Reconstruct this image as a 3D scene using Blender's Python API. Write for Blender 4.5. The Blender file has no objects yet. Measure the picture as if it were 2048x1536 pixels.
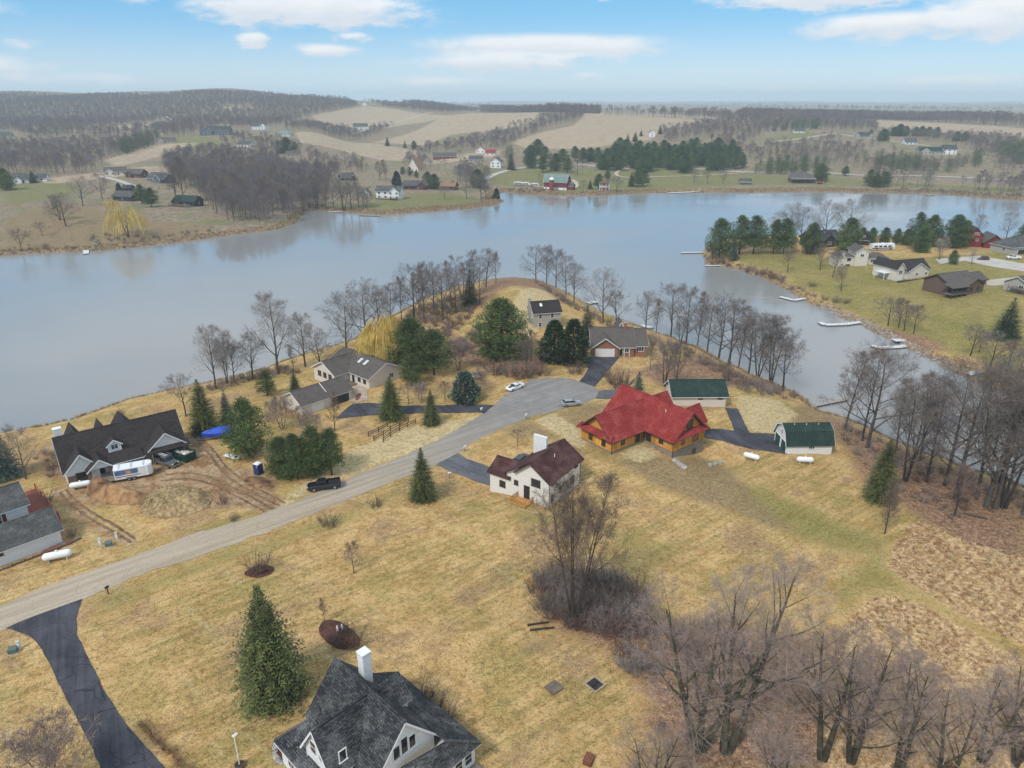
import bpy, math, random
import numpy as np
from mathutils import Vector, geometry

# ------------------------------------------------------------------ camera
F = 1422.0                                   # focal length in photograph pixels
PITCH = math.atan(569.0 / F)
CAMH = 64.0
SC = bpy.context.scene
COL = SC.collection
cam_d = bpy.data.cameras.new("camera")
cam_d.sensor_width = 36.0
cam_d.lens = 36.0 * F / 2048.0
cam_d.clip_start = 0.5
cam_d.clip_end = 60000.0
cam = bpy.data.objects.new("camera", cam_d)
cam.location = (0, 0, CAMH)
cam.rotation_euler = (math.pi / 2 - PITCH, 0, 0)
COL.objects.link(cam)
SC.camera = cam
SP, CP = math.sin(PITCH), math.cos(PITCH)

# ------------------------------------------------------------------ sun, sky, exposure
SUN_EL, SUN_AZ = math.radians(48), math.radians(215)      # azimuth clockwise from +Y
sun_d = bpy.data.lights.new("sun", 'SUN')
sun_d.energy = 1.5
sun_d.angle = math.radians(10)
sun_d.color = (1.0, 0.95, 0.88)
sun = bpy.data.objects.new("sun", sun_d)
sv = Vector((math.sin(SUN_AZ) * math.cos(SUN_EL), math.cos(SUN_AZ) * math.cos(SUN_EL), math.sin(SUN_EL)))
sun.rotation_euler = sv.to_track_quat('Z', 'Y').to_euler()
COL.objects.link(sun)
SC.view_settings.view_transform = 'Standard'
SC.view_settings.look = 'None'
SC.view_settings.gamma = 1.0
SC.view_settings.use_curve_mapping = False
SC.view_settings.exposure = 0.85
SC.cycles.use_denoising = True
SC.cycles.max_bounces = 5
SC.cycles.diffuse_bounces = 2
SC.cycles.glossy_bounces = 2
SC.cycles.transmission_bounces = 2
SC.cycles.transparent_max_bounces = 6
SC.cycles.volume_bounces = 1
SC.cycles.caustics_reflective = False
SC.cycles.caustics_refractive = False
SC.cycles.sample_clamp_indirect = 4.0


class NT:
    """small helper to write node trees"""
    def __init__(self, tree):
        self.t = tree

    def n(self, kind, ins=None, **attrs):
        nd = self.t.nodes.new(kind)
        for k, v in attrs.items():
            setattr(nd, k, v)
        for k, v in (ins or {}).items():
            self.set(nd.inputs[k], v)
        return nd

    def set(self, sock, v):
        if isinstance(v, bpy.types.NodeSocket):
            self.t.links.new(v, sock)
        elif isinstance(v, bpy.types.Node):
            self.t.links.new(v.outputs[0], sock)
        else:
            sock.default_value = v

    def m(self, op, a, b=0.0, c=0.0, clamp=False):
        nd = self.n('ShaderNodeMath', {0: a, 1: b, 2: c}, operation=op)
        nd.use_clamp = clamp
        return nd.outputs[0]

    def vm(self, op, a, b=(0, 0, 0)):
        nd = self.n('ShaderNodeVectorMath', {0: a, 1: b}, operation=op)
        return nd.outputs[1] if op in ('LENGTH', 'DOT_PRODUCT', 'DISTANCE') else nd.outputs[0]

    def mix(self, f, a, b, blend='MIX'):
        nd = self.t.nodes.new('ShaderNodeMix')
        nd.data_type = 'RGBA'
        nd.blend_type = blend
        for s, v in ((nd.inputs[0], f), (nd.inputs[6], a), (nd.inputs[7], b)):
            if isinstance(v, tuple) and len(v) == 3:
                v = v + (1.0,)
            self.set(s, v)
        return nd.outputs[2]

    def ss(self, x, lo, hi):
        nd = self.n('ShaderNodeMapRange', {0: x, 1: lo, 2: hi, 3: 0.0, 4: 1.0}, interpolation_type='SMOOTHSTEP')
        return nd.outputs[0]

    def noise(self, vec, scale, detail=3.0, rough=0.55, dist=0.0):
        nd = self.n('ShaderNodeTexNoise', {'Vector': vec, 'Scale': scale, 'Detail': detail, 'Roughness': rough, 'Distortion': dist})
        return nd.outputs[0]


world = bpy.data.worlds.new("World")
SC.world = world
world.use_nodes = True
wt = world.node_tree
wt.nodes.clear()
W = NT(wt)
dirv = W.n('ShaderNodeTexCoord').outputs['Generated']
sep = W.n('ShaderNodeSeparateXYZ', {0: dirv})
sky = W.n('ShaderNodeTexSky', sky_type='NISHITA')
sky.sun_disc = False
sky.sun_elevation = SUN_EL
sky.sun_rotation = SUN_AZ
sky.altitude = 300
sky.air_density = 1.0
sky.dust_density = 0.3
sky.ozone_density = 3.0
dx, dy, dz = sep.outputs
az = W.m('ARCTAN2', dx, dy)
el = W.m('ARCSINE', dz)
flat = W.n('ShaderNodeCombineXYZ', {0: az, 1: el, 2: 0.0}).outputs[0]
# cumulus banks, placed by bearing and elevation; edges broken up by noise
stretch = W.n('ShaderNodeCombineXYZ', {0: W.m('MULTIPLY', az, 26.0), 1: W.m('MULTIPLY', el, 75.0), 2: 0.0}).outputs[0]
nz = W.noise(stretch, 1.0, 8.0, 0.62)
nzb = W.noise(stretch, 0.33, 4.0, 0.5)
warp = W.n('ShaderNodeCombineXYZ', {0: W.m('MULTIPLY', W.m('SUBTRACT', nzb, 0.5), 0.10), 1: W.m('MULTIPLY', W.m('SUBTRACT', nz, 0.5), 0.018), 2: 0.0}).outputs[0]
fw = W.vm('ADD', flat, warp)
CLOUDS = [(330, 10, 420, 34, 1.0), (640, 42, 270, 40, 1.0), (545, 95, 44, 16, .95), (672, 113, 70, 16, .8), (715, 88, 40, 11, .7), (1080, 105, 300, 30, 1.0),
          (1000, 132, 230, 22, .8), (1180, 156, 50, 9, .6), (1640, 30, 250, 26, 1.0), (1760, 12, 170, 30, 1.0), (1760, 80, 180, 28, 1.0), (1960, 72, 190, 42, 1.0),
          (1200, 18, 34, 13, .95), (30, 150, 75, 26, .55), (190, 168, 120, 16, .45), (880, 168, 150, 17, .5), (80, 112, 40, 8, .4), (1530, 182, 60, 10, .4),
          (1920, 170, 150, 16, .45), (-350, 60, 260, 40, 1.0), (2500, 90, 300, 36, 1.0), (-600, 130, 200, 20, .8), (2350, 20, 200, 30, .9)]
cover = None
shade = None
for (cx, cy, rx, ry, s) in CLOUDS:
    a0, e0 = math.atan((cx - 1024) / 1525.0), (199 - cy) / 1535.0
    q = W.vm('MULTIPLY', W.vm('SUBTRACT', fw, (a0, e0, 0)), (1525.0 / rx, 1535.0 / ry, 0))
    ln = W.vm('LENGTH', q)
    mk_ = W.m('MULTIPLY', W.m('SUBTRACT', 1.0, ln), s)
    cover = mk_ if cover is None else W.m('MAXIMUM', cover, mk_)
    up = W.n('ShaderNodeSeparateXYZ', {0: q}).outputs[1]
    sh = W.m('MULTIPLY', W.ss(mk_, -0.2, 0.3), W.ss(up, -0.5, 0.5))
    shade = sh if shade is None else W.m('MAXIMUM', shade, sh)
cover = W.ss(W.m('ADD', cover, W.m('MULTIPLY', W.m('SUBTRACT', nz, 0.5), 1.15)), -0.03, 0.55)
# cloud deck higher up, above the frame: same weather goes on over the whole sky
plane = W.vm('DIVIDE', dirv, W.n('ShaderNodeCombineXYZ', {0: W.m('ADD', W.m('ABSOLUTE', dz), 0.12), 1: W.m('ADD', W.m('ABSOLUTE', dz), 0.12), 2: 1.0}).outputs[0])
deck = W.noise(plane, 1.1, 6.0, 0.6)
deck = W.m('MULTIPLY', W.ss(deck, 0.34, 0.58), W.ss(el, 0.14, 0.30))
cloudiness = W.m('MAXIMUM', cover, W.m('MULTIPLY', deck, 0.9))
greys = W.m('MAXIMUM', shade, W.m('MULTIPLY', deck, W.m('SUBTRACT', nz, 0.1)))
ccol = W.mix(W.m('ADD', W.m('MULTIPLY', greys, 0.75), W.m('MULTIPLY', nz, 0.35), clamp=True), (4.0, 4.25, 4.65), (5.6, 5.6, 5.55))
ccol = W.mix(W.m('MULTIPLY', deck, W.ss(el, .14, .3)), ccol, W.mix(nz, (4.7, 5.0, 5.3), (6.5, 6.5, 6.4)))
# low air whitens the sky towards the horizon
low = W.ss(el, 0.11, -0.005)
bl = W.mix(W.m('MULTIPLY', low, 0.75), (.40, 2.3, 4.3), (3.9, 4.45, 4.9))
base = W.mix(0.75, sky.outputs[0], bl)
base = W.mix(W.ss(el, -0.12, -0.02), (2.5, 2.6, 2.7), base)
skycol = W.mix(W.m('MULTIPLY', cloudiness, 0.93), base, ccol)
bg = W.n('ShaderNodeBackground', {'Color': skycol, 'Strength': 0.1})
W.n('ShaderNodeOutputWorld', {0: bg})
world.cycles.sampling_method = 'MANUAL'
world.cycles.sample_map_resolution = 512

# ------------------------------------------------------------------ photograph pixel <-> place
def ray(px, py):
    v = py - 768.0
    return ((px - 1024.0), F * CP - v * SP, -F * SP - v * CP)

def P(px, py, z):
    """point of the horizontal plane z seen at a pixel"""
    d = ray(px, py)
    t = (z - CAMH) / d[2]
    return Vector((d[0] * t, d[1] * t, z))

def proj(x, y, z):
    q = (y * CP - (z - CAMH) * SP)
    return 1024 + F * x / q, 768 - F * (y * SP + (z - CAMH) * CP) / q

# ------------------------------------------------------------------ noise on arrays
def _hash(ix, iy, s):
    h = (ix.astype(np.int64) * 374761393 + iy.astype(np.int64) * 668265263 + s * 982451653) & 0x7fffffff
    h = ((h ^ (h >> 13)) * 1274126177) & 0x7fffffff
    return ((h ^ (h >> 16)) & 0xffff) / 65535.0

def vnoise(x, y, s=0):
    ix, iy = np.floor(x), np.floor(y)
    fx, fy = x - ix, y - iy
    fx, fy = fx * fx * (3 - 2 * fx), fy * fy * (3 - 2 * fy)
    a, b = _hash(ix, iy, s), _hash(ix + 1, iy, s)
    c, d = _hash(ix, iy + 1, s), _hash(ix + 1, iy + 1, s)
    return (a + (b - a) * fx) * (1 - fy) + (c + (d - c) * fx) * fy

def fbm(x, y, s=0, o=4):
    r, a, t = 0, 1.0, 0
    for k in range(o):
        r = r + a * vnoise(x * 2 ** k, y * 2 ** k, s + k)
        t += a
        a *= 0.5
    return r / t

def sdist(poly, X, Y):
    """signed distance to a closed polygon, positive inside"""
    P_ = np.asarray(poly, float)
    d2 = np.full(X.shape, 1e18)
    ins = np.zeros(X.shape, bool)
    for (x0, y0), (x1, y1) in zip(P_, np.roll(P_, -1, 0)):
        ex, ey = x1 - x0, y1 - y0
        L = ex * ex + ey * ey + 1e-9
        t = np.clip(((X - x0) * ex + (Y - y0) * ey) / L, 0, 1)
        d2 = np.minimum(d2, (X - x0 - t * ex) ** 2 + (Y - y0 - t * ey) ** 2)
        if y0 != y1:
            c = ((y0 > Y) != (y1 > Y)) & (X < (x1 - x0) * (Y - y0) / (y1 - y0) + x0)
            ins ^= c
    return np.where(ins, 1, -1) * np.sqrt(d2)

# ------------------------------------------------------------------ terrain
WZ = -6.0                                     # lake level
SH_NEAR = [(-420, 950), (-200, 900), (0, 870), (100, 855), (185, 831), (250, 806), (330, 787), (400, 774), (470, 757), (520, 743), (560, 728), (600, 716),
           (645, 702), (700, 686), (745, 660), (790, 632), (840, 606), (890, 586), (940, 572), (985, 564), (1030, 561), (1075, 566), (1110, 578), (1140, 594),
           (1165, 610), (1205, 632), (1250, 648), (1300, 664), (1350, 682), (1400, 700), (1440, 722), (1500, 752), (1560, 776), (1600, 792), (1622, 808),
           (1640, 826), (1690, 842), (1744, 860), (1780, 880), (1854, 912), (1900, 920), (1930, 938), (1974, 951), (2019, 966), (2060, 984), (2300, 1060)]
SH_EAST = [(1406, 504), (1413, 529), (1478, 539), (1534, 560), (1582, 584), (1610, 601), (1651, 618), (1686, 636), (1720, 648), (1755, 667), (1789, 684),
           (1824, 701), (1893, 739), (1928, 753), (1980, 772), (2060, 805), (2400, 900)]
SH_EAST2 = [(2500, 486), (2048, 480), (1900, 478), (1700, 475), (1583, 474), (1500, 474), (1440, 482), (1415, 494)]
SH_FAR = [(-600, 560), (-250, 530), (0, 511), (101, 505), (203, 501), (305, 490), (381, 481), (457, 471), (520, 463), (551, 460), (590, 446), (602, 430), (619, 417),
          (657, 423), (698, 425), (764, 429), (830, 425), (906, 420), (957, 415), (995, 409), (1004, 403), (993, 393), (994, 385), (1010, 383), (1038, 387), (1089, 390), (1190, 391),
          (1292, 386), (1381, 385), (1500, 385), (1607, 383), (1733, 385), (1875, 387), (1955, 394), (2048, 401), (2500, 425)]
w2 = lambda L: [tuple(P(a, b, WZ)[:2]) for a, b in L]
POLY_NEAR = w2(SH_NEAR) + [(400, 60), (500, -200), (-500, -200), (-350, 60)]
POLY_EAST = w2(SH_EAST) + [(900, 160), (900, 330)] + w2(SH_EAST2)
POLY_FAR = w2(SH_FAR) + [(9000, 500), (40000, 900), (40000, 40000), (-40000, 40000), (-40000, 500), (-2000, 250)]

# columns of far relief: ground line seen at (distance, pixel row)
RELIEF = {
    -500: [(330, 470), (420, 425), (600, 362), (850, 302), (1100, 268), (1500, 236), (2400, 176), (2900, 176)],
    0: [(330, 470), (420, 425), (600, 358), (850, 302), (1100, 268), (1500, 242), (2300, 186), (2800, 186)],
    230: [(400, 440), (500, 395), (620, 350), (850, 300), (1050, 268), (1500, 240), (2300, 190), (2800, 190)],
    435: [(400, 440), (520, 395), (700, 340), (850, 298), (1000, 263), (1400, 243), (2300, 182), (2700, 182)],
    600: [(420, 440), (520, 400), (700, 340), (880, 292), (1050, 262), (1400, 245), (2200, 193), (2600, 195)],
    720: [(460, 425), (560, 386), (700, 342), (880, 303), (1100, 280), (1500, 243), (1900, 214), (2300, 200), (2700, 202)],
    830: [(480, 420), (560, 388), (700, 342), (900, 308), (1150, 275), (1500, 240), (1800, 219), (2300, 207), (2600, 212)],
    950: [(520, 408), (600, 372), (720, 335), (900, 300), (1150, 265), (1450, 226), (1900, 226), (2500, 216)],
    1100: [(560, 388), (610, 372), (740, 332), (860, 300), (1000, 272), (1250, 240), (1400, 224), (1800, 228), (2500, 226)],
    1300: [(580, 384), (640, 368), (750, 336), (850, 303), (1000, 270), (1250, 238), (1400, 229), (1800, 234), (2500, 226)],
    1600: [(590, 382), (640, 366), (720, 345), (800, 312), (1050, 262), (1250, 246), (1500, 236), (2000, 234), (2600, 224)],
    1850: [(590, 384), (680, 350), (760, 328), (850, 300), (1000, 272), (1250, 250), (1450, 240), (2000, 244), (2800, 226)],
    2600: [(590, 400), (680, 355), (760, 328), (850, 300), (1000, 272), (1250, 250), (1450, 240), (2000, 244), (2800, 226)],
}
def smin(a, b, k):
    h = np.clip(0.5 + 0.5 * (b - a) / k, 0, 1)
    return b * (1 - h) + a * h - k * h * (1 - h)

def relief(X, Y):
    S = X / np.maximum(Y, 1)
    ks = sorted(RELIEF)
    cs = [(k - 1024) / 1512.0 for k in ks]
    Zs = []
    for k in ks:
        L = RELIEF[k]
        ds = [d for d, _ in L]
        zs = []
        for d, py in L:
            r = ray(k, py)
            zs.append(CAMH + r[2] / r[1] * d)
        zl = zs[-1]
        ds += [4000, 6000, 9000, 14000, 20000]
        zs += [zl * .35 + 12, 12, 10, 5, 0]
        Zs.append(np.interp(np.log(np.maximum(Y, 50)), np.log(ds), zs))
    out = Zs[0].copy()
    for i in range(len(ks) - 1):
        t = np.clip((S - cs[i]) / (cs[i + 1] - cs[i]), 0, 1)
        t = t * t * (3 - 2 * t)
        sel = S >= cs[i]
        out = np.where(sel, Zs[i] * (1 - t) + Zs[i + 1] * t, out)
    wob = np.clip((Y - 500) / 1200, 0, 1)
    out = out + wob * (fbm(X / 160, Y / 160, 5) - .5) * 7
    out = out + np.clip((Y - 1700) / 600, 0, 1) * np.clip((3200 - Y) / 500, 0, 1) * (fbm(X / 260, Y / 400, 17, 3) - .5) * 34
    farw = np.clip((Y - 2600) / 2500, 0, 1)
    out = out + farw * (fbm(X / 1500, Y / 900, 9, 5) - .45) * 95
    return out

def grow(a, step, end, g):
    out = [a]
    while out[-1] < end:
        out.append(out[-1] + step)
        step *= g
    return out

gx = grow(125, 1.0, 14000, 1.030)
xs = np.array([-(v) for v in reversed(grow(95, 1.0, 14000, 1.030))] + list(np.arange(-94, 125, 1.0)) + gx)
ys = np.array(list(np.arange(18, 215, 1.0)) + grow(215, 1.0, 14000, 1.021))
GX, GY = np.meshgrid(xs, ys)
GZ = np.full(GX.shape, WZ - 3.0)
SD = {}
for nm, poly in (("near", POLY_NEAR), ("east", POLY_EAST), ("far", POLY_FAR)):
    SD[nm] = sdist(poly, GX, GY)
warp_n = (fbm(GX / 7, GY / 7, 21) - .5) * 2.2
# home peninsula
d = SD["near"] + warp_n
top = 6.0 + (fbm(GX / 40, GY / 40, 3) - .5) * 1.0
zn = WZ + np.where(d > 0, np.minimum(d * .28, .8) + top * (1 - np.exp(-np.maximum(d, 0) / 17.0)) * .93, d * .25)
hc = P(1030, 600, 1.0)
zn = zn + 5.6 * np.exp(-(((GX - hc[0]) / 22) ** 2 + ((GY - hc[1] + 4) / 34) ** 2))
for (bx_, by_, br_, bd_) in ((40.5, 126.0, 8.0, -2.3), (-7.0, 111.0, 6.0, -1.3)):
    zn = zn + bd_ * np.exp(-(((GX - bx_) ** 2 + (GY - by_) ** 2) / br_ ** 2))
zn = np.where(d > 0, zn, np.maximum(WZ + d * .25, WZ - 3))
# east shore
de = SD["east"] + warp_n
ze = WZ + np.where(de > 0, np.minimum(de * .3, .9) + 6.2 * (1 - np.exp(-np.maximum(de, 0) / 38.0)) + (fbm(GX / 50, GY / 50, 4) - .5) * 1.2 * np.clip(de / 20, 0, 1), np.maximum(de * .25, -3))
# far shore
df = SD["far"] + warp_n * np.clip(GY / 300, 1, 4)
zr = relief(GX, GY)
bank = WZ + np.minimum(np.maximum(df, 0) * .25, 1.0) + np.maximum(df, 0) * .13
zf = np.where(df > 0, np.maximum(smin(zr, bank, 3.0), WZ + np.minimum(df * .25, .8)), np.maximum(WZ + df * .25, WZ - 3))
GZ = np.maximum(np.maximum(zn, ze), zf)

def hz(x, y):
    i = min(max(int(np.searchsorted(xs, x)) - 1, 0), len(xs) - 2)
    j = min(max(int(np.searchsorted(ys, y)) - 1, 0), len(ys) - 2)
    tx = min(max((x - xs[i]) / (xs[i + 1] - xs[i]), 0), 1)
    ty = min(max((y - ys[j]) / (ys[j + 1] - ys[j]), 0), 1)
    return float((GZ[j, i] * (1 - tx) + GZ[j, i + 1] * tx) * (1 - ty) + (GZ[j + 1, i] * (1 - tx) + GZ[j + 1, i + 1] * tx) * ty)

_T = np.concatenate([np.arange(30, 400, 1.0), np.geomspace(400, 14000, 900)])
def hz_many(X, Y):
    i = np.clip(np.searchsorted(xs, X) - 1, 0, len(xs) - 2)
    j = np.clip(np.searchsorted(ys, Y) - 1, 0, len(ys) - 2)
    tx = np.clip((X - xs[i]) / (xs[i + 1] - xs[i]), 0, 1)
    ty = np.clip((Y - ys[j]) / (ys[j + 1] - ys[j]), 0, 1)
    return (GZ[j, i] * (1 - tx) + GZ[j, i + 1] * tx) * (1 - ty) + (GZ[j + 1, i] * (1 - tx) + GZ[j + 1, i + 1] * tx) * ty

def G(px, py):
    """place on the ground seen at a pixel"""
    r = ray(px, py)
    X, Y, Z = r[0] / r[1] * _T, _T, CAMH + r[2] / r[1] * _T
    dz_ = Z - hz_many(X, Y)
    k = np.nonzero(dz_ < 0)[0]
    if len(k) == 0:
        k = [len(_T) - 1]
    k = max(k[0], 1)
    a, b = dz_[k - 1], dz_[k]
    t = a / (a - b) if a != b else 0
    y = _T[k - 1] + (_T[k] - _T[k - 1]) * t
    x = r[0] / r[1] * y
    return Vector((x, y, hz(x, y)))

def height_at(p, py):
    """height above p at which the pixel row py passes over that place"""
    r = ray(1024, py)
    return CAMH + r[2] / r[1] * p[1] - p[2]

# ------------------------------------------------------------------ helpers: objects and materials
LABELS = {}
def tag(o, label, cat, group=None, kind=None):
    o["label"] = label
    o["category"] = cat
    if group:
        o["group"] = group
    if kind:
        o["kind"] = kind
    return o

def mesh(name, V, Fc, mats=None, midx=None, smooth=False, uv=None):
    me = bpy.data.meshes.new(name)
    me.from_pydata([tuple(v) for v in V], [], Fc)
    for m_ in (mats if isinstance(mats, (list, tuple)) else [mats]):
        if m_ is not None:
            me.materials.append(m_)
    if midx is not None:
        me.polygons.foreach_set("material_index", midx)
    if smooth:
        me.polygons.foreach_set("use_smooth", [True] * len(me.polygons))
    if uv is not None:
        L = me.uv_layers.new(name="UVMap")
        L.data.foreach_set("uv", [c for q in uv for c in q])
    me.update()
    return me

def obj(name, me, parent=None, loc=None, rotz=0.0, scale=None):
    o = bpy.data.objects.new(name, me)
    COL.objects.link(o)
    if parent is not None:
        o.parent = parent
    if loc is not None:
        o.location = loc
    if rotz:
        o.rotation_euler = (0, 0, rotz)
    if scale is not None:
        o.scale = scale if isinstance(scale, (tuple, list)) else (scale,) * 3
    return o

def empty(name, loc, rotz=0.0, scale=None):
    o = obj(name, None, None, loc, rotz, scale)
    o.empty_display_size = 0.3
    return o

def mk(name, V, Fc, mat, parent=None, smooth=False, uv=None):
    return obj(name, mesh(name, V, Fc, mat, smooth=smooth, uv=uv), parent)

MATS = {}
def M(name, col=(.5, .5, .5), rough=.75, var=.12, scale=6.0, bump=0.0, metal=0.0, spec=.4, obj_var=0.0, tint=None, coat=0.0, world_co=False):
    """plain material with uneven colour; obj_var shifts value from object to object"""
    if name in MATS:
        return MATS[name]
    m_ = bpy.data.materials.new(name)
    m_.use_nodes = True
    t = m_.node_tree
    t.nodes.clear()
    n = NT(t)
    tc = n.n('ShaderNodeNewGeometry').outputs['Position'] if world_co else n.n('ShaderNodeTexCoord').outputs['Object']
    nz_ = n.noise(tc, scale, 5.0, .6)
    nz2 = n.noise(tc, scale * .17, 2.0, .5)
    f_ = n.m('ADD', n.m('MULTIPLY', nz_, .65), n.m('MULTIPLY', nz2, .35))
    lo = tuple(max(0, c * (1 - var * 1.6)) for c in col)
    hi = tuple(min(1, c * (1 + var * 1.6)) for c in (tint or col))
    c_ = n.mix(n.ss(f_, .3, .7), lo, hi)
    if obj_var:
        rnd = n.n('ShaderNodeObjectInfo').outputs['Random']
        hsv = n.n('ShaderNodeHueSaturation', {'Hue': n.m('ADD', .5, n.m('MULTIPLY', n.m('SUBTRACT', rnd, .5), obj_var * .10)),
                                              'Value': n.m('ADD', 1 - obj_var, n.m('MULTIPLY', n.m('FRACT', n.m('MULTIPLY', rnd, 7.3)), obj_var * 2)), 'Color': c_})
        c_ = hsv.outputs[0]
    b = n.n('ShaderNodeBsdfPrincipled', {'Base Color': c_, 'Roughness': rough, 'Metallic': metal, 'Specular IOR Level': spec})
    if coat:
        b.inputs['Coat Weight'].default_value = coat
        b.inputs['Coat Roughness'].default_value = .08
    if bump:
        n.set(b.inputs['Normal'], n.n('ShaderNodeBump', {'Strength': bump, 'Distance': .05, 'Height': nz_}))
    n.n('ShaderNodeOutputMaterial', {0: b})
    MATS[name] = m_
    return m_

# ------------------------------------------------------------------ ground zones (photograph outlines laid on the terrain)
def gpoly(L):
    return [tuple(G(a, b)[:2]) for a, b in L]

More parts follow.
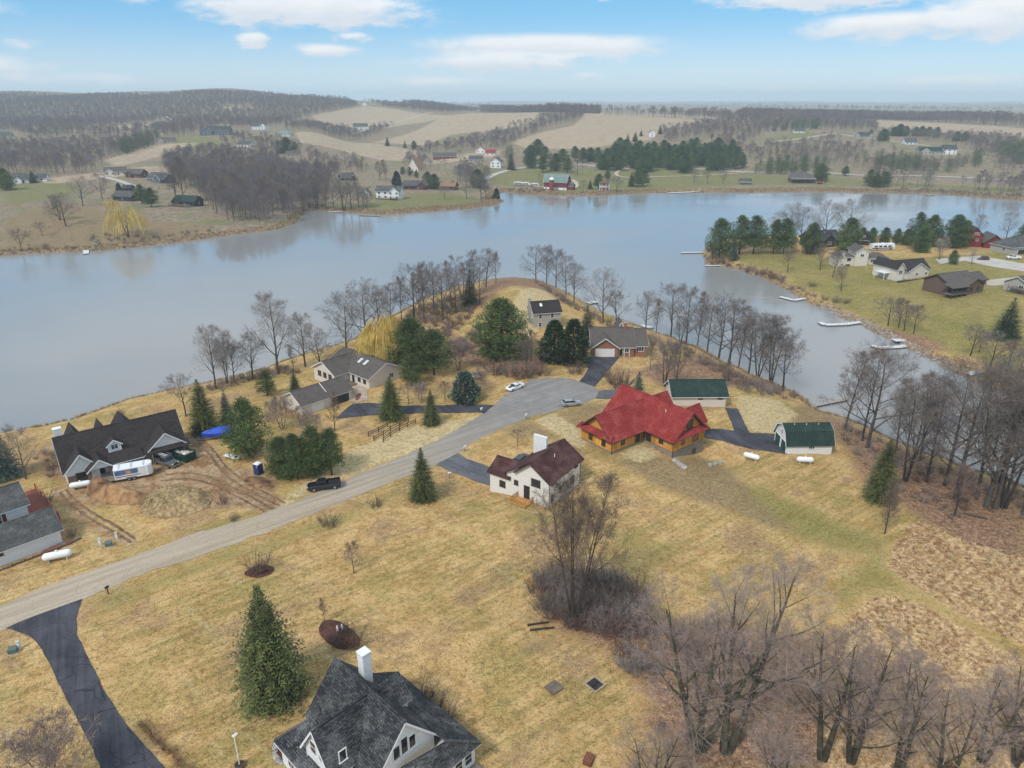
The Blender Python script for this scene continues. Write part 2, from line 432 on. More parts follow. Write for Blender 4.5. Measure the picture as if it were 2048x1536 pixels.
ZONES = {
 'rust': (3.0, [
   [(1640, 832), (1690, 900), (1730, 985), (1800, 1010), (1850, 1050), (1960, 1120), (2060, 1140), (2060, 985), (1930, 942), (1850, 915), (1780, 884), (1690, 846)],
   [(1045, 1235), (1110, 1265), (1175, 1285), (1235, 1325), (1290, 1400), (1270, 1450), (1330, 1490), (1320, 1560), (1700, 1560), (1660, 1330), (1600, 1270), (1480, 1250), (1330, 1235), (1180, 1240)],
   [(880, 690), (930, 730), (1000, 752), (1080, 740), (1110, 715), (1050, 690), (960, 695), (900, 660)],
   [(1230, 730), (1300, 760), (1340, 790), (1480, 775), (1600, 792), (1500, 752), (1420, 720), (1330, 720), (1260, 745)],
   [(930, 625), (950, 590), (985, 552), (1030, 546), (1085, 552), (1120, 580), (1150, 612), (1120, 605), (1085, 580), (1030, 572), (1000, 582), (970, 615)],
   [(100, 880), (60, 905), (90, 950), (150, 985), (140, 950), (105, 910)],
   [(1700, 665), (1760, 690), (1830, 712), (1900, 700), (1850, 672), (1760, 655)],
 ]),
 'weed': (2.0, [
   [(1690, 1252), (1740, 1200), (1770, 1188), (1850, 1214), (1950, 1268), (2060, 1335), (2060, 1560), (1640, 1560), (1660, 1330)],
   [(1775, 1132), (1795, 1085), (1830, 1040), (1950, 1090), (2060, 1120), (2060, 1300), (1960, 1248), (1830, 1172)],
   [(1880, 725), (1925, 712), (1965, 722), (1970, 740), (1930, 752), (1900, 745)],
 ]),
 'dirt': (2.0, [
   [(200, 962), (260, 925), (330, 915), (390, 880), (420, 895), (445, 925), (470, 960), (520, 970), (560, 1000), (545, 1022), (480, 1012), (400, 1020), (330, 1018), (250, 1005), (190, 1010), (150, 985)],
   [(395, 870), (430, 905), (450, 935), (430, 925), (400, 895), (380, 878)],
   [(118, 975), (160, 1010), (190, 1045), (265, 1085), (240, 1085), (180, 1050), (135, 1010), (110, 985)],
   [(470, 935), (560, 950), (545, 985), (490, 965)],
 ]),
 'brown': (3.0, [
   [(1175, 905), (1260, 940), (1340, 985), (1420, 1010), (1560, 1060), (1620, 1080), (1540, 1020), (1480, 960), (1440, 925), (1400, 912), (1340, 918), (1285, 905), (1225, 920)],
   [(1000, 862), (1060, 838), (1130, 880), (1180, 905), (1150, 915), (1100, 880), (1040, 870)],
   [(1110, 828), (1180, 805), (1225, 810), (1190, 840), (1150, 850)],
   [(985, 1150), (1005, 1143), (1030, 1155), (1020, 1168), (995, 1160)], [(1030, 1305), (1060, 1280), (1100, 1278), (1095, 1296), (1050, 1312)],
   [(1560, 830), (1640, 800), (1690, 850), (1700, 900), (1660, 880)],
   [(0, 448), (60, 420), (110, 400), (200, 420), (300, 440), (420, 452), (430, 466), (300, 488), (150, 500), (0, 508)],
 ]),
 'straw': (1.6, [
   [(1063, 842), (1110, 826), (1160, 858), (1185, 890), (1160, 900), (1120, 872)],
   [(1235, 905), (1275, 888), (1330, 908), (1300, 922), (1268, 925)],
   [(410, 960), (480, 955), (540, 990), (600, 1002), (560, 1022), (500, 1010)],
   [(700, 900), (830, 850), (960, 832), (900, 872), (800, 915), (690, 955), (600, 995), (560, 1000), (640, 950)],
   [(1480, 790), (1560, 800), (1600, 830), (1550, 868), (1500, 862), (1470, 815)],
   [(1010, 640), (1040, 580), (1100, 575), (1120, 615), (1060, 680)],
   [(1297, 388), (1320, 379), (1400, 376), (1470, 381), (1500, 385), (1400, 387)],
 ]),
 'green': (5.0, [
   [(1000, 1025), (1060, 1020), (1110, 1025), (1190, 985), (1210, 1000), (1120, 1060), (1040, 1055)],
   [(420, 1060), (520, 1035), (640, 1000), (700, 975), (690, 965), (600, 995), (500, 1022), (420, 1040), (330, 1075), (230, 1100), (240, 1120)],
   [(160, 1200), (300, 1150), (520, 1080), (680, 1020), (800, 970), (820, 985), (700, 1040), (520, 1110), (330, 1175), (200, 1240)],
   [(916, 915), (1000, 870), (1060, 845), (1040, 870), (960, 905)],
   [(1430, 955), (1520, 965), (1660, 1030), (1800, 1080), (1780, 1130), (1660, 1110), (1520, 1040), (1440, 985)],
   [(1200, 1040), (1330, 1110), (1450, 1160), (1430, 1175), (1300, 1120), (1210, 1060)],
   [(1800, 1100), (1790, 1130), (1830, 1172), (1960, 1250), (2060, 1305), (2060, 1330), (1950, 1266), (1850, 1212), (1770, 1186), (1690, 1240), (1640, 1180), (1740, 1080)],
   [(1450, 515), (1480, 528), (1560, 550), (1640, 600), (1720, 640), (1830, 690), (1960, 730), (2060, 760), (2060, 580), (1990, 575), (1900, 590), (1850, 570), (1760, 560), (1700, 545), (1600, 505), (1520, 500)],
   [(1580, 500), (1700, 520), (1860, 512), (2060, 500), (2060, 620), (1850, 600), (1700, 600), (1600, 545)],
   [(715, 425), (760, 395), (830, 385), (900, 385), (990, 402), (960, 412), (860, 420), (780, 427)],
   [(0, 370), (100, 362), (180, 372), (130, 395), (40, 410), (0, 420)],
   [(40, 410), (60, 425), (40, 470), (25, 470), (45, 430)],
   [(150, 470), (185, 445), (200, 430), (215, 470), (190, 490), (150, 485)],
   [(960, 345), (1080, 335), (1200, 340), (1320, 330), (1460, 345), (1640, 352), (1850, 368), (2048, 375), (2048, 385), (1760, 372), (1500, 370), (1400, 375), (1290, 382), (1150, 384), (1060, 375), (990, 372)],
   [(1530, 275), (1600, 262), (1650, 268), (1620, 280), (1560, 285)],
   [(330, 282), (420, 272), (470, 290), (380, 300)],
   [(780, 280), (870, 270), (890, 282), (800, 292)],
   [(400, 430), (450, 440), (430, 450), (405, 445)],
 ]),
 'field': (10.0, [
   [(620, 232), (690, 218), (740, 212), (800, 220), (960, 230), (900, 232), (820, 248), (740, 262), (650, 245)],
   [(740, 285), (840, 258), (890, 232), (980, 226), (1080, 225), (1075, 242), (1010, 258), (900, 270), (850, 290)],
   [(1020, 285), (1150, 250), (1200, 224), (1300, 229), (1470, 237), (1490, 243), (1330, 258), (1300, 280), (1180, 296), (1060, 300)],
   [(590, 264), (640, 267), (760, 288), (840, 302), (845, 322), (760, 320), (680, 300), (600, 285)],
   [(1745, 240), (1880, 246), (2060, 258), (2060, 276), (1900, 266), (1760, 254)],
   [(60, 360), (200, 345), (330, 330), (340, 345), (200, 358), (100, 368)],
   [(210, 320), (300, 290), (400, 285), (330, 310), (230, 335)],
   [(330, 252), (345, 240), (300, 246), (200, 255), (100, 262), (180, 264)],
   [(820, 320), (900, 312), (1000, 300), (1000, 312), (860, 330)],
   [(430, 215), (510, 211), (512, 218), (440, 222)],
 ]),
}
ATTR = {}
for nm, (soft, polys) in ZONES.items():
    A = np.zeros(GX.shape)
    for L in polys:
        pw = gpoly(L)
        s_ = soft if nm != 'field' else 10.0
        if min(p[1] for p in pw) > 330:
            s_ = max(soft, 9.0)
        x0, x1 = min(p[0] for p in pw) - s_, max(p[0] for p in pw) + s_
        y0, y1 = min(p[1] for p in pw) - s_, max(p[1] for p in pw) + s_
        i0, i1 = np.searchsorted(xs, [x0, x1])
        j0, j1 = np.searchsorted(ys, [y0, y1])
        if i1 <= i0 or j1 <= j0:
            continue
        sl = (slice(j0, j1), slice(i0, i1))
        A[sl] = np.maximum(A[sl], np.clip(.5 + sdist(pw, GX[sl], GY[sl]) / (2 * s_), 0, 1))
    ATTR[nm] = A
ATTR['faraway'] = np.clip(SD['far'] / 10 + .5, 0, 1)
dsh = np.maximum(np.maximum(d, de), df)
ATTR['shore'] = np.clip(1.0 - dsh / np.where(df > 0, 14.0, 6.0), 0, 1)

nx, ny = len(xs), len(ys)
idx = np.arange(nx * ny).reshape(ny, nx)
quads = np.stack([idx[:-1, :-1], idx[:-1, 1:], idx[1:, 1:], idx[1:, :-1]], -1).reshape(-1, 4)
gm = bpy.data.meshes.new("ground")
gm.vertices.add(nx * ny)
gm.vertices.foreach_set("co", np.stack([GX, GY, GZ], -1).astype(np.float32).ravel())
gm.loops.add(quads.size)
gm.loops.foreach_set("vertex_index", quads.ravel().astype(np.int32))
gm.polygons.add(len(quads))
gm.polygons.foreach_set("loop_start", np.arange(0, quads.size, 4, dtype=np.int32))
gm.polygons.foreach_set("use_smooth", np.ones(len(quads), bool))
for nm, A in ATTR.items():
    at = gm.attributes.new("zone_" + nm, 'FLOAT', 'POINT')
    at.data.foreach_set("value", A.astype(np.float32).ravel())
gm.update()
gm.validate()

gmat = bpy.data.materials.new("ground")
gmat.use_nodes = True
gmat.node_tree.nodes.clear()
n = NT(gmat.node_tree)
pos = n.n('ShaderNodeNewGeometry').outputs['Position']
att = lambda k: n.n('ShaderNodeAttribute', attribute_name="zone_" + k).outputs['Fac']
n1 = n.noise(pos, .045, 4.0, .6)
n2 = n.noise(pos, .28, 5.0, .65)
n3 = n.noise(pos, 1.5, 5.0, .75)
n4 = n.noise(pos, 4.6, 3.0, .8)
rot = n.n('ShaderNodeVectorRotate', {'Vector': pos, 'Angle': math.radians(-38)}, rotation_type='Z_AXIS').outputs[0]
streak = n.noise(n.vm('MULTIPLY', rot, (.10, 1.3, 1.0)), 1.0, 4.0, .6)
rot2 = n.n('ShaderNodeVectorRotate', {'Vector': pos, 'Angle': math.radians(42)}, rotation_type='Z_AXIS').outputs[0]
streak2 = n.noise(n.vm('MULTIPLY', rot2, (.06, .55, 1.0)), 1.0, 4.0, .6)
fine = n.m('ADD', n.m('MULTIPLY', n3, .5), n.m('MULTIPLY', n4, .5))
zmix = n.m('ADD', n.m('ADD', n.m('MULTIPLY', n3, .4), n.m('MULTIPLY', n2, .35)), n.m('MULTIPLY', n4, .25))
zf_ = lambda k, a=.38, b=.62, w=.55: n.ss(n.m('ADD', att(k), n.m('MULTIPLY', n.m('SUBTRACT', zmix, .5), w * 2.2)), a, b)
lawn = n.mix(n.ss(n2, .3, .7), (.435, .265, .10), (.61, .405, .18))
lawn = n.mix(n.m('MULTIPLY', n.ss(n.m('ADD', n.m('MULTIPLY', n1, .55), n.m('MULTIPLY', streak, .45)), .46, .60), .7), lawn, (.255, .20, .06))
lawn = n.mix(n.m('MULTIPLY', n.ss(streak2, .55, .72), .5), lawn, (.50, .40, .20))
lawn = n.mix(n.m('MULTIPLY', n.ss(n3, .5, .70), .38), lawn, (.25, .15, .08))
n0 = n.noise(pos, .085, 4.0, .6, .6)
lawn = n.mix(n.m('MULTIPLY', n.ss(n0, .52, .66), .6), lawn, (.31, .195, .115))
lawn = n.mix(n.m('MULTIPLY', n.ss(n0, .46, .34), .45), lawn, (.33, .26, .085))
farb = n.mix(n.ss(n2, .35, .65), (.19, .14, .105), (.33, .255, .165))
farb = n.mix(n.ss(n1, .5, .62), farb, (.20, .19, .10))
c = n.mix(att('faraway'), lawn, farb)
c = n.mix(n.m('MULTIPLY', zf_('green', .35, .95, .7), .65), c, n.mix(n2, (.135, .15, .035), (.21, .205, .06)))
c = n.mix(zf_('field'), c, n.mix(n.ss(streak2, .4, .6), (.33, .245, .165), (.45, .35, .235)))
c = n.mix(n.m('MULTIPLY', zf_('brown', .3, .8, .8), .8), c, n.mix(n2, (.20, .135, .07), (.30, .22, .12)))
c = n.mix(n.m('MULTIPLY', zf_('straw', .35, .8, .6), .85), c, n.mix(n2, (.47, .36, .18), (.56, .44, .25)))
c = n.mix(zf_('rust', .3, .9, .8), c, n.mix(n.ss(fine, .35, .65), (.19, .10, .06), (.37, .235, .14)))
c = n.mix(zf_('weed'), c, n.mix(n.ss(n.m('ADD', n.m('MULTIPLY', streak, .5), n.m('MULTIPLY', n3, .5)), .35, .65), (.36, .21, .095), (.58, .40, .21)))
c = n.mix(zf_('dirt', .2, .6, .5), c, n.mix(n.ss(n2, .35, .65), (.25, .14, .07), (.43, .30, .175)))
c = n.mix(zf_('shore', .45, .9, .7), c, n.mix(n3, (.21, .14, .08), (.36, .25, .15)))
mul = n.n('ShaderNodeMapRange', {0: fine, 1: .35, 2: .65, 3: .32, 4: 1.66}).outputs[0]
c = n.mix(1.0, c, n.n('ShaderNodeCombineXYZ', {0: mul, 1: mul, 2: mul}).outputs[0], 'MULTIPLY')
bs = n.n('ShaderNodeBsdfPrincipled', {'Base Color': c, 'Roughness': .95, 'Specular IOR Level': .1})
n.set(bs.inputs['Normal'], n.n('ShaderNodeBump', {'Strength': .8, 'Distance': .25, 'Height': fine}))
n.n('ShaderNodeOutputMaterial', {0: bs})
gm.materials.append(gmat)
ground = obj("ground", gm)
tag(ground, "rolling ground of dry tan lawns, brush and farm fields around the lake", "ground", kind="structure")

# ------------------------------------------------------------------ lake
wm = bpy.data.materials.new("lake_water")
wm.use_nodes = True
wm.node_tree.nodes.clear()
n = NT(wm.node_tree)
pos = n.n('ShaderNodeNewGeometry').outputs['Position']
r1 = n.noise(n.vm('MULTIPLY', pos, (.5, .9, 1)), .9, 3.0, .6)
r2 = n.noise(n.vm('MULTIPLY', pos, (.35, .8, 1)), .22, 4.0, .6)
r3 = n.noise(n.vm('MULTIPLY', pos, (.5, 1, 1)), .02, 3.0, .55, .4)
hgt = n.m('ADD', n.m('MULTIPLY', r1, .35), n.m('MULTIPLY', r2, .65))
bs = n.n('ShaderNodeBsdfPrincipled', {'Base Color': (.265, .26, .248, 1), 'Roughness': n.m('ADD', .07, n.m('MULTIPLY', n.ss(r3, .35, .7), .10)), 'IOR': 1.45,
                                      'Normal': n.n('ShaderNodeBump', {'Strength': n.m('ADD', .04, n.m('MULTIPLY', n.ss(r3, .35, .65), .28)), 'Distance': .5, 'Height': hgt})})
n.n('ShaderNodeOutputMaterial', {0: bs})
lake = mk("lake", [(-2600, 30, WZ), (2600, 30, WZ), (2600, 900, WZ), (-2600, 900, WZ)], [(0, 1, 2, 3)], wm)
tag(lake, "calm grey lake winding between the wooded shores", "lake", kind="structure")

# ------------------------------------------------------------------ sheets laid on the terrain
def densify(pts, step, jit=0.0, rng=random.Random(3), closed=True):
    out = []
    m_ = len(pts)
    for i in range(m_ if closed else m_ - 1):
        a, b = Vector(pts[i][:2]), Vector(pts[(i + 1) % m_][:2])
        k = max(1, int((b - a).length / step))
        for j in range(k):
            p = a.lerp(b, j / k)
            out.append(Vector((p[0] + rng.uniform(-jit, jit), p[1] + rng.uniform(-jit, jit))))
    if not closed:
        out.append(Vector(pts[-1][:2]))
    return out

def smooth2(pts, it=2, closed=True):
    pts = [Vector(p[:2]) for p in pts]
    for _ in range(it):
        q = []
        m_ = len(pts)
        for i in range(m_ if closed else m_ - 1):
            a, b = pts[i], pts[(i + 1) % m_]
            q += [a.lerp(b, .25), a.lerp(b, .75)]
        if not closed:
            q = [pts[0]] + q + [pts[-1]]
        pts = q
    return pts

def drape(name, poly, mat, lift, step=1.2, jit=.06, zfun=None):
    b = densify(poly, step, jit)
    x0, x1 = min(p[0] for p in b), max(p[0] for p in b)
    y0, y1 = min(p[1] for p in b), max(p[1] for p in b)
    gxx, gyy = np.meshgrid(np.arange(x0, x1, step), np.arange(y0, y1, step))
    sd = sdist([tuple(p) for p in b], gxx, gyy)
    ins = [Vector((float(x), float(y))) for x, y in zip(gxx[sd > step * .5], gyy[sd > step * .5])]
    m_ = len(b)
    vs, _, fs, _, _, _ = geometry.delaunay_2d_cdt(b + ins, [], [list(range(m_))], 1, 1e-4)
    zf__ = zfun or hz
    return mk(name, [(v[0], v[1], zf__(v[0], v[1]) + lift) for v in vs], [tuple(f) for f in fs], mat, smooth=True)

def ribbon_poly(pts, w):
    """outline of a strip of width w along a line"""
    pts = [Vector(p[:2]) for p in pts]
    L, R = [], []
    for i, p in enumerate(pts):
        t = (pts[min(i + 1, len(pts) - 1)] - pts[max(i - 1, 0)]).normalized()
        nrm = Vector((-t[1], t[0]))
        L.append(p + nrm * w / 2)
        R.append(p - nrm * w / 2)
    return L + R[::-1]

def asphalt(name, c0, c1, crack, tan=None, rotd=38):
    m_ = bpy.data.materials.new(name)
    m_.use_nodes = True
    m_.node_tree.nodes.clear()
    n = NT(m_.node_tree)
    pos = n.n('ShaderNodeNewGeometry').outputs['Position']
    a = n.noise(pos, .25, 4.0, .6)
    b = n.noise(pos, 5.0, 4.0, .7)
    rr = n.n('ShaderNodeVectorRotate', {'Vector': pos, 'Angle': math.radians(-rotd)}, rotation_type='Z_AXIS').outputs[0]
    s_ = n.noise(n.vm('MULTIPLY', rr, (.05, 1.1, 1)), 1.0, 4.0, .6)
    c_ = n.mix(n.ss(n.m('ADD', n.m('MULTIPLY', a, .5), n.m('MULTIPLY', s_, .5)), .35, .65), c0, c1)
    if tan:
        ysep = n.n('ShaderNodeSeparateXYZ', {0: pos}).outputs
        near = n.ss(n.m('ADD', ysep[1], n.m('MULTIPLY', n.m('SUBTRACT', a, .5), 30)), 150.0, 95.0)
        c_ = n.mix(near, c_, n.mix(n.ss(s_, .35, .65), tan[0], tan[1]))
    wv = n.vm('ADD', pos, n.vm('MULTIPLY', n.n('ShaderNodeTexNoise', {'Vector': pos, 'Scale': .6}).outputs[1], (1.6, 1.6, 0)))
    vor = n.n('ShaderNodeTexVoronoi', {'Vector': wv, 'Scale': .33}, feature='DISTANCE_TO_EDGE').outputs[0]
    ck = n.m('MULTIPLY', n.m('SUBTRACT', 1.0, n.ss(vor, .003, .018)), crack)
    c_ = n.mix(ck, c_, tuple(v * .45 for v in c0))
    mul = n.n('ShaderNodeMapRange', {0: b, 1: .3, 2: .7, 3: .8, 4: 1.2}).outputs[0]
    c_ = n.mix(1.0, c_, n.n('ShaderNodeCombineXYZ', {0: mul, 1: mul, 2: mul}).outputs[0], 'MULTIPLY')
    bs = n.n('ShaderNodeBsdfPrincipled', {'Base Color': c_, 'Roughness': .85, 'Specular IOR Level': .25, 'Normal': n.n('ShaderNodeBump', {'Strength': .3, 'Distance': .03, 'Height': b})})
    n.n('ShaderNodeOutputMaterial', {0: bs})
    return m_

A_ROAD = asphalt("road_asphalt", (.20, .185, .17), (.29, .27, .25), .18, ((.36, .285, .20), (.45, .37, .275)))
A_DARK = asphalt("dark_asphalt", (.035, .034, .042), (.085, .083, .095), .7, rotd=-60)
A_GREY = asphalt("worn_asphalt", (.085, .085, .095), (.14, .14, .15), .5, rotd=-35)
A_CONC = asphalt("pale_concrete", (.42, .38, .33), (.52, .47, .41), .2)
A_GRAV = asphalt("gravel", (.40, .34, .26), (.52, .45, .36), .0)

ROAD = [(-260, 1310), (-120, 1262), (0, 1212), (59, 1187), (137, 1156), (234, 1125), (293, 1103), (400, 1064), (520, 1030), (600, 1000), (690, 960), (800, 915), (880, 878),
        (950, 838), (985, 812), (1000, 799), (1017, 786), (1043, 770), (1063, 760), (1088, 756), (1126, 756), (1159, 762), (1185, 772), (1200, 786), (1192, 797), (1159, 810),
        (1114, 821), (1063, 834), (1038, 842), (1000, 859), (949, 882), (916, 908), (870, 931), (809, 955), (690, 1003), (560, 1055), (400, 1113), (293, 1145), (170, 1197), (0, 1264), (-120, 1315), (-280, 1380)]
road = drape("road", gpoly(ROAD), A_ROAD, .05, 1.0, .2)
tag(road, "tan and grey asphalt lane ending in a round turning place", "road", kind="structure")
DRV = [
 ("driveway", [(165, 1198), (152, 1238), (155, 1269), (178, 1322), (216, 1393), (254, 1451), (292, 1492), (340, 1545), (380, 1600), (240, 1600), (203, 1540), (175, 1474), (142, 1418), (102, 1335), (79, 1291), (58, 1271), (25, 1260), (12, 1256), (80, 1228)], A_DARK,
  "cracked black driveway curving past the white Victorian house"),
 ("driveway", [(916, 906), (935, 918), (972, 931), (1010, 945), (1000, 975), (969, 969), (930, 954), (892, 940), (872, 929)], A_GREY, "dark driveway to the white house with the maroon roof"),
 ("driveway", [(1166, 714), (1239, 715), (1212, 748), (1189, 774), (1159, 763), (1170, 750), (1176, 738)], A_DARK, "blackish driveway up to the brick house with the white garage door"),
 ("driveway", [(1198, 782), (1236, 779), (1250, 790), (1226, 798), (1192, 798)], A_GREY, "short grey driveway stub beside the turning place behind the log house"),
 ("driveway", [(672, 838), (741, 831), (840, 827), (962, 825), (968, 828), (988, 811), (940, 808), (885, 811), (800, 812), (740, 806), (705, 808), (690, 820)], A_DARK, "dark driveway to the detached garage of the taupe ranch house"),
 ("driveway", [(1405, 858), (1440, 858), (1468, 862), (1463, 845), (1449, 816), (1476, 818), (1488, 845), (1499, 866), (1556, 869), (1574, 909), (1516, 901), (1446, 882), (1400, 874)], A_DARK, "dark driveway forking between the two green roofed garages"),
 ("driveway", [(1870, 518), (1960, 512), (2060, 530), (2060, 545), (1990, 535), (1930, 522), (1880, 528)], A_CONC, "pale concrete lane behind the brown house on the east shore"),
 ("driveway", [(1980, 560), (2060, 552), (2060, 568), (1990, 572), (1960, 570)], A_GRAV, "tan gravel drive beside the brown house on the east shore"),
 ("patio", [(700, 768), (735, 772), (735, 800), (712, 806), (690, 800), (712, 790)], M("patio_paving", (.42, .33, .24), var=.2, scale=2.5), "tan paved patio at the taupe ranch house"),
]
for i, (nm, L, m_, lab) in enumerate(DRV):
    o = drape(nm, gpoly(L), m_, .058 + .006 * i, 1.0, .07)
    tag(o, lab, nm, kind="structure")
TRACKS = [
 ("track", [(610, 280), (640, 284), (700, 290), (760, 299), (845, 303)], 5.0, A_GRAV, "pale farm track across the tan field below the wooded hill"),
 ("track", [(705, 268), (740, 258), (800, 243), (850, 228), (868, 224)], 7.0, A_GRAV, "pale straight road climbing the tan field hill"),
 ("track", [(1535, 285), (1600, 278), (1660, 268), (1675, 268), (1730, 276), (1800, 285), (1860, 292)], 6.0, A_GRAV, "pale track past the houses on the far right hill"),
 ("track", [(960, 364), (1010, 340), (1120, 325), (1240, 338), (1290, 332), (1400, 338), (1480, 345), (1600, 345), (1660, 346), (1720, 352), (1850, 352), (2048, 362)], 6.0, A_CONC, "pale shore road running behind the beach and pavilion"),
 ("track", [(1280, 333), (1240, 340), (1228, 350), (1250, 356), (1300, 354), (1400, 352), (1490, 346)], 3.5, A_GRAV, "curved gravel path on the beach lawn"),
 ("track", [(190, 352), (225, 358), (265, 372), (275, 378), (300, 380)], 5.0, A_CONC, "pale drive between the houses on the left far shore"),
 ("track", [(1060, 372), (1110, 378), (1150, 378), (1155, 368), (1145, 360)], 4.0, A_GRAV, "gravel yard beside the red barn"),
]
for i, (nm, L, w, m_, lab) in enumerate(TRACKS):
    pw = smooth2([G(a, b)[:2] for a, b in L], 2, False)
    o = drape(nm, ribbon_poly(pw, w), m_, .25 + .02 * i, 4.0, .2)
    tag(o, lab, "track", kind="structure")

RUT = M("wheel_rut_soil", (.20, .12, .065), .95, .35, 1.5, .5, world_co=True)
for i, L in enumerate(([(388, 872), (405, 892), (425, 915), (440, 940), (470, 965), (515, 990), (560, 1012)], [(396, 868), (415, 888), (435, 910), (452, 935), (482, 958), (525, 982), (570, 1006)],
                       [(330, 950), (370, 945), (410, 950), (450, 968), (500, 992), (545, 1018)], [(322, 962), (370, 956), (405, 962), (445, 978), (490, 1002), (530, 1024)],
                       [(120, 985), (140, 1008), (175, 1035), (225, 1062), (262, 1085)], [(132, 980), (152, 1002), (186, 1028), (236, 1054), (270, 1078)])):
    pw = smooth2([G(a, b)[:2] for a, b in L], 2, False)
    o = drape("tyre_rut", ribbon_poly(pw, .45), RUT, .035 + .004 * i, .6, .12)
    tag(o, "brown wheel rut across the construction yard, %s of six" % ("first", "second", "third", "fourth", "fifth", "last")[i], "wheel rut", kind="structure")

# ------------------------------------------------------------------ tree builders
class MB:
    def __init__(self):
        self.V, self.F = [], []

    def tube(self, pts, rad, sides):
        V, Fc = self.V, self.F
        b = len(V)
        m_ = len(pts)
        for i, p in enumerate(pts):
            t = (pts[min(i + 1, m_ - 1)] - pts[max(i - 1, 0)])
            t.normalize()
            a = t.orthogonal()
            a.normalize()
            c_ = t.cross(a)
            r = rad[i]
            for k in range(sides):
                q = 6.28318 * k / sides
                V.append(p + a * (r * math.cos(q)) + c_ * (r * math.sin(q)))
        for i in range(m_ - 1):
            for k in range(sides):
                k2 = (k + 1) % sides
                Fc.append((b + i * sides + k, b + i * sides + k2, b + (i + 1) * sides + k2, b + (i + 1) * sides + k))

    def twig(self, p, d, L, w, rng):
        a = d.orthogonal()
        a.rotate(__import__('mathutils').Quaternion(d, rng.uniform(0, 6.28)))
        a.normalize()
        m_ = p + d * (L * .55) + Vector((rng.uniform(-.1, .1), rng.uniform(-.1, .1), rng.uniform(-.02, .12))) * L
        e = p + d * L + Vector((rng.uniform(-.2, .2), rng.uniform(-.2, .2), rng.uniform(-.05, .3))) * L
        b = len(self.V)
        self.V += [p - a * w, p + a * w, m_ + a * w * .7, m_ - a * w * .7, e]
        self.F += [(b, b + 1, b + 2, b + 3), (b + 3, b + 2, b + 4)]

    def kite(self, p, d, L, w, side):
        b = len(self.V)
        self.V += [p, p + d * (L * .45) + side * (w * .5), p + d * L, p + d * (L * .45) - side * (w * .5)]
        self.F.append((b, b + 1, b + 2, b + 3))

def rv(rng):
    while True:
        v = Vector((rng.uniform(-1, 1), rng.uniform(-1, 1), rng.uniform(-1, 1)))
        if .05 < v.length < 1:
            return v.normalized()

def bare_tree(seed, H, stems=1, spread=.5, kids=(11, 7, 6, 10), base=.3, up=.03, thick=.02, tw=.009, lean=(0, 0), twl=1.0, droop=0.0):
    """trunk with limbs, and a crown of branches and twigs"""
    rng = random.Random(seed)
    T, C = MB(), MB()

    def br(p, d, L, r, lv):
        nseg = (8, 6, 4, 3)[lv]
        wob = (.05, .12, .17, .22)[lv]
        pts, rad, ds = [p.copy()], [r], [d.copy()]
        q = d.copy()
        for i in range(nseg):
            q = q + rv(rng) * wob + Vector((0, 0, up * (1, 1.6, 1.3, .6)[lv] - droop * (0, 0, .6, 1)[lv]))
            q.normalize()
            p = p + q * (L / nseg)
            pts.append(p.copy())
            rad.append(max(r * (1 - .86 * (i + 1) / nseg), .006))
            ds.append(q.copy())
        (T if lv < 2 else C).tube(pts, rad, (7, 5, 4, 3)[lv])
        k = kids[lv]
        t0 = (base, .22, .15, .1)[lv]
        ph = rng.uniform(0, 6.28)
        for j in range(k):
            t = t0 + (1 - t0) * (j + rng.random()) / k
            f_ = t * nseg
            i = min(int(f_), nseg - 1)
            pp = pts[i].lerp(pts[i + 1], f_ - i)
            rr = rad[i] + (rad[i + 1] - rad[i]) * (f_ - i)
            dd = ds[min(i + 1, nseg)]
            ph += 2.4 + rng.uniform(-.5, .5)
            a = dd.orthogonal().normalized()
            b = dd.cross(a)
            side = a * math.cos(ph) + b * math.sin(ph)
            ang = rng.uniform(.6, 1.08) * (.55 + spread * .9) if lv == 0 else rng.uniform(.5, 1.0)
            nd = (dd * math.cos(ang) + side * math.sin(ang)).normalized()
            if lv == 3:
                C.twig(pp, nd, rng.uniform(.35, .8) * twl, tw, rng)
            else:
                if lv == 0:
                    ll = L * spread * rng.uniform(.75, 1.1) * (1.15 - .75 * ((t - t0) / (1 - t0)) ** 1.3)
                else:
                    ll = L * rng.uniform(.42, .66) * (1.1 - .5 * t)
                br(pp, nd, ll, max(rr * rng.uniform(.45, .65), .008), lv + 1)
        if lv < 3:                                 # leader twigs at the end
            for j in range(3):
                C.twig(pts[-1], (ds[-1] + rv(rng) * .5).normalized(), rng.uniform(.4, .9) * twl, tw, rng)
    for s in range(stems):
        a = 6.28 * s / max(stems, 1) + rng.uniform(-.4, .4)
        tilt = 0 if stems == 1 else rng.uniform(.10, .28)
        d0 = Vector((math.cos(a) * tilt + lean[0], math.sin(a) * tilt + lean[1], 1)).normalized()
        br(Vector((math.cos(a) * .12 * (stems > 1), math.sin(a) * .12 * (stems > 1), -.25)), d0, H * rng.uniform(.86, 1.0) if stems > 1 else H, H * thick / (stems ** .35), 0)
    return T, C

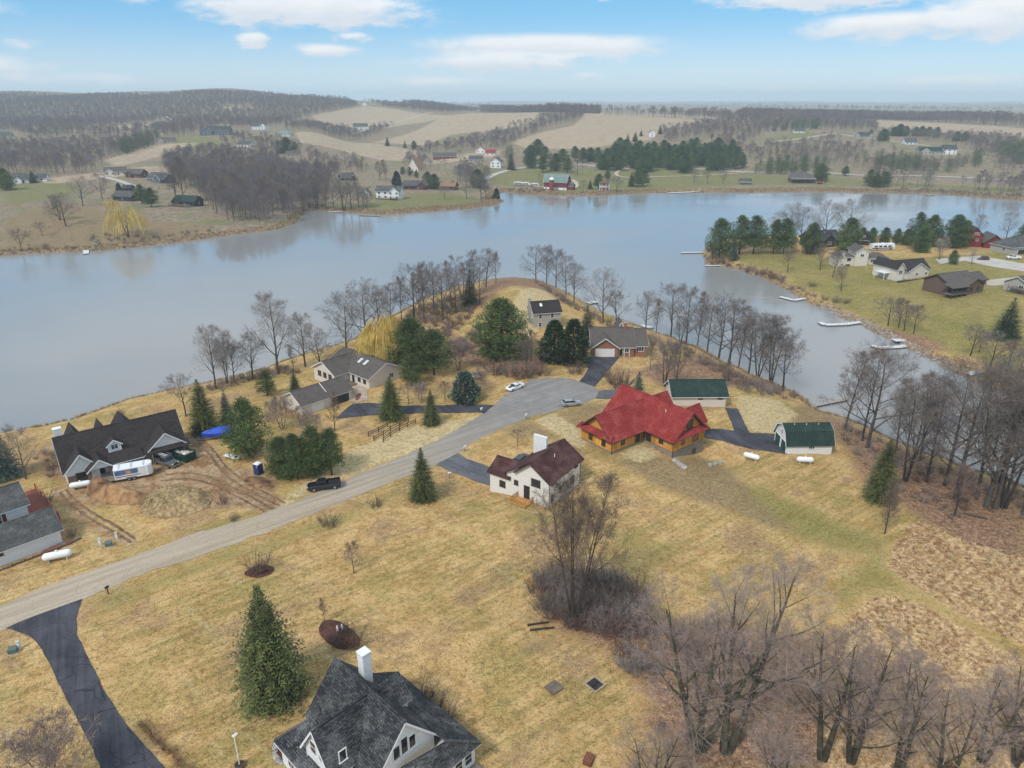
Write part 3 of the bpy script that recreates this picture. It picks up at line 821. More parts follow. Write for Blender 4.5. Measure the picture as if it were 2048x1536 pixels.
def shrub(seed, H, R, n=34, tw=.011):
    rng = random.Random(seed)
    T, C = MB(), MB()
    for i in range(n):
        a, rr = rng.uniform(0, 6.28), R * .35 * rng.random() ** .5
        p = Vector((math.cos(a) * rr, math.sin(a) * rr, -.1))
        d_ = Vector((math.cos(a) * rng.uniform(.1, .9) * R / H, math.sin(a) * rng.uniform(.1, .9) * R / H, 1)).normalized()
        L = H * rng.uniform(.6, 1.05)
        pts = [p]
        for k in range(4):
            d_ = (d_ + rv(rng) * .2).normalized()
            p = p + d_ * L / 4
            pts.append(p)
        (T if i % 3 == 0 else C).tube(pts, [.02, .016, .012, .009, .005], 3)
        for k in range(14):
            t = rng.uniform(.6, 3.99)
            pp = pts[int(t)].lerp(pts[int(t) + 1], t - int(t))
            C.twig(pp, (d_ + rv(rng) * .9).normalized(), rng.uniform(.25, .6) * H / 2, tw, rng)
    return T, C

def spruce(seed, H, R, dens=1.0, low=.04, power=.9, sl=.5):
    """pointed evergreen: whorls of drooping boughs with flat sprays"""
    rng = random.Random(seed)
    T, C = MB(), MB()
    T.tube([Vector((0, 0, -.3)), Vector((0, 0, H * .5)), Vector((0, 0, H * .97))], [R * .075, R * .04, .012], 7)
    wh = int(H * 3.0 * dens ** .5)
    for i in range(wh):
        t = (i + rng.random() * .6) / wh
        z = H * (low + (1 - low) * t)
        lay = .82 + .18 * math.sin(i * 2.1)
        rad = R * max((1 - t) ** power * lay, .06)
        nb = max(5, int((6 + 9 * (1 - t)) * dens))
        ph = rng.uniform(0, 6.28)
        for j in range(nb):
            a = ph + 6.28 * j / nb + rng.uniform(-.2, .2)
            L = rad * rng.uniform(.72, 1.12)
            sl_ = -.30 + .85 * t + rng.uniform(-.12, .12)
            d_ = Vector((math.cos(a), math.sin(a), sl_)).normalized()
            sd = Vector((-math.sin(a), math.cos(a), 0))
            p0 = Vector((0, 0, z))
            if j % 3 == 0 and L > .8:
                C.tube([p0, p0 + d_ * L * .5, p0 + d_ * L * .92], [.03, .02, .006], 3)
            st = max(2, int(L / (.30 if L > 1.2 else .22)))
            for k in range(st):
                u = (k + .6 + rng.random() * .4) / st
                if u < .22:
                    continue
                pp = p0 + d_ * (L * u) - Vector((0, 0, .10 * u * L * u))
                w_ = sl * (.45 + .75 * (1 - u)) * min(1, .35 + L * .35)
                for s in (-1, 1):
                    dd = (d_ * .75 + sd * s * rng.uniform(.5, .95) + Vector((0, 0, rng.uniform(-.45, .05)))).normalized()
                    C.kite(pp, dd, w_ * rng.uniform(.8, 1.25), w_ * .42, (dd.cross(Vector((0, 0, 1))) + rv(rng) * .5).normalized())
                if rng.random() < .5:
                    dd = (d_ + Vector((0, 0, rng.uniform(-.2, .5))) + rv(rng) * .3).normalized()
                    C.kite(pp, dd, w_, w_ * .38, (sd + rv(rng) * .6).normalized())
    for k in range(10):
        C.kite(Vector((0, 0, H * .93)), (Vector((0, 0, 1)) + rv(rng) * .5).normalized(), sl * .9, sl * .25, rv(rng))
    return T, C

def pine(seed, H, R, clumps=110, low=.15, per=84, top=.75, cs=1.0):
    """broad pine: limbs carrying tufts of needles"""
    rng = random.Random(seed)
    T, C = MB(), MB()
    pts = [Vector((rng.uniform(-.02, .02) * H * k / 6, rng.uniform(-.02, .02) * H * k / 6, -.3 + (H + .1) * k / 6)) for k in range(7)]
    T.tube(pts, [H * .022 * (1 - .15 * k) for k in range(7)], 7)
    for i in range(clumps):
        t = low + (.97 - low) * ((i + rng.random()) / clumps)
        tt = (t - low) / (1 - low)
        prof = (math.sin(math.pi * min(1, .22 + tt * .78)) ** .75) * (1.0 if tt < .6 else 1.0 - (tt - .6) * (1.2 - top))
        a = i * 2.4 + rng.uniform(-.5, .5)
        rr = R * prof * rng.uniform(.5, 1.08)
        p0 = pts[min(int(t * 6), 5)].lerp(pts[min(int(t * 6) + 1, 6)], t * 6 - int(t * 6))
        e = p0 + Vector((math.cos(a) * rr, math.sin(a) * rr, rr * rng.uniform(-.1, .35)))
        T.tube([p0, p0.lerp(e, .5) + Vector((0, 0, -.04 * rr)), e], [H * .006, H * .004, .012], 3)
        cr = cs * R * rng.uniform(.20, .34) * (.65 + .5 * (1 - tt))
        for k in range(per):
            v = rv(rng)
            q = e + Vector((v[0], v[1], v[2] * .55)) * cr * rng.random() ** .4
            dd = (Vector((v[0], v[1], v[2] * .6 + .35)) + rv(rng) * .45).normalized()
            C.kite(q, dd, cr * rng.uniform(.28, .48), cr * .13, dd.cross(rv(rng)).normalized())
        if i % 2 == 0:
            q0 = p0.lerp(e, .55)
            for k in range(per // 3):
                v = rv(rng)
                dd = (v + Vector((0, 0, .3))).normalized()
                C.kite(q0 + v * cr * .6, dd, cr * .5, cr * .2, dd.cross(rv(rng)).normalized())
    return T, C

def oval_evergreen(seed, H, R, n=2600, low=.03, cone=.8):
    """dense cedar or clipped round evergreen"""
    rng = random.Random(seed)
    T, C = MB(), MB()
    T.tube([Vector((0, 0, -.3)), Vector((0, 0, H * .8))], [R * .1, .02], 6)
    for i in range(n):
        t = rng.random() ** 1.25
        a = rng.uniform(0, 6.28)
        bump = 1 + .18 * math.sin(a * 3 + t * 9) + .12 * math.sin(a * 7 - t * 17)
        rad = R * ((1 - t) ** cone) * min(1, .55 + t * 4) * bump * (rng.random() ** .28)
        p = Vector((math.cos(a) * rad, math.sin(a) * rad, H * (low + (1 - low) * t)))
        dd = (Vector((math.cos(a), math.sin(a), rng.uniform(-.2, 1.3))) + rv(rng) * .5).normalized()
        L = (.16 * R + .12) * rng.uniform(.8, 1.4)
        C.kite(p, dd, L, L * .42, dd.cross(rv(rng)).normalized())
    return T, C

def willow(seed, H, R, n=650):
    rng = random.Random(seed)
    T, C = bare_tree(seed, H * .8, 2, .55, (8, 5, 3, 2), .3, .05, .035)
    for i in range(n):
        a, u = rng.uniform(0, 6.28), rng.random() ** .5
        z = H * (.62 + .38 * math.sqrt(max(0, 1 - u * u))) * rng.uniform(.85, 1.0)
        lump = 1 + .16 * math.sin(3 * a + seed) + .12 * math.sin(7 * a + 5 * u)
        z *= .86 + .16 * math.sin(4 * a + 6 * u + seed)
        p = Vector((math.cos(a) * R * u * .88 * lump, math.sin(a) * R * u * .88 * lump, z))
        L = rng.uniform(.16, .6) * H
        d_ = Vector((math.cos(a) * .35, math.sin(a) * .35, -.2))
        w_ = rng.uniform(.018, .034)
        pts = [p]
        for k in range(4):
            d_ = (d_ + Vector((0, 0, -.45)) + rv(rng) * .12).normalized()
            p = p + d_ * L / 4
            pts.append(p)
        sd = rv(rng).cross(d_).normalized() * w_
        b = len(C.V)
        for q in pts:
            C.V += [q - sd, q + sd]
        for k in range(4):
            C.F.append((b + 2 * k, b + 2 * k + 1, b + 2 * k + 3, b + 2 * k + 2))
        for k in range(3):
            q = pts[rng.randrange(1, 5)]
            C.kite(q, (rv(rng) + Vector((0, 0, -.8))).normalized(), .35, .06, rv(rng))
    return T, C

BARK = M("bark_grey", (.085, .07, .058), .95, .3, 5.0, .3, obj_var=.2)
BARKM = M("bark_mossy", (.040, .035, .024), .95, .35, 2.0, .3, obj_var=.2, tint=(.07, .065, .04))
BARKD = M("bark_dark", (.045, .036, .03), .95, .3, 5.0, .3, obj_var=.2)
TWIG = M("twigs_grey", (.18, .145, .125), .9, .18, 1.2, obj_var=.22)
TWIGP = M("twigs_pinkish", (.28, .21, .18), .9, .18, 1.2, obj_var=.15)
TWIGL = M("twigs_pale", (.30, .26, .235), .9, .18, 1.2, obj_var=.15)
TWIGB = M("twigs_brown", (.165, .115, .09), .9, .18, 1.2, obj_var=.22)
TWIGR = M("twigs_red_brown", (.21, .115, .085), .9, .18, 1.2, obj_var=.2)
GOLD = M("willow_gold", (.58, .41, .10), .85, .2, 1.0, obj_var=.1)
NEED = M("needles_olive", (.055, .075, .020), .7, .35, 1.3, obj_var=.16, tint=(.12, .13, .036))
NEEDB = M("needles_blue", (.05, .08, .062), .7, .3, 1.3, obj_var=.12, tint=(.09, .125, .095))
NEEDP = M("needles_pine", (.042, .075, .020), .7, .35, 1.0, obj_var=.18, tint=(.11, .15, .042))
NEEDD = M("needles_dark", (.026, .045, .020), .7, .3, 1.3, obj_var=.15, tint=(.055, .08, .03))

PROTO = {}
def proto(key, TC, tm, cm, href):
    T, C = TC
    PROTO[key] = (mesh("trunk", T.V, T.F, tm, smooth=True), mesh("crown", C.V, C.F, cm), href)

for i in range(5):
    proto("bare%d" % i, bare_tree(100 + i, 12, 1, (.46, .54, .42, .5, .62)[i], (13, 7, 6, 10), (.22, .18, .25, .28, .2)[i], .028), BARK, TWIG, 12.6)
for i in range(3):
    proto("tall%d" % i, bare_tree(120 + i, 14, 1, (.30, .35, .27)[i], (15, 6, 5, 10), .22, .06, .014), BARK, TWIGB, 14.7)
for i in range(3):
    proto("multi%d" % i, bare_tree(140 + i, 11, 3, .38, (9, 6, 5, 9), .2, .03, .018), BARKD, TWIG, 10.9)
for i in range(2):
    proto("pale%d" % i, bare_tree(160 + i, 12, 2 - i, .40, (13, 7, 6, 10), .18, .05, .016), BARK, TWIGL, 12.2)
for i in range(3):
    proto("big%d" % i, bare_tree(180 + i, 13, (2, 3, 2)[i], (.42, .40, .36)[i], (11, 7, 6, 9), (.26, .2, .3)[i], .035, .030, .0055, twl=.8, droop=(.0, .03, 0)[i]), BARKM, TWIGP, 13.2)
proto("vase0", bare_tree(190, 13, 5, .30, (9, 6, 6, 9), .34, .07, .016, .008), BARKD, TWIGB, 12.9)
proto("young0", bare_tree(200, 5, 1, .42, (11, 6, 4, 5), .25, .06, .016, .010, twl=.6), BARKD, TWIGB, 5.3)
proto("young1", bare_tree(201, 5, 1, .6, (10, 6, 5, 5), .28, .02, .022, .010, twl=.6), BARKD, TWIG, 5.0)
proto("pink0", bare_tree(203, 5, 3, .5, (9, 6, 5, 6), .15, .06, .014, .010, twl=.6), BARK, TWIGP, 5.0)
proto("slim0", bare_tree(202, 6, 1, .26, (12, 5, 4, 5), .2, .12, .011, .010, twl=.6), BARKD, TWIGB, 6.3)
for i in range(3):
    proto("shrub%d" % i, shrub(220 + i, 2.0, 1.5), BARKD, (TWIGB, TWIG, TWIGR)[i], 2.1)
for i in range(3):
    proto("spruce%d" % i, spruce(240 + i, 8.5, (3.5, 3.2, 3.7)[i], 2.3, (.05, .04, .08)[i], (.8, .85, .7)[i], .46), BARKD, NEED, 8.7)
proto("blue0", spruce(250, 7.5, 3.0, 2.0, .06, .75, .44), BARKD, NEEDB, 7.7)
proto("dark0", spruce(251, 9, 3.3, 1.8, .06, .85, .48), BARKD, NEEDD, 9.2)
for i in range(4):
    proto("pine%d" % i, pine(260 + i, 10, (3.6, 3.2, 4.0, 3.4)[i], (120, 100, 130, 110)[i], (.10, .18, .08, .22)[i]), BARKD, NEEDP, 10.6)
proto("wpine0", pine(266, 11, 4.3, 190, .05, 90, .55, .85), BARKD, NEEDP, 11.5)
for i in range(2):
    proto("cedar%d" % i, oval_evergreen(270 + i, 8, 2.4, 3400, .04, .62), BARKD, NEEDD, 8.2)
proto("round0", oval_evergreen(275, 5, 2.3, 2400, .03, .5), BARKD, NEEDB, 5.1)
proto("willow0", willow(280, 11, 6.0, 1500), BARK, GOLD, 11.0)
proto("willow1", willow(281, 9, 5.2, 500), BARK, GOLD, 9.0)

NAMES = {"vase": "bare_tree", "bare": "bare_tree", "tall": "bare_tree", "multi": "bare_tree", "pale": "bare_tree", "big": "bare_tree", "young": "young_tree", "pink": "young_tree", "slim": "young_tree", "shrub": "shrub", "spruce": "spruce_tree",
         "blue": "spruce_tree", "dark": "spruce_tree", "pine": "pine_tree", "wpine": "pine_tree", "cedar": "cedar_tree", "round": "spruce_tree", "willow": "willow_tree"}
trng = random.Random(77)
def tree_at(key, p, Ht, label, group=None, wide=1.0, rz=None, lean=0.0):
    tm, cm, href = PROTO[key]
    s = Ht / href
    nm = NAMES[key.rstrip("0123456789")]
    e = empty(nm, (p[0], p[1], p[2] - .05), trng.uniform(0, 6.28) if rz is None else rz, (s * wide, s * wide, s))
    if lean:
        e.rotation_euler[1] = lean
        e.rotation_euler[2] = 0 if rz is None else rz
    obj("trunk" if nm != "shrub" else "stem", tm, e)
    obj("crown" if nm != "shrub" else "branches", cm, e)
    tag(e, label, "shrub" if nm == "shrub" else "tree", group)
    return e

def tree(key, px, py, ptop, label, group=None, wide=1.0, rz=None, lean=0.0):
    p = G(px, py)
    if p[2] < WZ + .35:                       # keep the foot on the nearest dry land
        for k in [1 + s_ * .5 * i / p[1] for i in range(1, 60) for s_ in (-1, 1)]:
            if hz(p[0] * k, p[1] * k) > WZ + .35:
                p = Vector((p[0] * k, p[1] * k, hz(p[0] * k, p[1] * k)))
                break
    return tree_at(key, p, max(height_at(p, ptop), .6), label, group, wide, rz, lean)

ORD = ("first second third fourth fifth sixth seventh eighth ninth tenth eleventh twelfth thirteenth fourteenth fifteenth sixteenth seventeenth eighteenth nineteenth twentieth "
       "twenty-first twenty-second twenty-third twenty-fourth twenty-fifth twenty-sixth twenty-seventh twenty-eighth twenty-ninth thirtieth").split()
def row(keys, L, what, group, wide=1.0):
    """neighbours in a row, told apart by counting from the left"""
    L = sorted(L)
    for i, t in enumerate(L):
        k = keys[i % len(keys)] if len(t) < 4 else t[3]
        tree(k, t[0], t[1], t[2], "%s, %s from the left" % (what, ORD[i]), group, wide * trng.uniform(.92, 1.1))

# single evergreens near the houses
tree("spruce0", 548, 1392, 1163, "large olive spruce beside the white Victorian house", wide=.93)
tree("spruce1", 846, 997, 892, "spruce standing alone between the lane and the white house with maroon roof")
tree("spruce2", 1757, 1000, 872, "dark spruce at the lawn edge next to the right hand lakeside trees", wide=.74)
tree("blue0", 1275, 802, 740, "small pointed spruce behind the red roofed log house", wide=.9)
tree("round0", 931, 803, 744, "rounded blue green spruce left of the white sports car")
tree("spruce1", 863, 848, 776, "slim spruce left of the lane, beside the dark driveway")
tree("spruce2", 783, 836, 750, "bushy olive spruce in front of the taupe ranch house")
tree("dark0", 592, 795, 735, "dark pointed spruce behind the detached taupe garage")
tree("pine1", 535, 792, 738, "thin grey green pine on the lawn near the pontoon raft")
tree("spruce0", 410, 862, 755, "tall spruce right of the new house, behind the blue tarp")
tree("blue0", 456, 845, 776, "bluish spruce behind the blue tarp", wide=.8)
tree("pine0", 498, 912, 788, "broad pine beside the blue tarped boat", wide=.9)
row(["pine2", "pine3", "pine0", "pine1"], [(566, 955, 868), (596, 958, 860), (630, 948, 846), (664, 950, 850, "pine3")], "green pine in the clump above the black pickup", "pines above the black pickup", .86)
tree("wpine0", 1002, 714, 588, "big broad white pine in the middle of the peninsula", wide=1.12)
row(["cedar0", "cedar1", "dark0"], [(1108, 722, 640), (1146, 728, 638), (1172, 690, 608)], "dark evergreen left of the brick house", "evergreens by the brick house", 1.25)
row(["pine1", "pine0", "pine3"], [(826, 742, 627), (868, 750, 650), (824, 772, 702)], "pine beside the yellow willow", "pines beside the yellow willow")
tree("willow0", 778, 728, 625, "yellow weeping willow behind the taupe ranch house", wide=1.08)
tree("dark0", 940, 612, 538, "dark conifer among bare trees near the peninsula tip")
tree("dark0", 2010, 676, 592, "dark spruce on the lawn of the east shore", wide=1.35)
tree("blue0", 12, 955, 848, "bluish spruce at the left edge beside the new house", wide=1.1)
tree("bare2", 52, 958, 868, "bare dark tree between the red deck and the new house")

# lakeside rows
row(["pale0", "pale1"], [(372, 832, 758, "young1"), (432, 778, 660), (455, 768, 668), (506, 757, 668, "bare2"), (557, 748, 598, "pale1"), (611, 733, 633, "bare0"), (643, 752, 668, "young1"),
     (694, 708, 597, "bare1"), (736, 695, 580, "bare4"), (470, 765, 690, "bare3"), (588, 742, 690, "slim0")],
    "bare tree on the left lakeshore behind the ranch house", "left lakeshore trees")
row(["bare0", "bare2", "tall0", "bare1", "multi0", "tall1"], [(758, 672, 580), (782, 655, 570), (803, 645, 552), (828, 638, 540), (848, 640, 528), (868, 622, 532), (886, 640, 540), (902, 606, 522), (926, 602, 520),
     (948, 592, 503), (972, 574, 500), (992, 566, 508), (838, 618, 545), (912, 625, 545), (960, 610, 540)], "bare tree on the wooded left bank of the peninsula", "left bank trees")
row(["bare1", "bare0", "bare3"], [(1072, 556, 498), (1093, 560, 495), (1112, 574, 503), (1132, 590, 518), (1148, 604, 530), (1206, 645, 553, "bare4"), (1232, 650, 590, "young1")], "bare tree right of the grassy hilltop", "trees right of the hilltop")
row(["bare0", "tall2", "bare3", "bare1"], [(1292, 655, 588), (1342, 672, 574), (1372, 684, 580), (1396, 680, 586), (1438, 712, 603), (1458, 724, 608), (1478, 728, 614), (1516, 752, 640, "multi1"), (1542, 764, 638, "multi2"),
     (1312, 668, 600), (1415, 700, 612), (1566, 782, 690, "young1"), (1498, 742, 640), (1360, 690, 630, "multi0")], "bare tree along the bay behind the green roofed garage", "bay shore trees")
row(["tall1", "multi1", "bare2"], [(1330, 772, 688), (1352, 776, 684), (1455, 772, 718, "slim0"), (1300, 740, 690, "young0")], "brownish bare tree on the lawn behind the log house", "lawn trees behind the log house")
row(["tall0", "tall1", "bare1", "tall2", "multi1"], [(1690, 857, 700), (1724, 882, 704), (1734, 895, 712), (1810, 962, 772), (1840, 922, 752), (1852, 964, 770), (1889, 971, 752), (1911, 998, 750, "bare1"), 
     (1953, 998, 750), (1971, 1016, 758, "bare4"), (1990, 1018, 762), (2007, 1016, 770), (1998, 970, 745), (2044, 1030, 765), (2070, 1000, 740), (1908, 1032, 930, "young0"), (1790, 905, 760), (2095, 1040, 760)],
    "tall bare tree of the right hand lakeside wood", "right lakeside wood")
tree("slim0", 1769, 1068, 962, "thin bare sapling beside the dark spruce on the lawn edge")

# foreground right
tree("vase0", 1146, 1248, 962, "tall many stemmed bare tree rising from the thicket", wide=.85)
tree("big1", 1398, 1500, 1205, "spreading bare tree with low arching limbs in the right foreground", wide=1.15)
tree("big2", 1452, 1505, 1135, "leaning dark trunked bare tree in the right foreground", wide=.85, lean=.16, rz=.25)
row(["big0", "big1", "big2", "big0"], [(1645, 1520, 1262), (1702, 1524, 1285), (1790, 1570, 1330), (1962, 1524, 1345), (2030, 1530, 1335), (1880, 1600, 1390), (2110, 1540, 1340)],
    "bare tree with pinkish twigs along the bottom right edge", "bottom right trees")
row(["big1", "big0", "pink0"], [(1300, 1610, 1450), (1540, 1620, 1450)], "low bare crown cut by the bottom edge", "crowns cut by the bottom edge")
tree("pink0", 112, 1580, 1462, "pinkish bare tree cut by the bottom left corner", wide=1.2)

# shrubs and young trees on the lawns
tree("shrub1", 657, 1052, 1020, "round grey shrub on the lawn just below the lane", wide=1.1)
tree("shrub0", 752, 1015, 990, "small dark shrub near the lane and the lone spruce")
tree("shrub0", 515, 1143, 1098, "bare shrub growing in the small round mulch bed")
tree("young0", 708, 1147, 1082, "small bare reddish tree alone on the lawn", wide=.85)
tree("slim0", 650, 1247, 1195, "pale bare shrub at the upper end of the red mulch bed", wide=.8)
row(["shrub1", "shrub0"], [(664, 1282, 1258), (690, 1262, 1240), (672, 1296, 1276)], "low bare shrub inside the red mulch bed", "low shrubs in the mulch bed", .8)
tree("shrub2", 704, 1292, 1244, "dense bare shrub at the lower end of the red mulch bed")
tree("young1", 1035, 893, 862, "small twisted tree in front of the white house with maroon roof")
row(["shrub0", "shrub2"], [(842, 1402, 1352), (868, 1418, 1375), (890, 1450, 1405)], "thin brown shrub along the right side of the Victorian house", "shrubs at the Victorian house")
row(["shrub0", "shrub1", "shrub2"], [(1022, 752, 716), (1038, 756, 722), (1062, 752, 722), (1085, 750, 722), (1052, 745, 680, "young0"), (1152, 748, 722), (1228, 768, 742), (1243, 776, 735), (1215, 752, 730), (988, 748, 715)],
    "brown bush around the turning place", "bushes around the turning place", 1.3)
row(["young1", "pink0", "young0"], [(818, 808, 770), (842, 806, 768), (890, 800, 762), (918, 742, 680, "pink0"), (958, 786, 742), (1062, 722, 660, "young0")], "small bare fruit tree left of the turning place", "fruit trees left of the turning place")
row(["pink0", "young0"], [(565, 858, 800), (600, 850, 812), (670, 862, 790, "slim0"), (625, 875, 830)], "pinkish bare small tree beside the detached taupe garage", "small trees at the detached garage", 1.2)
row(["shrub0", "shrub1"], [(470, 1040, 1022), (445, 1008, 985, "shrub2")], "scrubby bush by the construction yard", "bushes by the construction yard")
row(["shrub1", "shrub0"], [(90, 1012, 978), (142, 1075, 1052), (240, 836, 815), (18, 860, 845)], "small brown bush near the left edge house", "bushes near the left edge house")

# east shore
EV = [(1438, 515, 430, "pine0"), (1478, 508, 424, "pine1"), (1506, 508, 424, "pine3"), (1546, 508, 432, "pine1"), (1566, 508, 430, "pine3"), (1466, 520, 474, "blue0"), (1620, 508, 440, "pine0"), (1694, 505, 430, "pine2"),
      (1742, 490, 452, "pine0"), (1768, 488, 452, "pine2"), (1792, 488, 454, "pine0"), (1830, 498, 418, "pine1"), (1858, 492, 425, "wpine0"), (1905, 496, 424, "pine2"), (1925, 492, 436, "pine0"), (1840, 505, 452, "pine2"),
      (1722, 488, 452, "pine2"), (1812, 490, 455, "pine2"), (1905, 528, 498, "pine2"), (2045, 492, 440, "pine0")]
row(["pine0"], EV, "evergreen among the houses of the east shore", "east shore evergreens", .88)
EB = [(1575, 488, 415, "bare4"), (1600, 490, 420, "bare1"), (1650, 485, 412, "bare4"), (1690, 488, 408, "bare4"), (1575, 545, 500, "bare2"), (1640, 540, 490, "bare0"), (1665, 555, 505, "bare2"), (1682, 582, 530, "bare2"),
      (1878, 520, 475, "pale0"), (1942, 530, 500, "pale1"), (1955, 470, 430, "bare0"), (2012, 478, 430, "bare1"), (1425, 520, 490, "young1"), (1555, 490, 430, "bare1")]
row(["bare0"], EB, "bare tree among the houses of the east shore", "east shore bare trees")
ES = [(1776, 652, 600), (1797, 655, 597), (1808, 662, 615), (1827, 668, 610), (1940, 712, 655), (1958, 705, 660), (1978, 738, 672), (2012, 750, 680), (2045, 755, 690), (2030, 770, 705)]
row(["young1", "young0"], ES, "small bare tree on the lawn between docks and dark spruce", "east shore lawn trees", 1.1)
row(["shrub1", "shrub0", "shrub2"], [(1500, 545, 527), (1520, 550, 532), (1545, 556, 536), (1560, 560, 545), (1625, 573, 560), (1650, 600, 588), (1670, 605, 590), (1690, 606, 592), (1430, 530, 510), (1450, 525, 508), (1410, 524, 508)],
    "grey bush on the east shore bank", "bushes on the east bank", 1.5)

# ------------------------------------------------------------------ building kit
def uvmat(name, kind, c0, c1, c2, size, rough=.9):
    """roofing and cladding drawn on real metre coordinates of each slope"""
    m_ = bpy.data.materials.new(name)
    m_.use_nodes = True
    m_.node_tree.nodes.clear()
    n = NT(m_.node_tree)
    uvn = n.n('ShaderNodeUVMap').outputs[0]
    ob = n.n('ShaderNodeTexCoord').outputs['Object']
    big = n.noise(ob, .5, 4.0, .6)
    nf = n.noise(ob, 6.0, 3.0, .7)
    br_ = n.n('ShaderNodeTexBrick', {'Vector': uvn, 'Color1': c0 + (1,), 'Color2': c1 + (1,), 'Mortar': tuple(v * .55 for v in c0) + (1,), 'Scale': 1.0, 'Mortar Size': size[2], 'Mortar Smooth': .3,
                                     'Bias': -.1, 'Brick Width': size[0], 'Row Height': size[1]})
    c_ = n.mix(n.m('MULTIPLY', n.ss(n.m('ADD', n.m('MULTIPLY', big, .6), n.m('MULTIPLY', nf, .4)), .45, .65), .75), br_.outputs[0], c2)
    mul = n.n('ShaderNodeMapRange', {0: nf, 1: .3, 2: .7, 3: .8, 4: 1.22}).outputs[0]
    c_ = n.mix(1.0, c_, n.n('ShaderNodeCombineXYZ', {0: mul, 1: mul, 2: mul}).outputs[0], 'MULTIPLY')
    bs = n.n('ShaderNodeBsdfPrincipled', {'Base Color': c_, 'Roughness': rough, 'Specular IOR Level': .25,
                                          'Normal': n.n('ShaderNodeBump', {'Strength': .5, 'Distance': .03, 'Height': br_.outputs[1], }, invert=True)})
    n.n('ShaderNodeOutputMaterial', {0: bs})
    return m_

SH = (.42, .17, .012)
R_GREY = uvmat("shingles_grey", 's', (.022, .023, .026), (.085, .086, .09), (.17, .168, .166), (.6, .24, .035))
R_BROWN = uvmat("shingles_dark_brown", 's', (.030, .024, .023), (.060, .048, .046), (.048, .039, .037), SH)
R_MAROON = uvmat("shingles_maroon", 's', (.050, .017, .016), (.085, .031, .029), (.15, .078, .072), SH)
R_RED = uvmat("shingles_red", 's', (.22, .022, .020), (.31, .040, .035), (.36, .080, .065), SH)
R_GREEN = uvmat("shingles_dark_green", 's', (.016, .036, .030), (.030, .055, .046), (.045, .075, .062), SH)
R_TAUPE = uvmat("shingles_taupe", 's', (.095, .078, .068), (.145, .122, .108), (.125, .105, .095), SH)
R_OLDGREY = uvmat("shingles_weathered", 's', (.065, .064, .062), (.10, .10, .098), (.16, .155, .15), SH)
R_TAN = uvmat("shingles_tan", 's', (.24, .14, .08), (.32, .20, .12), (.28, .18, .11), SH)
R_GREEN2 = uvmat("metal_roof_green", 's', (.17, .235, .21), (.20, .265, .24), (.19, .25, .225), (3, .5, .02))
BRICK = uvmat("brickwork", 'b', (.30, .13, .085), (.40, .19, .12), (.34, .17, .11), (.3, .1, .012))
STONE = uvmat("stonework", 'b', (.22, .14, .10), (.34, .24, .17), (.18, .15, .13), (.5, .24, .03))
GSTONE = uvmat("grey_stonework", 'b', (.24, .20, .17), (.36, .31, .27), (.28, .24, .21), (.45, .2, .03))
SIDW = uvmat("white_siding", 'c', (.76, .76, .74), (.80, .80, .78), (.72, .72, .70), (8, .2, .012), .6)
SIDP = uvmat("warm_white_siding", 'c', (.76, .71, .65), (.80, .75, .69), (.74, .69, .63), (8, .2, .012), .6)
SIDC = uvmat("cream_siding", 'c', (.66, .60, .52), (.70, .64, .56), (.64, .58, .50), (8, .2, .012), .6)
SIDT = uvmat("taupe_siding", 'c', (.40, .37, .33), (.44, .41, .37), (.38, .35, .31), (8, .2, .012), .6)
SIDBR = uvmat("brown_siding", 'c', (.13, .085, .065), (.16, .105, .08), (.12, .08, .06), (.3, 4, .012), .7)
SIDRED = uvmat("barn_red_boards", 'c', (.20, .028, .024), (.25, .038, .032), (.18, .03, .026), (.25, 8, .012), .75)
SIDBLUE = uvmat("slate_blue_siding", 'c', (.10, .125, .16), (.13, .155, .19), (.1, .12, .15), (8, .2, .012), .65)
SIDDK = uvmat("dark_siding", 'c', (.045, .04, .038), (.06, .053, .05), (.05, .045, .042), (8, .2, .012), .65)
PINEB = uvmat("pine_boards", 'c', (.52, .25, .045), (.62, .32, .07), (.55, .28, .05), (.22, 8, .012), .6)
LOGM = M("varnished_log", (.60, .29, .045), .5, .22, 3.0, .1, obj_var=.12)
TRIM = M("white_trim", (.78, .78, .77), .5, .03)
TRIMB = M("brown_trim", (.07, .045, .038), .6, .1)
GLASS = M("window_glass", (.018, .022, .027), .08, .2, .6, spec=.8)
DOORM = M("dark_door", (.03, .025, .025), .45, .1)
GDOOR = M("white_garage_door", (.74, .73, .70), .5, .03)
GDARK = M("dark_garage_door", (.022, .022, .025), .5, .1)
GRDOOR = M("green_door", (.025, .085, .062), .5, .1)
METAL = M("galvanised_metal", (.45, .46, .47), .4, .1, metal=.6)
DECKM = M("fresh_deck_boards", (.48, .24, .07), .7, .2, 4.0)
DECKR = M("red_stained_deck", (.24, .06, .035), .7, .15, 3.0)
WOODG = M("weathered_wood", (.17, .13, .10), .85, .25, 4.0)

def face_uv(pts):
    """metre coordinates in the plane of a face: u level, v up the slope"""
    nrm = (pts[1] - pts[0]).cross(pts[2] - pts[0])
    if nrm.length < 1e-9:
        return [(0, 0)] * len(pts)
    nrm.normalize()
    u = Vector((0, 0, 1)).cross(nrm)
    u = Vector((1, 0, 0)) if u.length < 1e-3 else u.normalized()
    v = nrm.cross(u)
    return [(p.dot(u), p.dot(v)) for p in pts]

def solid(name, V, Fc, mat, parent=None):
    V = [Vector(v) for v in V]
    uv = []
    for f in Fc:
        uv += face_uv([V[i] for i in f])
    return mk(name, V, Fc, mat, parent, uv=uv)

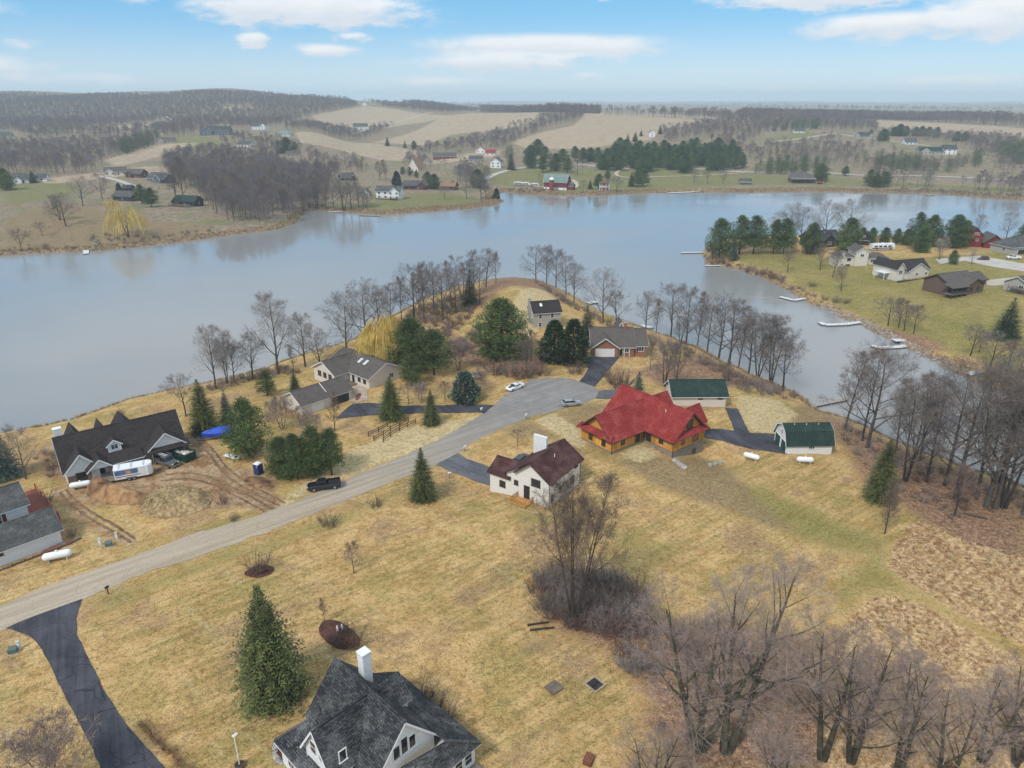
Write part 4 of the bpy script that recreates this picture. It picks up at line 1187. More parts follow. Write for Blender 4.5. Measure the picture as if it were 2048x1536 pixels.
def boxv(u0, u1, v0, v1, z0, z1):
    V = [(u0, v0, z0), (u1, v0, z0), (u1, v1, z0), (u0, v1, z0), (u0, v0, z1), (u1, v0, z1), (u1, v1, z1), (u0, v1, z1)]
    Fc = [(0, 3, 2, 1), (4, 5, 6, 7), (0, 1, 5, 4), (1, 2, 6, 5), (2, 3, 7, 6), (3, 0, 4, 7)]
    return V, Fc

def box(name, u0, u1, v0, v1, z0, z1, mat, parent=None):
    V, Fc = boxv(u0, u1, v0, v1, z0, z1)
    return solid(name, V, Fc, mat, parent)

def merge(parts):
    V, Fc = [], []
    for v, f in parts:
        b = len(V)
        V += list(v)
        Fc += [tuple(i + b for i in q) for q in f]
    return V, Fc

def bars(name, L, mat, parent):
    V, Fc = merge([boxv(*b) for b in L])
    return solid(name, V, Fc, mat, parent)

def slab(name, pts, t, mat, parent):
    """plate of thickness t lying on a flat outline (outline is the underside)"""
    pts = [Vector(p) for p in pts]
    nrm = (pts[1] - pts[0]).cross(pts[2] - pts[0]).normalized()
    if nrm[2] < 0:
        pts = pts[::-1]
        nrm = -nrm
    k = len(pts)
    V = pts + [p + nrm * t for p in pts]
    Fc = [tuple(range(k))[::-1], tuple(range(k, 2 * k))] + [(i, (i + 1) % k, k + (i + 1) % k, k + i) for i in range(k)]
    return solid(name, V, Fc, mat, parent)

def beam(name, a, b, w, h, mat, parent):
    a, b = Vector(a), Vector(b)
    d_ = (b - a).normalized()
    s_ = Vector((0, 0, 1)).cross(d_)
    s_ = Vector((1, 0, 0)) if s_.length < 1e-3 else s_.normalized()
    u_ = d_.cross(s_)
    V = [p + s_ * (w / 2 * i) + u_ * (h / 2 * j) for p in (a, b) for i, j in ((-1, -1), (1, -1), (1, 1), (-1, 1))]
    Fc = [(0, 1, 2, 3)[::-1], (4, 5, 6, 7), (0, 1, 5, 4), (1, 2, 6, 5), (2, 3, 7, 6), (3, 0, 4, 7)]
    return solid(name, V, Fc, mat, parent)

class House:
    def __init__(self, name, label, cat, x, y, z, rot, group=None):
        self.r = empty(name, (x, y, z), math.radians(rot))
        tag(self.r, label, cat, group)

    def swap(self, axis, p):
        return p if axis == 'u' else (p[1], p[0], p[2])

    def gable(self, u0, u1, v0, v1, z0, ze, zr, wall, roof, axis='u', ov=.45, rp=.5, t=.14, trim=TRIM, ze2=None, ends=True, wname="wall", zend=None):
        """block with a pitched roof; the ridge runs along axis; rp places it across, ze2 is the second eave"""
        r, sw = self.r, (lambda p: self.swap(axis, p))
        if axis == 'v':
            u0, u1, v0, v1 = v0, v1, u0, u1
        ze2 = ze if ze2 is None else ze2
        vr = v0 + (v1 - v0) * rp
        sec = [(v0, z0), (v1, z0), (v1, ze2), (vr, zr), (v0, ze)]
        V = [sw((u0, a, b)) for a, b in sec] + [sw((u1, a, b)) for a, b in sec]
        Fc = [(0, 1, 2, 3, 4)[::-1], (5, 6, 7, 8, 9)] + [(i, (i + 1) % 5, 5 + (i + 1) % 5, 5 + i) for i in range(5)]
        if axis == 'v':
            Fc = [f[::-1] for f in Fc]
        if wall is not None:
            solid(wname, V, Fc, wall, r)
        for s, vv, zz in ((-1, v0, ze), (1, v1, ze2)):
            k = (zr - zz) / abs(vr - vv)
            vo, zo = vv + s * ov, zz - k * ov
            slab("roof_slope", [sw((u0 - ov, vo, zo + .01)), sw((u1 + ov, vo, zo + .01)), sw((u1 + ov, vr, zr + .01)), sw((u0 - ov, vr, zr + .01))], t, roof, r)
            if trim is not None:
                beam("fascia", sw((u0 - ov, vo - s * .005, zo - .03)), sw((u1 + ov, vo - s * .005, zo - .03)), .04, .17, trim, r)
                if ends:
                    for ue in (u0 - ov - .012, u1 + ov + .012):
                        beam("barge_board", sw((ue, vo, zo - .02)), sw((ue, vr, zr - .02)), .05, .2, trim, r)
        beam("ridge_cap", sw((u0 - ov, vr, zr + t + .03)), sw((u1 + ov, vr, zr + t + .03)), .28, .06, roof, r)

    def hip(self, u0, u1, v0, v1, z0, ze, zr, wall, roof, ov=.4, t=.12, rl=None, trim=TRIM):
        r = self.r
        if wall is not None:
            box("wall", u0, u1, v0, v1, z0, ze, wall, r)
        a0, a1, b0, b1 = u0 - ov, u1 + ov, v0 - ov, v1 + ov
        h = min(a1 - a0, b1 - b0) / 2
        if rl is not None:
            h = rl
        um0, um1, vm = a0 + h, a1 - h, (b0 + b1) / 2
        if um0 > um1:
            um0 = um1 = (a0 + a1) / 2
        A, B = (um0, vm, zr), (um1, vm, zr)
        z_ = ze - .05
        slab("roof_slope", [(a0, b0, z_), (a1, b0, z_), B, A] if A != B else [(a0, b0, z_), (a1, b0, z_), A], t, roof, r)
        slab("roof_slope", [(a1, b1, z_), (a0, b1, z_), A, B] if A != B else [(a1, b1, z_), (a0, b1, z_), A], t, roof, r)
        slab("roof_slope", [(a1, b0, z_), (a1, b1, z_), B], t, roof, r)
        slab("roof_slope", [(a0, b1, z_), (a0, b0, z_), A], t, roof, r)
        if trim is not None:
            for p, q in (((a0, b0), (a1, b0)), ((a1, b0), (a1, b1)), ((a1, b1), (a0, b1)), ((a0, b1), (a0, b0))):
                beam("fascia", p + (z_ - .03,), q + (z_ - .03,), .05, .17, trim, r)

    def at(self, face, c, off, a0, a1, z0, z1, d0, d1):
        """box on a wall: face 'u-','u+','v-','v+' at coordinate c, along a0..a1, depth d0..d1 outward"""
        s = -1 if face[1] == '-' else 1
        lo, hi = sorted((c + s * d0, c + s * d1))
        return (lo, hi, a0, a1, z0, z1) if face[0] == 'u' else (a0, a1, lo, hi, z0, z1)

    def win(self, face, c, a, z, w=1.0, h=1.2, cols=2, rows=1, fm=None, name="window", arch=False):
        """window: frame, sill, one pane per light"""
        fm = fm or TRIM
        fr = []
        e = .09
        for b in ((a - w / 2 - e, a + w / 2 + e, z + h / 2, z + h / 2 + e), (a - w / 2 - e, a - w / 2, z - h / 2, z + h / 2), (a + w / 2, a + w / 2 + e, z - h / 2, z + h / 2)):
            fr.append(self.at(face, c, 0, b[0], b[1], b[2], b[3], -.02, .06))
        for i in range(1, cols):
            q = a - w / 2 + w * i / cols
            fr.append(self.at(face, c, 0, q - .03, q + .03, z - h / 2, z + h / 2, -.02, .05))
        for i in range(1, rows):
            q = z - h / 2 + h * i / rows
            fr.append(self.at(face, c, 0, a - w / 2, a + w / 2, q - .025, q + .025, -.02, .045))
        wo = bars(name, fr, fm, self.r)
        box("sill", *self.at(face, c, 0, a - w / 2 - .14, a + w / 2 + .14, z - h / 2 - .09, z - h / 2, -.02, .11), fm, wo)
        for i in range(cols):
            box("pane", *self.at(face, c, 0, a - w / 2 + w * i / cols + .031, a - w / 2 + w * (i + 1) / cols - .031, z - h / 2, z + h / 2, -.015, .015), GLASS, wo)
        return wo

    def door(self, face, c, a, z0, w=.95, h=2.05, dm=None, fm=None):
        fm = fm or TRIM
        wo = bars("door", [self.at(face, c, 0, a - w / 2 - .1, a - w / 2, z0, z0 + h + .1, -.02, .06), self.at(face, c, 0, a + w / 2, a + w / 2 + .1, z0, z0 + h + .1, -.02, .06),
                                                     self.at(face, c, 0, a - w / 2, a + w / 2, z0 + h, z0 + h + .1, -.02, .06)], fm, self.r)
        box("leaf", *self.at(face, c, 0, a - w / 2, a + w / 2, z0, z0 + h, -.015, .03), dm or DOORM, wo)
        box("handle", *self.at(face, c, 0, a + w / 2 - .16, a + w / 2 - .1, z0 + .95, z0 + 1.05, .03, .08), METAL, wo)
        return wo

    def garage(self, face, c, a, z0, w=4.8, h=2.15, gm=None, fm=None, rows=4):
        fm = fm or TRIM
        wo = bars("garage_door", [self.at(face, c, 0, a - w / 2 - .12, a - w / 2, z0, z0 + h + .12, -.02, .07), self.at(face, c, 0, a + w / 2, a + w / 2 + .12, z0, z0 + h + .12, -.02, .07),
                                  self.at(face, c, 0, a - w / 2, a + w / 2, z0 + h, z0 + h + .12, -.02, .07)], fm, self.r)
        for i in range(rows):
            box("panel", *self.at(face, c, 0, a - w / 2, a + w / 2, z0 + h * i / rows + .015, z0 + h * (i + 1) / rows - .015, -.02, .03), gm or GDOOR, wo)
        return wo

    def chimney(self, u, v, z0, z1, w, d_, mat, cap=True):
        c_ = box("chimney", u - w / 2, u + w / 2, v - d_ / 2, v + d_ / 2, z0, z1, mat, self.r)
        if cap:
            box("chimney_cap", u - w / 2 - .06, u + w / 2 + .06, v - d_ / 2 - .06, v + d_ / 2 + .06, z1, z1 + .1, TRIM if mat in (SIDW, TRIM) else METAL, c_)
        return c_

    def vent(self, u, v, z):
        m_ = MB()
        m_.tube([Vector((u, v, z - .3)), Vector((u, v, z + .35))], [.07, .07], 6)
        return mk("vent_pipe", m_.V, m_.F, TRIM, self.r)

def zground(x, y):
    return hz(x, y)

# ---- Victorian house, bottom of the picture (main ridge runs away to the upper left)
a_ = math.radians(-44)
vx, vy = P(810, 1452, 9.4)[:2]                      # front gable peak
A = House("victorian_house", "white Victorian house with grey shingle roofs and tall white chimney", "house", vx, vy, hz(vx, vy), 136)
# local u points back along the ridge (up-left), v points to the lower left of it
A.gable(.35, 11.3, -3.6, 3.6, -.4, 5.0, 9.3, SIDW, R_GREY, ov=.45)
A.gable(3.3, 7.9, 0, 6.2, -.4, 5.6, 9.05, SIDW, R_GREY, axis='v', ov=.4)
A.gable(4.6, 7.8, -3.7, -1.0, 4.4, 6.6, 8.3, SIDW, R_GREY, axis='v', ov=.35)
A.chimney(8.8, -1.7, 3.0, 11.0, 1.0, 1.0, SIDW)
# lower side wings with hipped ends
slab("roof_slope", [(-1.4, -3.5, 5.2), (11.2, -3.5, 5.2), (11.2, -7.2, 2.9), (-2.6, -7.2, 2.9)], .13, R_GREY, A.r)
slab("roof_slope", [(-1.4, -3.5, 5.2), (-2.6, -7.2, 2.9), (-2.6, 1.0, 2.9), (-.2, 1.0, 4.6)], .13, R_GREY, A.r)
box("wall", -2.1, 10.8, -6.8, -3.55, -.4, 2.95, SIDW, A.r)
beam("fascia", (-2.6, -7.22, 2.86), (11.2, -7.22, 2.86), .05, .2, TRIM, A.r)
beam("fascia", (-2.62, -7.2, 2.86), (-2.62, 1.0, 2.86), .05, .2, TRIM, A.r)
beam("hip_cap", (-1.4, -3.5, 5.37), (-2.6, -7.2, 3.07), .3, .07, R_OLDGREY, A.r)
slab("roof_slope", [(7.6, 3.5, 5.0), (10.6, 3.5, 5.0), (12.6, 7.3, 2.9), (7.6, 7.3, 2.9)], .13, R_GREY, A.r)
slab("roof_slope", [(3.0, 6.1, 4.2), (7.6, 6.1, 4.2), (7.6, 8.6, 2.9), (1.6, 8.6, 2.9)], .13, R_GREY, A.r)
slab("roof_slope", [(10.6, 3.5, 5.0), (10.6, 3.45, 5.0), (12.6, 1.5, 2.9), (12.6, 7.3, 2.9)], .13, R_GREY, A.r)
box("wall", 2.2, 12.1, 3.62, 6.9, -.4, 2.95, SIDW, A.r)
box("wall", 2.4, 7.4, 6.9, 8.2, -.4, 2.9, SIDW, A.r)
beam("fascia", (7.6, 7.32, 2.86), (12.6, 7.32, 2.86), .05, .2, TRIM, A.r)
beam("hip_cap", (10.6, 3.5, 5.17), (12.6, 7.3, 3.07), .3, .07, R_OLDGREY, A.r)
for i, (q, hh) in enumerate(((-1.0, 1.5), (0, 1.9), (1.0, 1.5))):
    A.win('u-', .35, q * .95, 6.0 + (hh - 1.5) / 2, .75, hh, 1, 1)
for q in (-.75, .75):
    A.win('v+', 6.2, 5.6 + q, 6.2, .95, 1.5, 1, 2)
A.win('v+', 6.2, 5.6, 7.45, 1.2, .5, 2, 1)
A.win('u-', 3.3, 4.9, 6.6, .7, 1.3, 1, 1)
for q in (3.4, 5.0, 6.5, 8.4, 10.2):
    A.win('v+', 8.2 if q < 7 else 6.9, q, 1.5, 1.1, 1.4, 2, 1)
for q in (-5.9, -4.6):
    A.win('u-', -2.1, q, 1.4, .9, 1.3, 1, 2)
A.door('u-', .35, 1.2, 0)
bars("step", [(-3.6, -2.2, -7.0, -5.4, -.4, .18), (-4.2, -3.6, -7.0, -5.4, -.4, .02)], WOODG, A.r)

# ---- white house with maroon roof
p0 = G(1097, 1016)
B = House("white_house", "white two storey house with maroon roof and wide white chimney", "house", p0[0], p0[1], p0[2], 55)
# u along the long right wall, v along the gable wall to the left
B.gable(0, 10.3, 0, 6.3, -2.0, 5.0, 7.4, SIDP, R_MAROON, rp=.57, ov=.5, trim=TRIMB, ze2=5.2)
slab("roof_slope", [(-.5, 3.7, 7.42), (10.8, 3.7, 7.42), (10.8, 9.05, 3.91), (-.5, 9.05, 3.91)], .16, R_MAROON, B.r)
solid("wall", [(0.01, 6.2, -2.5), (10.2, 6.2, -2.5), (10.2, 8.6, -2.5), (0.01, 8.6, -2.5), (0.01, 6.2, 5.7), (10.2, 6.2, 5.7), (10.2, 8.6, 4.15), (0.01, 8.6, 4.15)],
      [(0, 3, 2, 1), (4, 5, 6, 7), (0, 1, 5, 4), (1, 2, 6, 5), (2, 3, 7, 6), (3, 0, 4, 7)], SIDP, B.r)
B.gable(.02, 5.4, 8.1, 12.2, -2.5, 3.3, 4.9, SIDP, R_MAROON, axis='v', ov=.4, trim=TRIMB)
B.chimney(7.6, 6.6, 3, 8.6, .5, 2.7, SIDW, False)
B.win('u-', 0, 2.6, 3.9, 1.7, 1.3, 2, 1, TRIMB)
B.win('u-', 0, 6.6, 2.7, .7, .8, 1, 1, TRIMB)
B.win('u-', 0, 9.5, 1.5, 1.1, 1.1, 2, 1, TRIMB)
B.door('u-', 0, 4.4, .3, 1.0, 2.4, DOORM, TRIMB)
B.win('v-', 0, 1.5, 4.2, 1.3, .7, 2, 1, TRIMB)
B.win('v-', 0, 6.0, 4.4, .7, .7, 1, 1, TRIMB)
B.win('v-', 0, 8.9, 4.3, 1.0, 1.0, 2, 1, TRIMB)
B.win('v-', 0, 1.0, 1.4, .6, 1.1, 1, 1, TRIMB)
B.win('v-', 0, 3.7, 1.8, .6, 1.0, 1, 1, TRIMB)
B.win('v-', 0, 7.6, 1.9, 1.2, 1.3, 2, 1, TRIMB)
B.vent(5.2, 2.2, 7.0)
for q in (.0, 10.3):
    beam("downpipe", (q - .05 if q == 0 else q + .05, -.1, -1.5), (q - .05 if q == 0 else q + .05, -.1, 4.6), .08, .08, TRIMB, B.r)
dk = bars("deck", [(-2.5, -.05, 3.0, 6.2, .1, .28)], DECKM, B.r)
for i in range(9):
    box("deck_board", -2.5 + i * .272, -2.5 + i * .272 + .25, 3.0, 6.2, .285, .32, DECKM, dk)
for (u_, v_) in ((-2.45, 3.05), (-2.45, 6.15), (-.2, 3.05), (-.2, 6.15), (-2.45, 4.6)):
    box("post", u_ - .05, u_ + .05, v_ - .05, v_ + .05, -1.4, 1.25, DECKM, dk)
for (q0, q1) in (((-2.45, 3.05), (-2.45, 6.15)), ((-2.45, 6.15), (-.2, 6.15)), ((-1.0, 3.05), (-.2, 3.05))):
    for zz in (.5, 1.22):
        beam("rail", q0 + (zz,), q1 + (zz,), .08, .06, DECKM, dk)
    nb = int((Vector(q0) - Vector(q1)).length / .14)
    bars("balusters", [(q0[0] + (q1[0] - q0[0]) * (i + .5) / nb - .02, q0[0] + (q1[0] - q0[0]) * (i + .5) / nb + .02, q0[1] + (q1[1] - q0[1]) * (i + .5) / nb - .02, q0[1] + (q1[1] - q0[1]) * (i + .5) / nb + .02, .5, 1.2) for i in range(nb)], DECKM, dk)

# ---- log house with red roof
pc = P(1348, 888, 3.0)
C = House("log_house", "golden log house with big red shingle roof and stone foundation", "house", pc[0], pc[1], hz(pc[0], pc[1]) + .8, 128)
# u points back along the main ridge (up-left), v to the lower left; near right eave corner is the origin
LZ = 3.0
def logwall(H_, face, c, a0, a1, z0, z1, skip=()):
    """stacked round logs, one object each"""
    k = int((z1 - z0) / .27)
    m_ = MB()
    L = a1 - a0
    if face[0] == 'u':
        m_.tube([Vector((0, -.15, 0)), Vector((0, L + .15, 0))], [.155, .155], 8)
    else:
        m_.tube([Vector((-.15, 0, 0)), Vector((L + .15, 0, 0))], [.155, .155], 8)
    b = len(m_.V)
    m_.F += [tuple(range(8))[::-1], tuple(range(8, 16))]
    me = mesh("log", m_.V, m_.F, LOGM, smooth=True)
    for i in range(k):
        z = z0 + .14 + i * (z1 - z0 - .02) / k
        obj("log", me, H_.r, (c, a0, z) if face[0] == 'u' else (a0, c, z))
# main volume: u 0.6..19, v -10.0..-0.6 ; wing: u 8..16.4 , v -5..8.6
C.gable(.6, 18.6, -10.0, -.6, -.9, LZ, 7.4, None, R_RED, ov=.6, trim=TRIMB, t=.16)
C.gable(7.9, 16.3, -5.2, 8.8, -.9, LZ, 6.6, None, R_RED, axis='v', ov=.6, trim=TRIMB, t=.16)
C.gable(3.2, 7.0, -13.2, -5.5, -.9, LZ, 5.5, PINEB, R_RED, axis='v', ov=.5, trim=TRIMB)
C.gable(11.5, 15.5, -13.0, -5.5, -.9, LZ, 5.6, PINEB, R_RED, axis='v', ov=.5, trim=TRIMB)
box("foundation", .62, 18.5, -9.95, -.65, -3.5, .25, GSTONE, C.r)
box("foundation", 8.0, 16.2, -.6, 8.7, -2.5, .25, GSTONE, C.r)
box("wall", .78, 18.4, -9.8, -.8, .25, LZ + .1, PINEB, C.r)
box("wall", 8.1, 16.1, -.8, 8.6, .25, LZ + .1, PINEB, C.r)
logwall(C, 'u', .72, -9.9, -.7, .3, LZ)
logwall(C, 'v', -.72, .7, 8.0, .3, LZ)
logwall(C, 'u', 8.05, -.6, 8.7, .3, LZ)
logwall(C, 'v', 8.65, 8.0, 16.2, .3, LZ)
logwall(C, 'v', -9.9, .7, 18.4, .3, LZ)
logwall(C, 'u', 16.15, -.6, 8.7, .3, LZ)
# gable triangles of upright boards above small skirt roofs
for (axis, c, lo, hi, zt, sgn) in (('u', .95, -9.7, -.9, 7.2, -1), ('v', 8.45, 8.2, 16.0, 6.4, 1)):
    mid = (lo + hi) / 2
    tri = [(lo, 3.05), (hi, 3.05), (mid, zt)]
    V = [(c + s * .05, a, b) if axis == 'u' else (a, c + s * .05, b) for s in (-1, 1) for a, b in tri]
    solid("gable_boards", V, [(0, 1, 2), (5, 4, 3), (0, 3, 4, 1), (1, 4, 5, 2), (2, 5, 3, 0)], PINEB, C.r)
    pts = [(c, lo - .5, 3.75), (c, hi + .5, 3.75), (c + sgn * 1.25, hi + .9, 2.85), (c + sgn * 1.25, lo - .9, 2.85)]
    if axis == 'v':
        pts = [(b, a, z) for a, b, z in pts]
    slab("skirt_roof", pts, .12, R_RED, C.r)
C.win('u-', .6, -5.2, 5.0, 1.5, 1.5, 2, 1, TRIMB)
C.win('u-', .6, -7.2, 1.6, 1.7, 1.5, 2, 1, TRIMB)
C.win('u-', .6, -3.4, 1.7, .9, .8, 1, 1, TRIMB)
C.win('u-', .62, -7.2, -1.4, .9, .9, 1, 1, TRIMB)
C.door('v+', -.55, 6.8, .3, 1.1, 2.2, DOORM, TRIMB)
C.win('v+', -.55, 3.6, 1.7, .9, 1.1, 1, 1, TRIMB)
C.win('u-', 7.88, 5.6, 1.7, .9, 1.1, 1, 1, TRIMB)
C.door('u-', 7.88, 1.4, .3, 1.0, 2.1, DOORM, TRIMB)
C.win('v+', 8.82, 10.0, 1.6, .9, 1.3, 1, 1, TRIMB)
C.win('v+', 8.82, 13.6, 1.6, .9, 1.3, 1, 1, TRIMB)
C.vent(5.5, -3.6, 6.5)
for q in ((.55, -.5), (7.8, 8.8)):
    beam("downpipe", (q[0], q[1], -.8), (q[0], q[1], 2.7), .09, .09, TRIMB, C.r)

# ---- two garages with green roofs behind the log house
pd = P(1341, 805, .9)
D = House("green_roofed_garage", "long cream garage with dark green roof behind the log house", "garage", pd[0] + .6, pd[1] + .4, hz(pd[0] + 6, pd[1]), 1)
D.gable(0, 12.0, 0, 7.0, -2.5, 2.7, 5.0, SIDC, R_GREEN, ov=.5)
D.win('v-', 0, 6.2, 2.0, .9, .5, 2, 1, TRIMB)
D.win('v-', 0, 10.6, 2.0, .9, .5, 2, 1, TRIMB)
D.garage('u+', 12.0, 3.5, -.6, 4.8, 2.2)
pe = G(1572, 908)
E_ = House("gambrel_garage", "white garage with dark green gambrel roof and green doors", "garage", pe[0], pe[1], pe[2], 2)
sec = [(0, -1.0), (6.2, -1.0), (6.2, 2.2), (5.1, 4.2), (3.1, 5.2), (1.1, 4.2), (0, 2.2)]
k_ = len(sec)
solid("wall", [(0, a, b) for a, b in sec] + [(9.0, a, b) for a, b in sec], [tuple(range(k_))[::-1], tuple(range(k_, 2 * k_))] + [(i, (i + 1) % k_, k_ + (i + 1) % k_, k_ + i) for i in range(k_)], SIDW, E_.r)
for (a, b), (c_, d_) in (((-.28, 1.7), (1.1, 4.22)), ((1.1, 4.22), (3.1, 5.22)), ((3.1, 5.22), (5.1, 4.22)), ((5.1, 4.22), (6.48, 1.7))):
    slab("roof_slope", [(-.35, a, b), (9.35, a, b), (9.35, c_, d_), (-.35, c_, d_)], .1, R_GREEN, E_.r)
    for ue in (-.37, 9.37):
        beam("barge_board", (ue, a, b), (ue, c_, d_), .05, .18, TRIM, E_.r)
for q in (1.6, 4.6):
    E_.garage('u-', 0, q, 0, 2.4, 2.1, GRDOOR)
E_.win('u-', 0, 3.1, 3.4, .8, .9, 2, 2)
E_.win('v-', 0, 4.9, 1.35, 1.1, .55, 3, 1)
for q in (2.0, 4.4, 6.8):
    E_.vent(q, 2.6, 5.0)
# ---- new house with dark brown roof, left
pf = G(145, 968)
Fh = House("new_house", "new white house with long dark brown roof and stone trimmed front gables", "house", pf[0] - .5, pf[1] - .4, pf[2], 37.5)
# u along the front (to the right and away), v back towards the lake
Fh.gable(0, 20.0, 1.0, 9.2, -2.0, 2.9, 7.3, SIDW, R_BROWN, ov=.5)
Fh.gable(.1, 5.2, -.2, 5.0, -2.0, 2.7, 5.4, SIDW, R_BROWN, axis='v', ov=.45)
Fh.gable(3.4, 7.2, -1.5, 4.0, 2.3, 2.4, 4.1, SIDW, R_BROWN, axis='v', ov=.4)
for q in (3.5, 7.0):
    box("porch_pillar", q - .3, q + .3, -1.4, -.8, -1.5, 2.35, STONE, Fh.r)
box("stone_facing", .12, 3.3, -.28, -.18, -1.5, 1.6, STONE, Fh.r)
Fh.win('v-', -.28, 2.3, 1.1, 1.6, 1.5, 2, 1, TRIMB)
Fh.door('v-', 1.0, 5.6, 0, 1.1, 2.1)
box("porch_floor", 3.3, 12.4, -1.4, 1.0, -1.2, .06, A_CONC, Fh.r)
for q in (9.4, 12.2):
    box("porch_pillar", q - .22, q + .22, -1.3, -.9, -1.0, 2.3, STONE, Fh.r)
slab("porch_roof", [(6.9, -1.5, 2.35), (12.6, -1.5, 2.35), (12.6, 1.6, 3.35), (6.9, 1.6, 3.35)], .12, R_BROWN, Fh.r)
beam("fascia", (6.9, -1.52, 2.3), (12.6, -1.52, 2.3), .05, .16, TRIM, Fh.r)
Fh.gable(7.4, 9.6, 1.4, 4.4, 3.2, 5.0, 5.9, SIDW, R_BROWN, axis='v', ov=.3)
Fh.win('v-', 1.4, 8.5, 4.5, 1.1, .9, 2, 1)
Fh.gable(13.0, 20.4, -.8, 5.2, -2.0, 2.6, 5.8, SIDW, R_BROWN, axis='v', ov=.5)
slab("skirt_roof", [(12.8, -.82, 3.1), (20.6, -.82, 3.1), (20.6, -1.7, 2.45), (12.8, -1.7, 2.45)], .1, R_BROWN, Fh.r)
Fh.garage('v-', -.8, 16.8, -.1, 5.4, 2.4, GDARK)
for q in (13.5, 19.95):
    box("stone_facing", q - .45, q + .45, -.9, -.75, -1.2, 2.2, STONE, Fh.r)
Fh.win('u-', 13.0, .1, 1.3, .8, 1.1, 1, 1, TRIMB)
Fh.win('v-', 1.0, 10.2, 1.2, 1.4, 1.3, 2, 1, TRIMB)
for (q, w_, zz) in ((3.0, 2.2, 6.9), (7.6, 1.6, 6.4), (11.4, 3.0, 7.0)):
    Fh.gable(q - w_, q + w_, 6.0, 11.6, -2.0, 2.8, zz, SIDW, R_BROWN, axis='v', ov=.4)
Fh.chimney(.7, 7.0, 5, 8.3, 1.3, 1.1, SIDW)
Fh.win('u-', 0, 6.4, 1.4, 1.0, 1.2, 2, 1)
Fh.win('u-', 0, 3.2, 1.4, 1.0, 1.2, 2, 1)

# ---- house at the left edge with its long garage
pg = P(127, 1061, 2.6)
Gg = House("long_garage", "long white garage with weathered grey roof at the left edge", "garage", pg[0], pg[1], 0, 46)
Gg.r.location[2] = hz(pg[0], pg[1])
Gg.gable(-17.0, -.4, .5, 7.3, -1.5, 2.7, 4.7, SIDW, R_OLDGREY, ov=.45)
Gg.win('v-', .5, -8.9, 1.9, 1.9, .5, 2, 1, TRIMB)
Gg.door('u+', -.4, 4.0, 0, 1.0, 2.05, DECKR)
ph_ = P(62, 1010, 5.2)
Gh = House("white_house", "white two storey house with red shutters and grey roof at the left edge", "house", ph_[0], ph_[1], hz(ph_[0], ph_[1]), 46)
Gh.gable(-14.0, -.5, .5, 8.5, -2.0, 5.3, 7.2, SIDW, R_OLDGREY, ov=.45)
for (a, w_) in ((-4.7, 1.3), (-10.0, 1.3)):
    wo = Gh.win('v-', .5, a, 3.9, w_, 1.5, 1, 2)
    for s in (-1, 1):
        box("shutter", a + s * 1.05 - .25, a + s * 1.05 + .25, .42, .5, 3.1, 4.7, M("red_shutter", (.16, .02, .025), .6), wo)
dk = box("deck", -.3, 2.9, -2.0, 11.0, 2.05, 2.25, DECKR, Gh.r)
for i in range(10):
    box("deck_board", -.3 + i * .32, -.3 + i * .32 + .3, -2.0, 11.0, 2.252, 2.29, DECKR, dk)
for vv in (-1.9, 1.2, 4.3, 7.4, 10.9):
    box("post", 2.75, 2.9, vv - .07, vv + .07, -1.6, 3.3, DECKR, dk)
for zz in (2.6, 3.25):
    beam("rail", (2.82, -1.9, zz), (2.82, 10.9, zz), .08, .07, DECKR, dk)

# ---- taupe ranch house and its detached garage
hp = P(774, 736, 4.2)
Hh = House("ranch_house", "cream ranch house with taupe roof and two skylights by the left lakeshore", "house", hp[0], hp[1], hz(hp[0], hp[1]), 138)
# u back along the ridge (up-left), v towards the lower left
Hh.gable(.5, 17.0, -5.2, 5.2, -1.6, 2.7, 5.2, SIDC, R_TAUPE, ov=.5)
Hh.gable(8.4, 17.3, 0, 9.2, -1.6, 2.7, 5.0, SIDC, R_TAUPE, axis='v', ov=.5)
for q in (10.4, 12.6, 14.8):
    Hh.win('v+', 9.2, q, 1.5, 1.2, 1.2, 1, 1, TRIMB)
Hh.door('v+', 5.2, 6.6, 0, 1.1, 2.1, DOORM)
for q in (2.2, 4.3):
    Hh.win('v+', 5.2, q, 1.5, .9, 1.2, 1, 1, TRIMB)
for q in (5.2, 7.4):
    sl_ = slab("skylight", [(q, 1.2, 4.80), (q + .8, 1.2, 4.80), (q + .8, 2.6, 4.12), (q, 2.6, 4.12)], .14, TRIM, Hh.r)
    slab("pane", [(q + .1, 1.3, 4.90), (q + .7, 1.3, 4.90), (q + .7, 2.5, 4.32), (q + .1, 2.5, 4.32)], .03, M("skylight_glass", (.55, .6, .62), .15), sl_)
box("porch", 5.2, 8.3, 5.25, 8.0, -1.2, .15, WOODG, Hh.r)
Hh.win('u-', .5, -1.5, 1.5, 1.2, 1.2, 2, 1)
ip = P(708, 783, 2.0)
Ii = House("detached_garage", "detached cream garage with taupe roof and open door by the ranch house", "garage", ip[0], ip[1], hz(ip[0], ip[1]), 226)
# u from the right end to the lower left end, v away from the camera side
Ii.gable(.5, 13.0, -8.0, -.5, -1.4, 2.5, 4.4, SIDC, R_TAUPE, ov=.5)
beam("barge_board", (6.2, -.1, 2.35), (6.2, -4.25, 4.62), .14, .1, TRIM, Ii.r)
Ii.garage('v+', -.5, 3.4, -.2, 4.6, 2.1, GDARK)
Ii.garage('v+', -.5, 9.2, -.2, 2.6, 2.1, GDOOR)

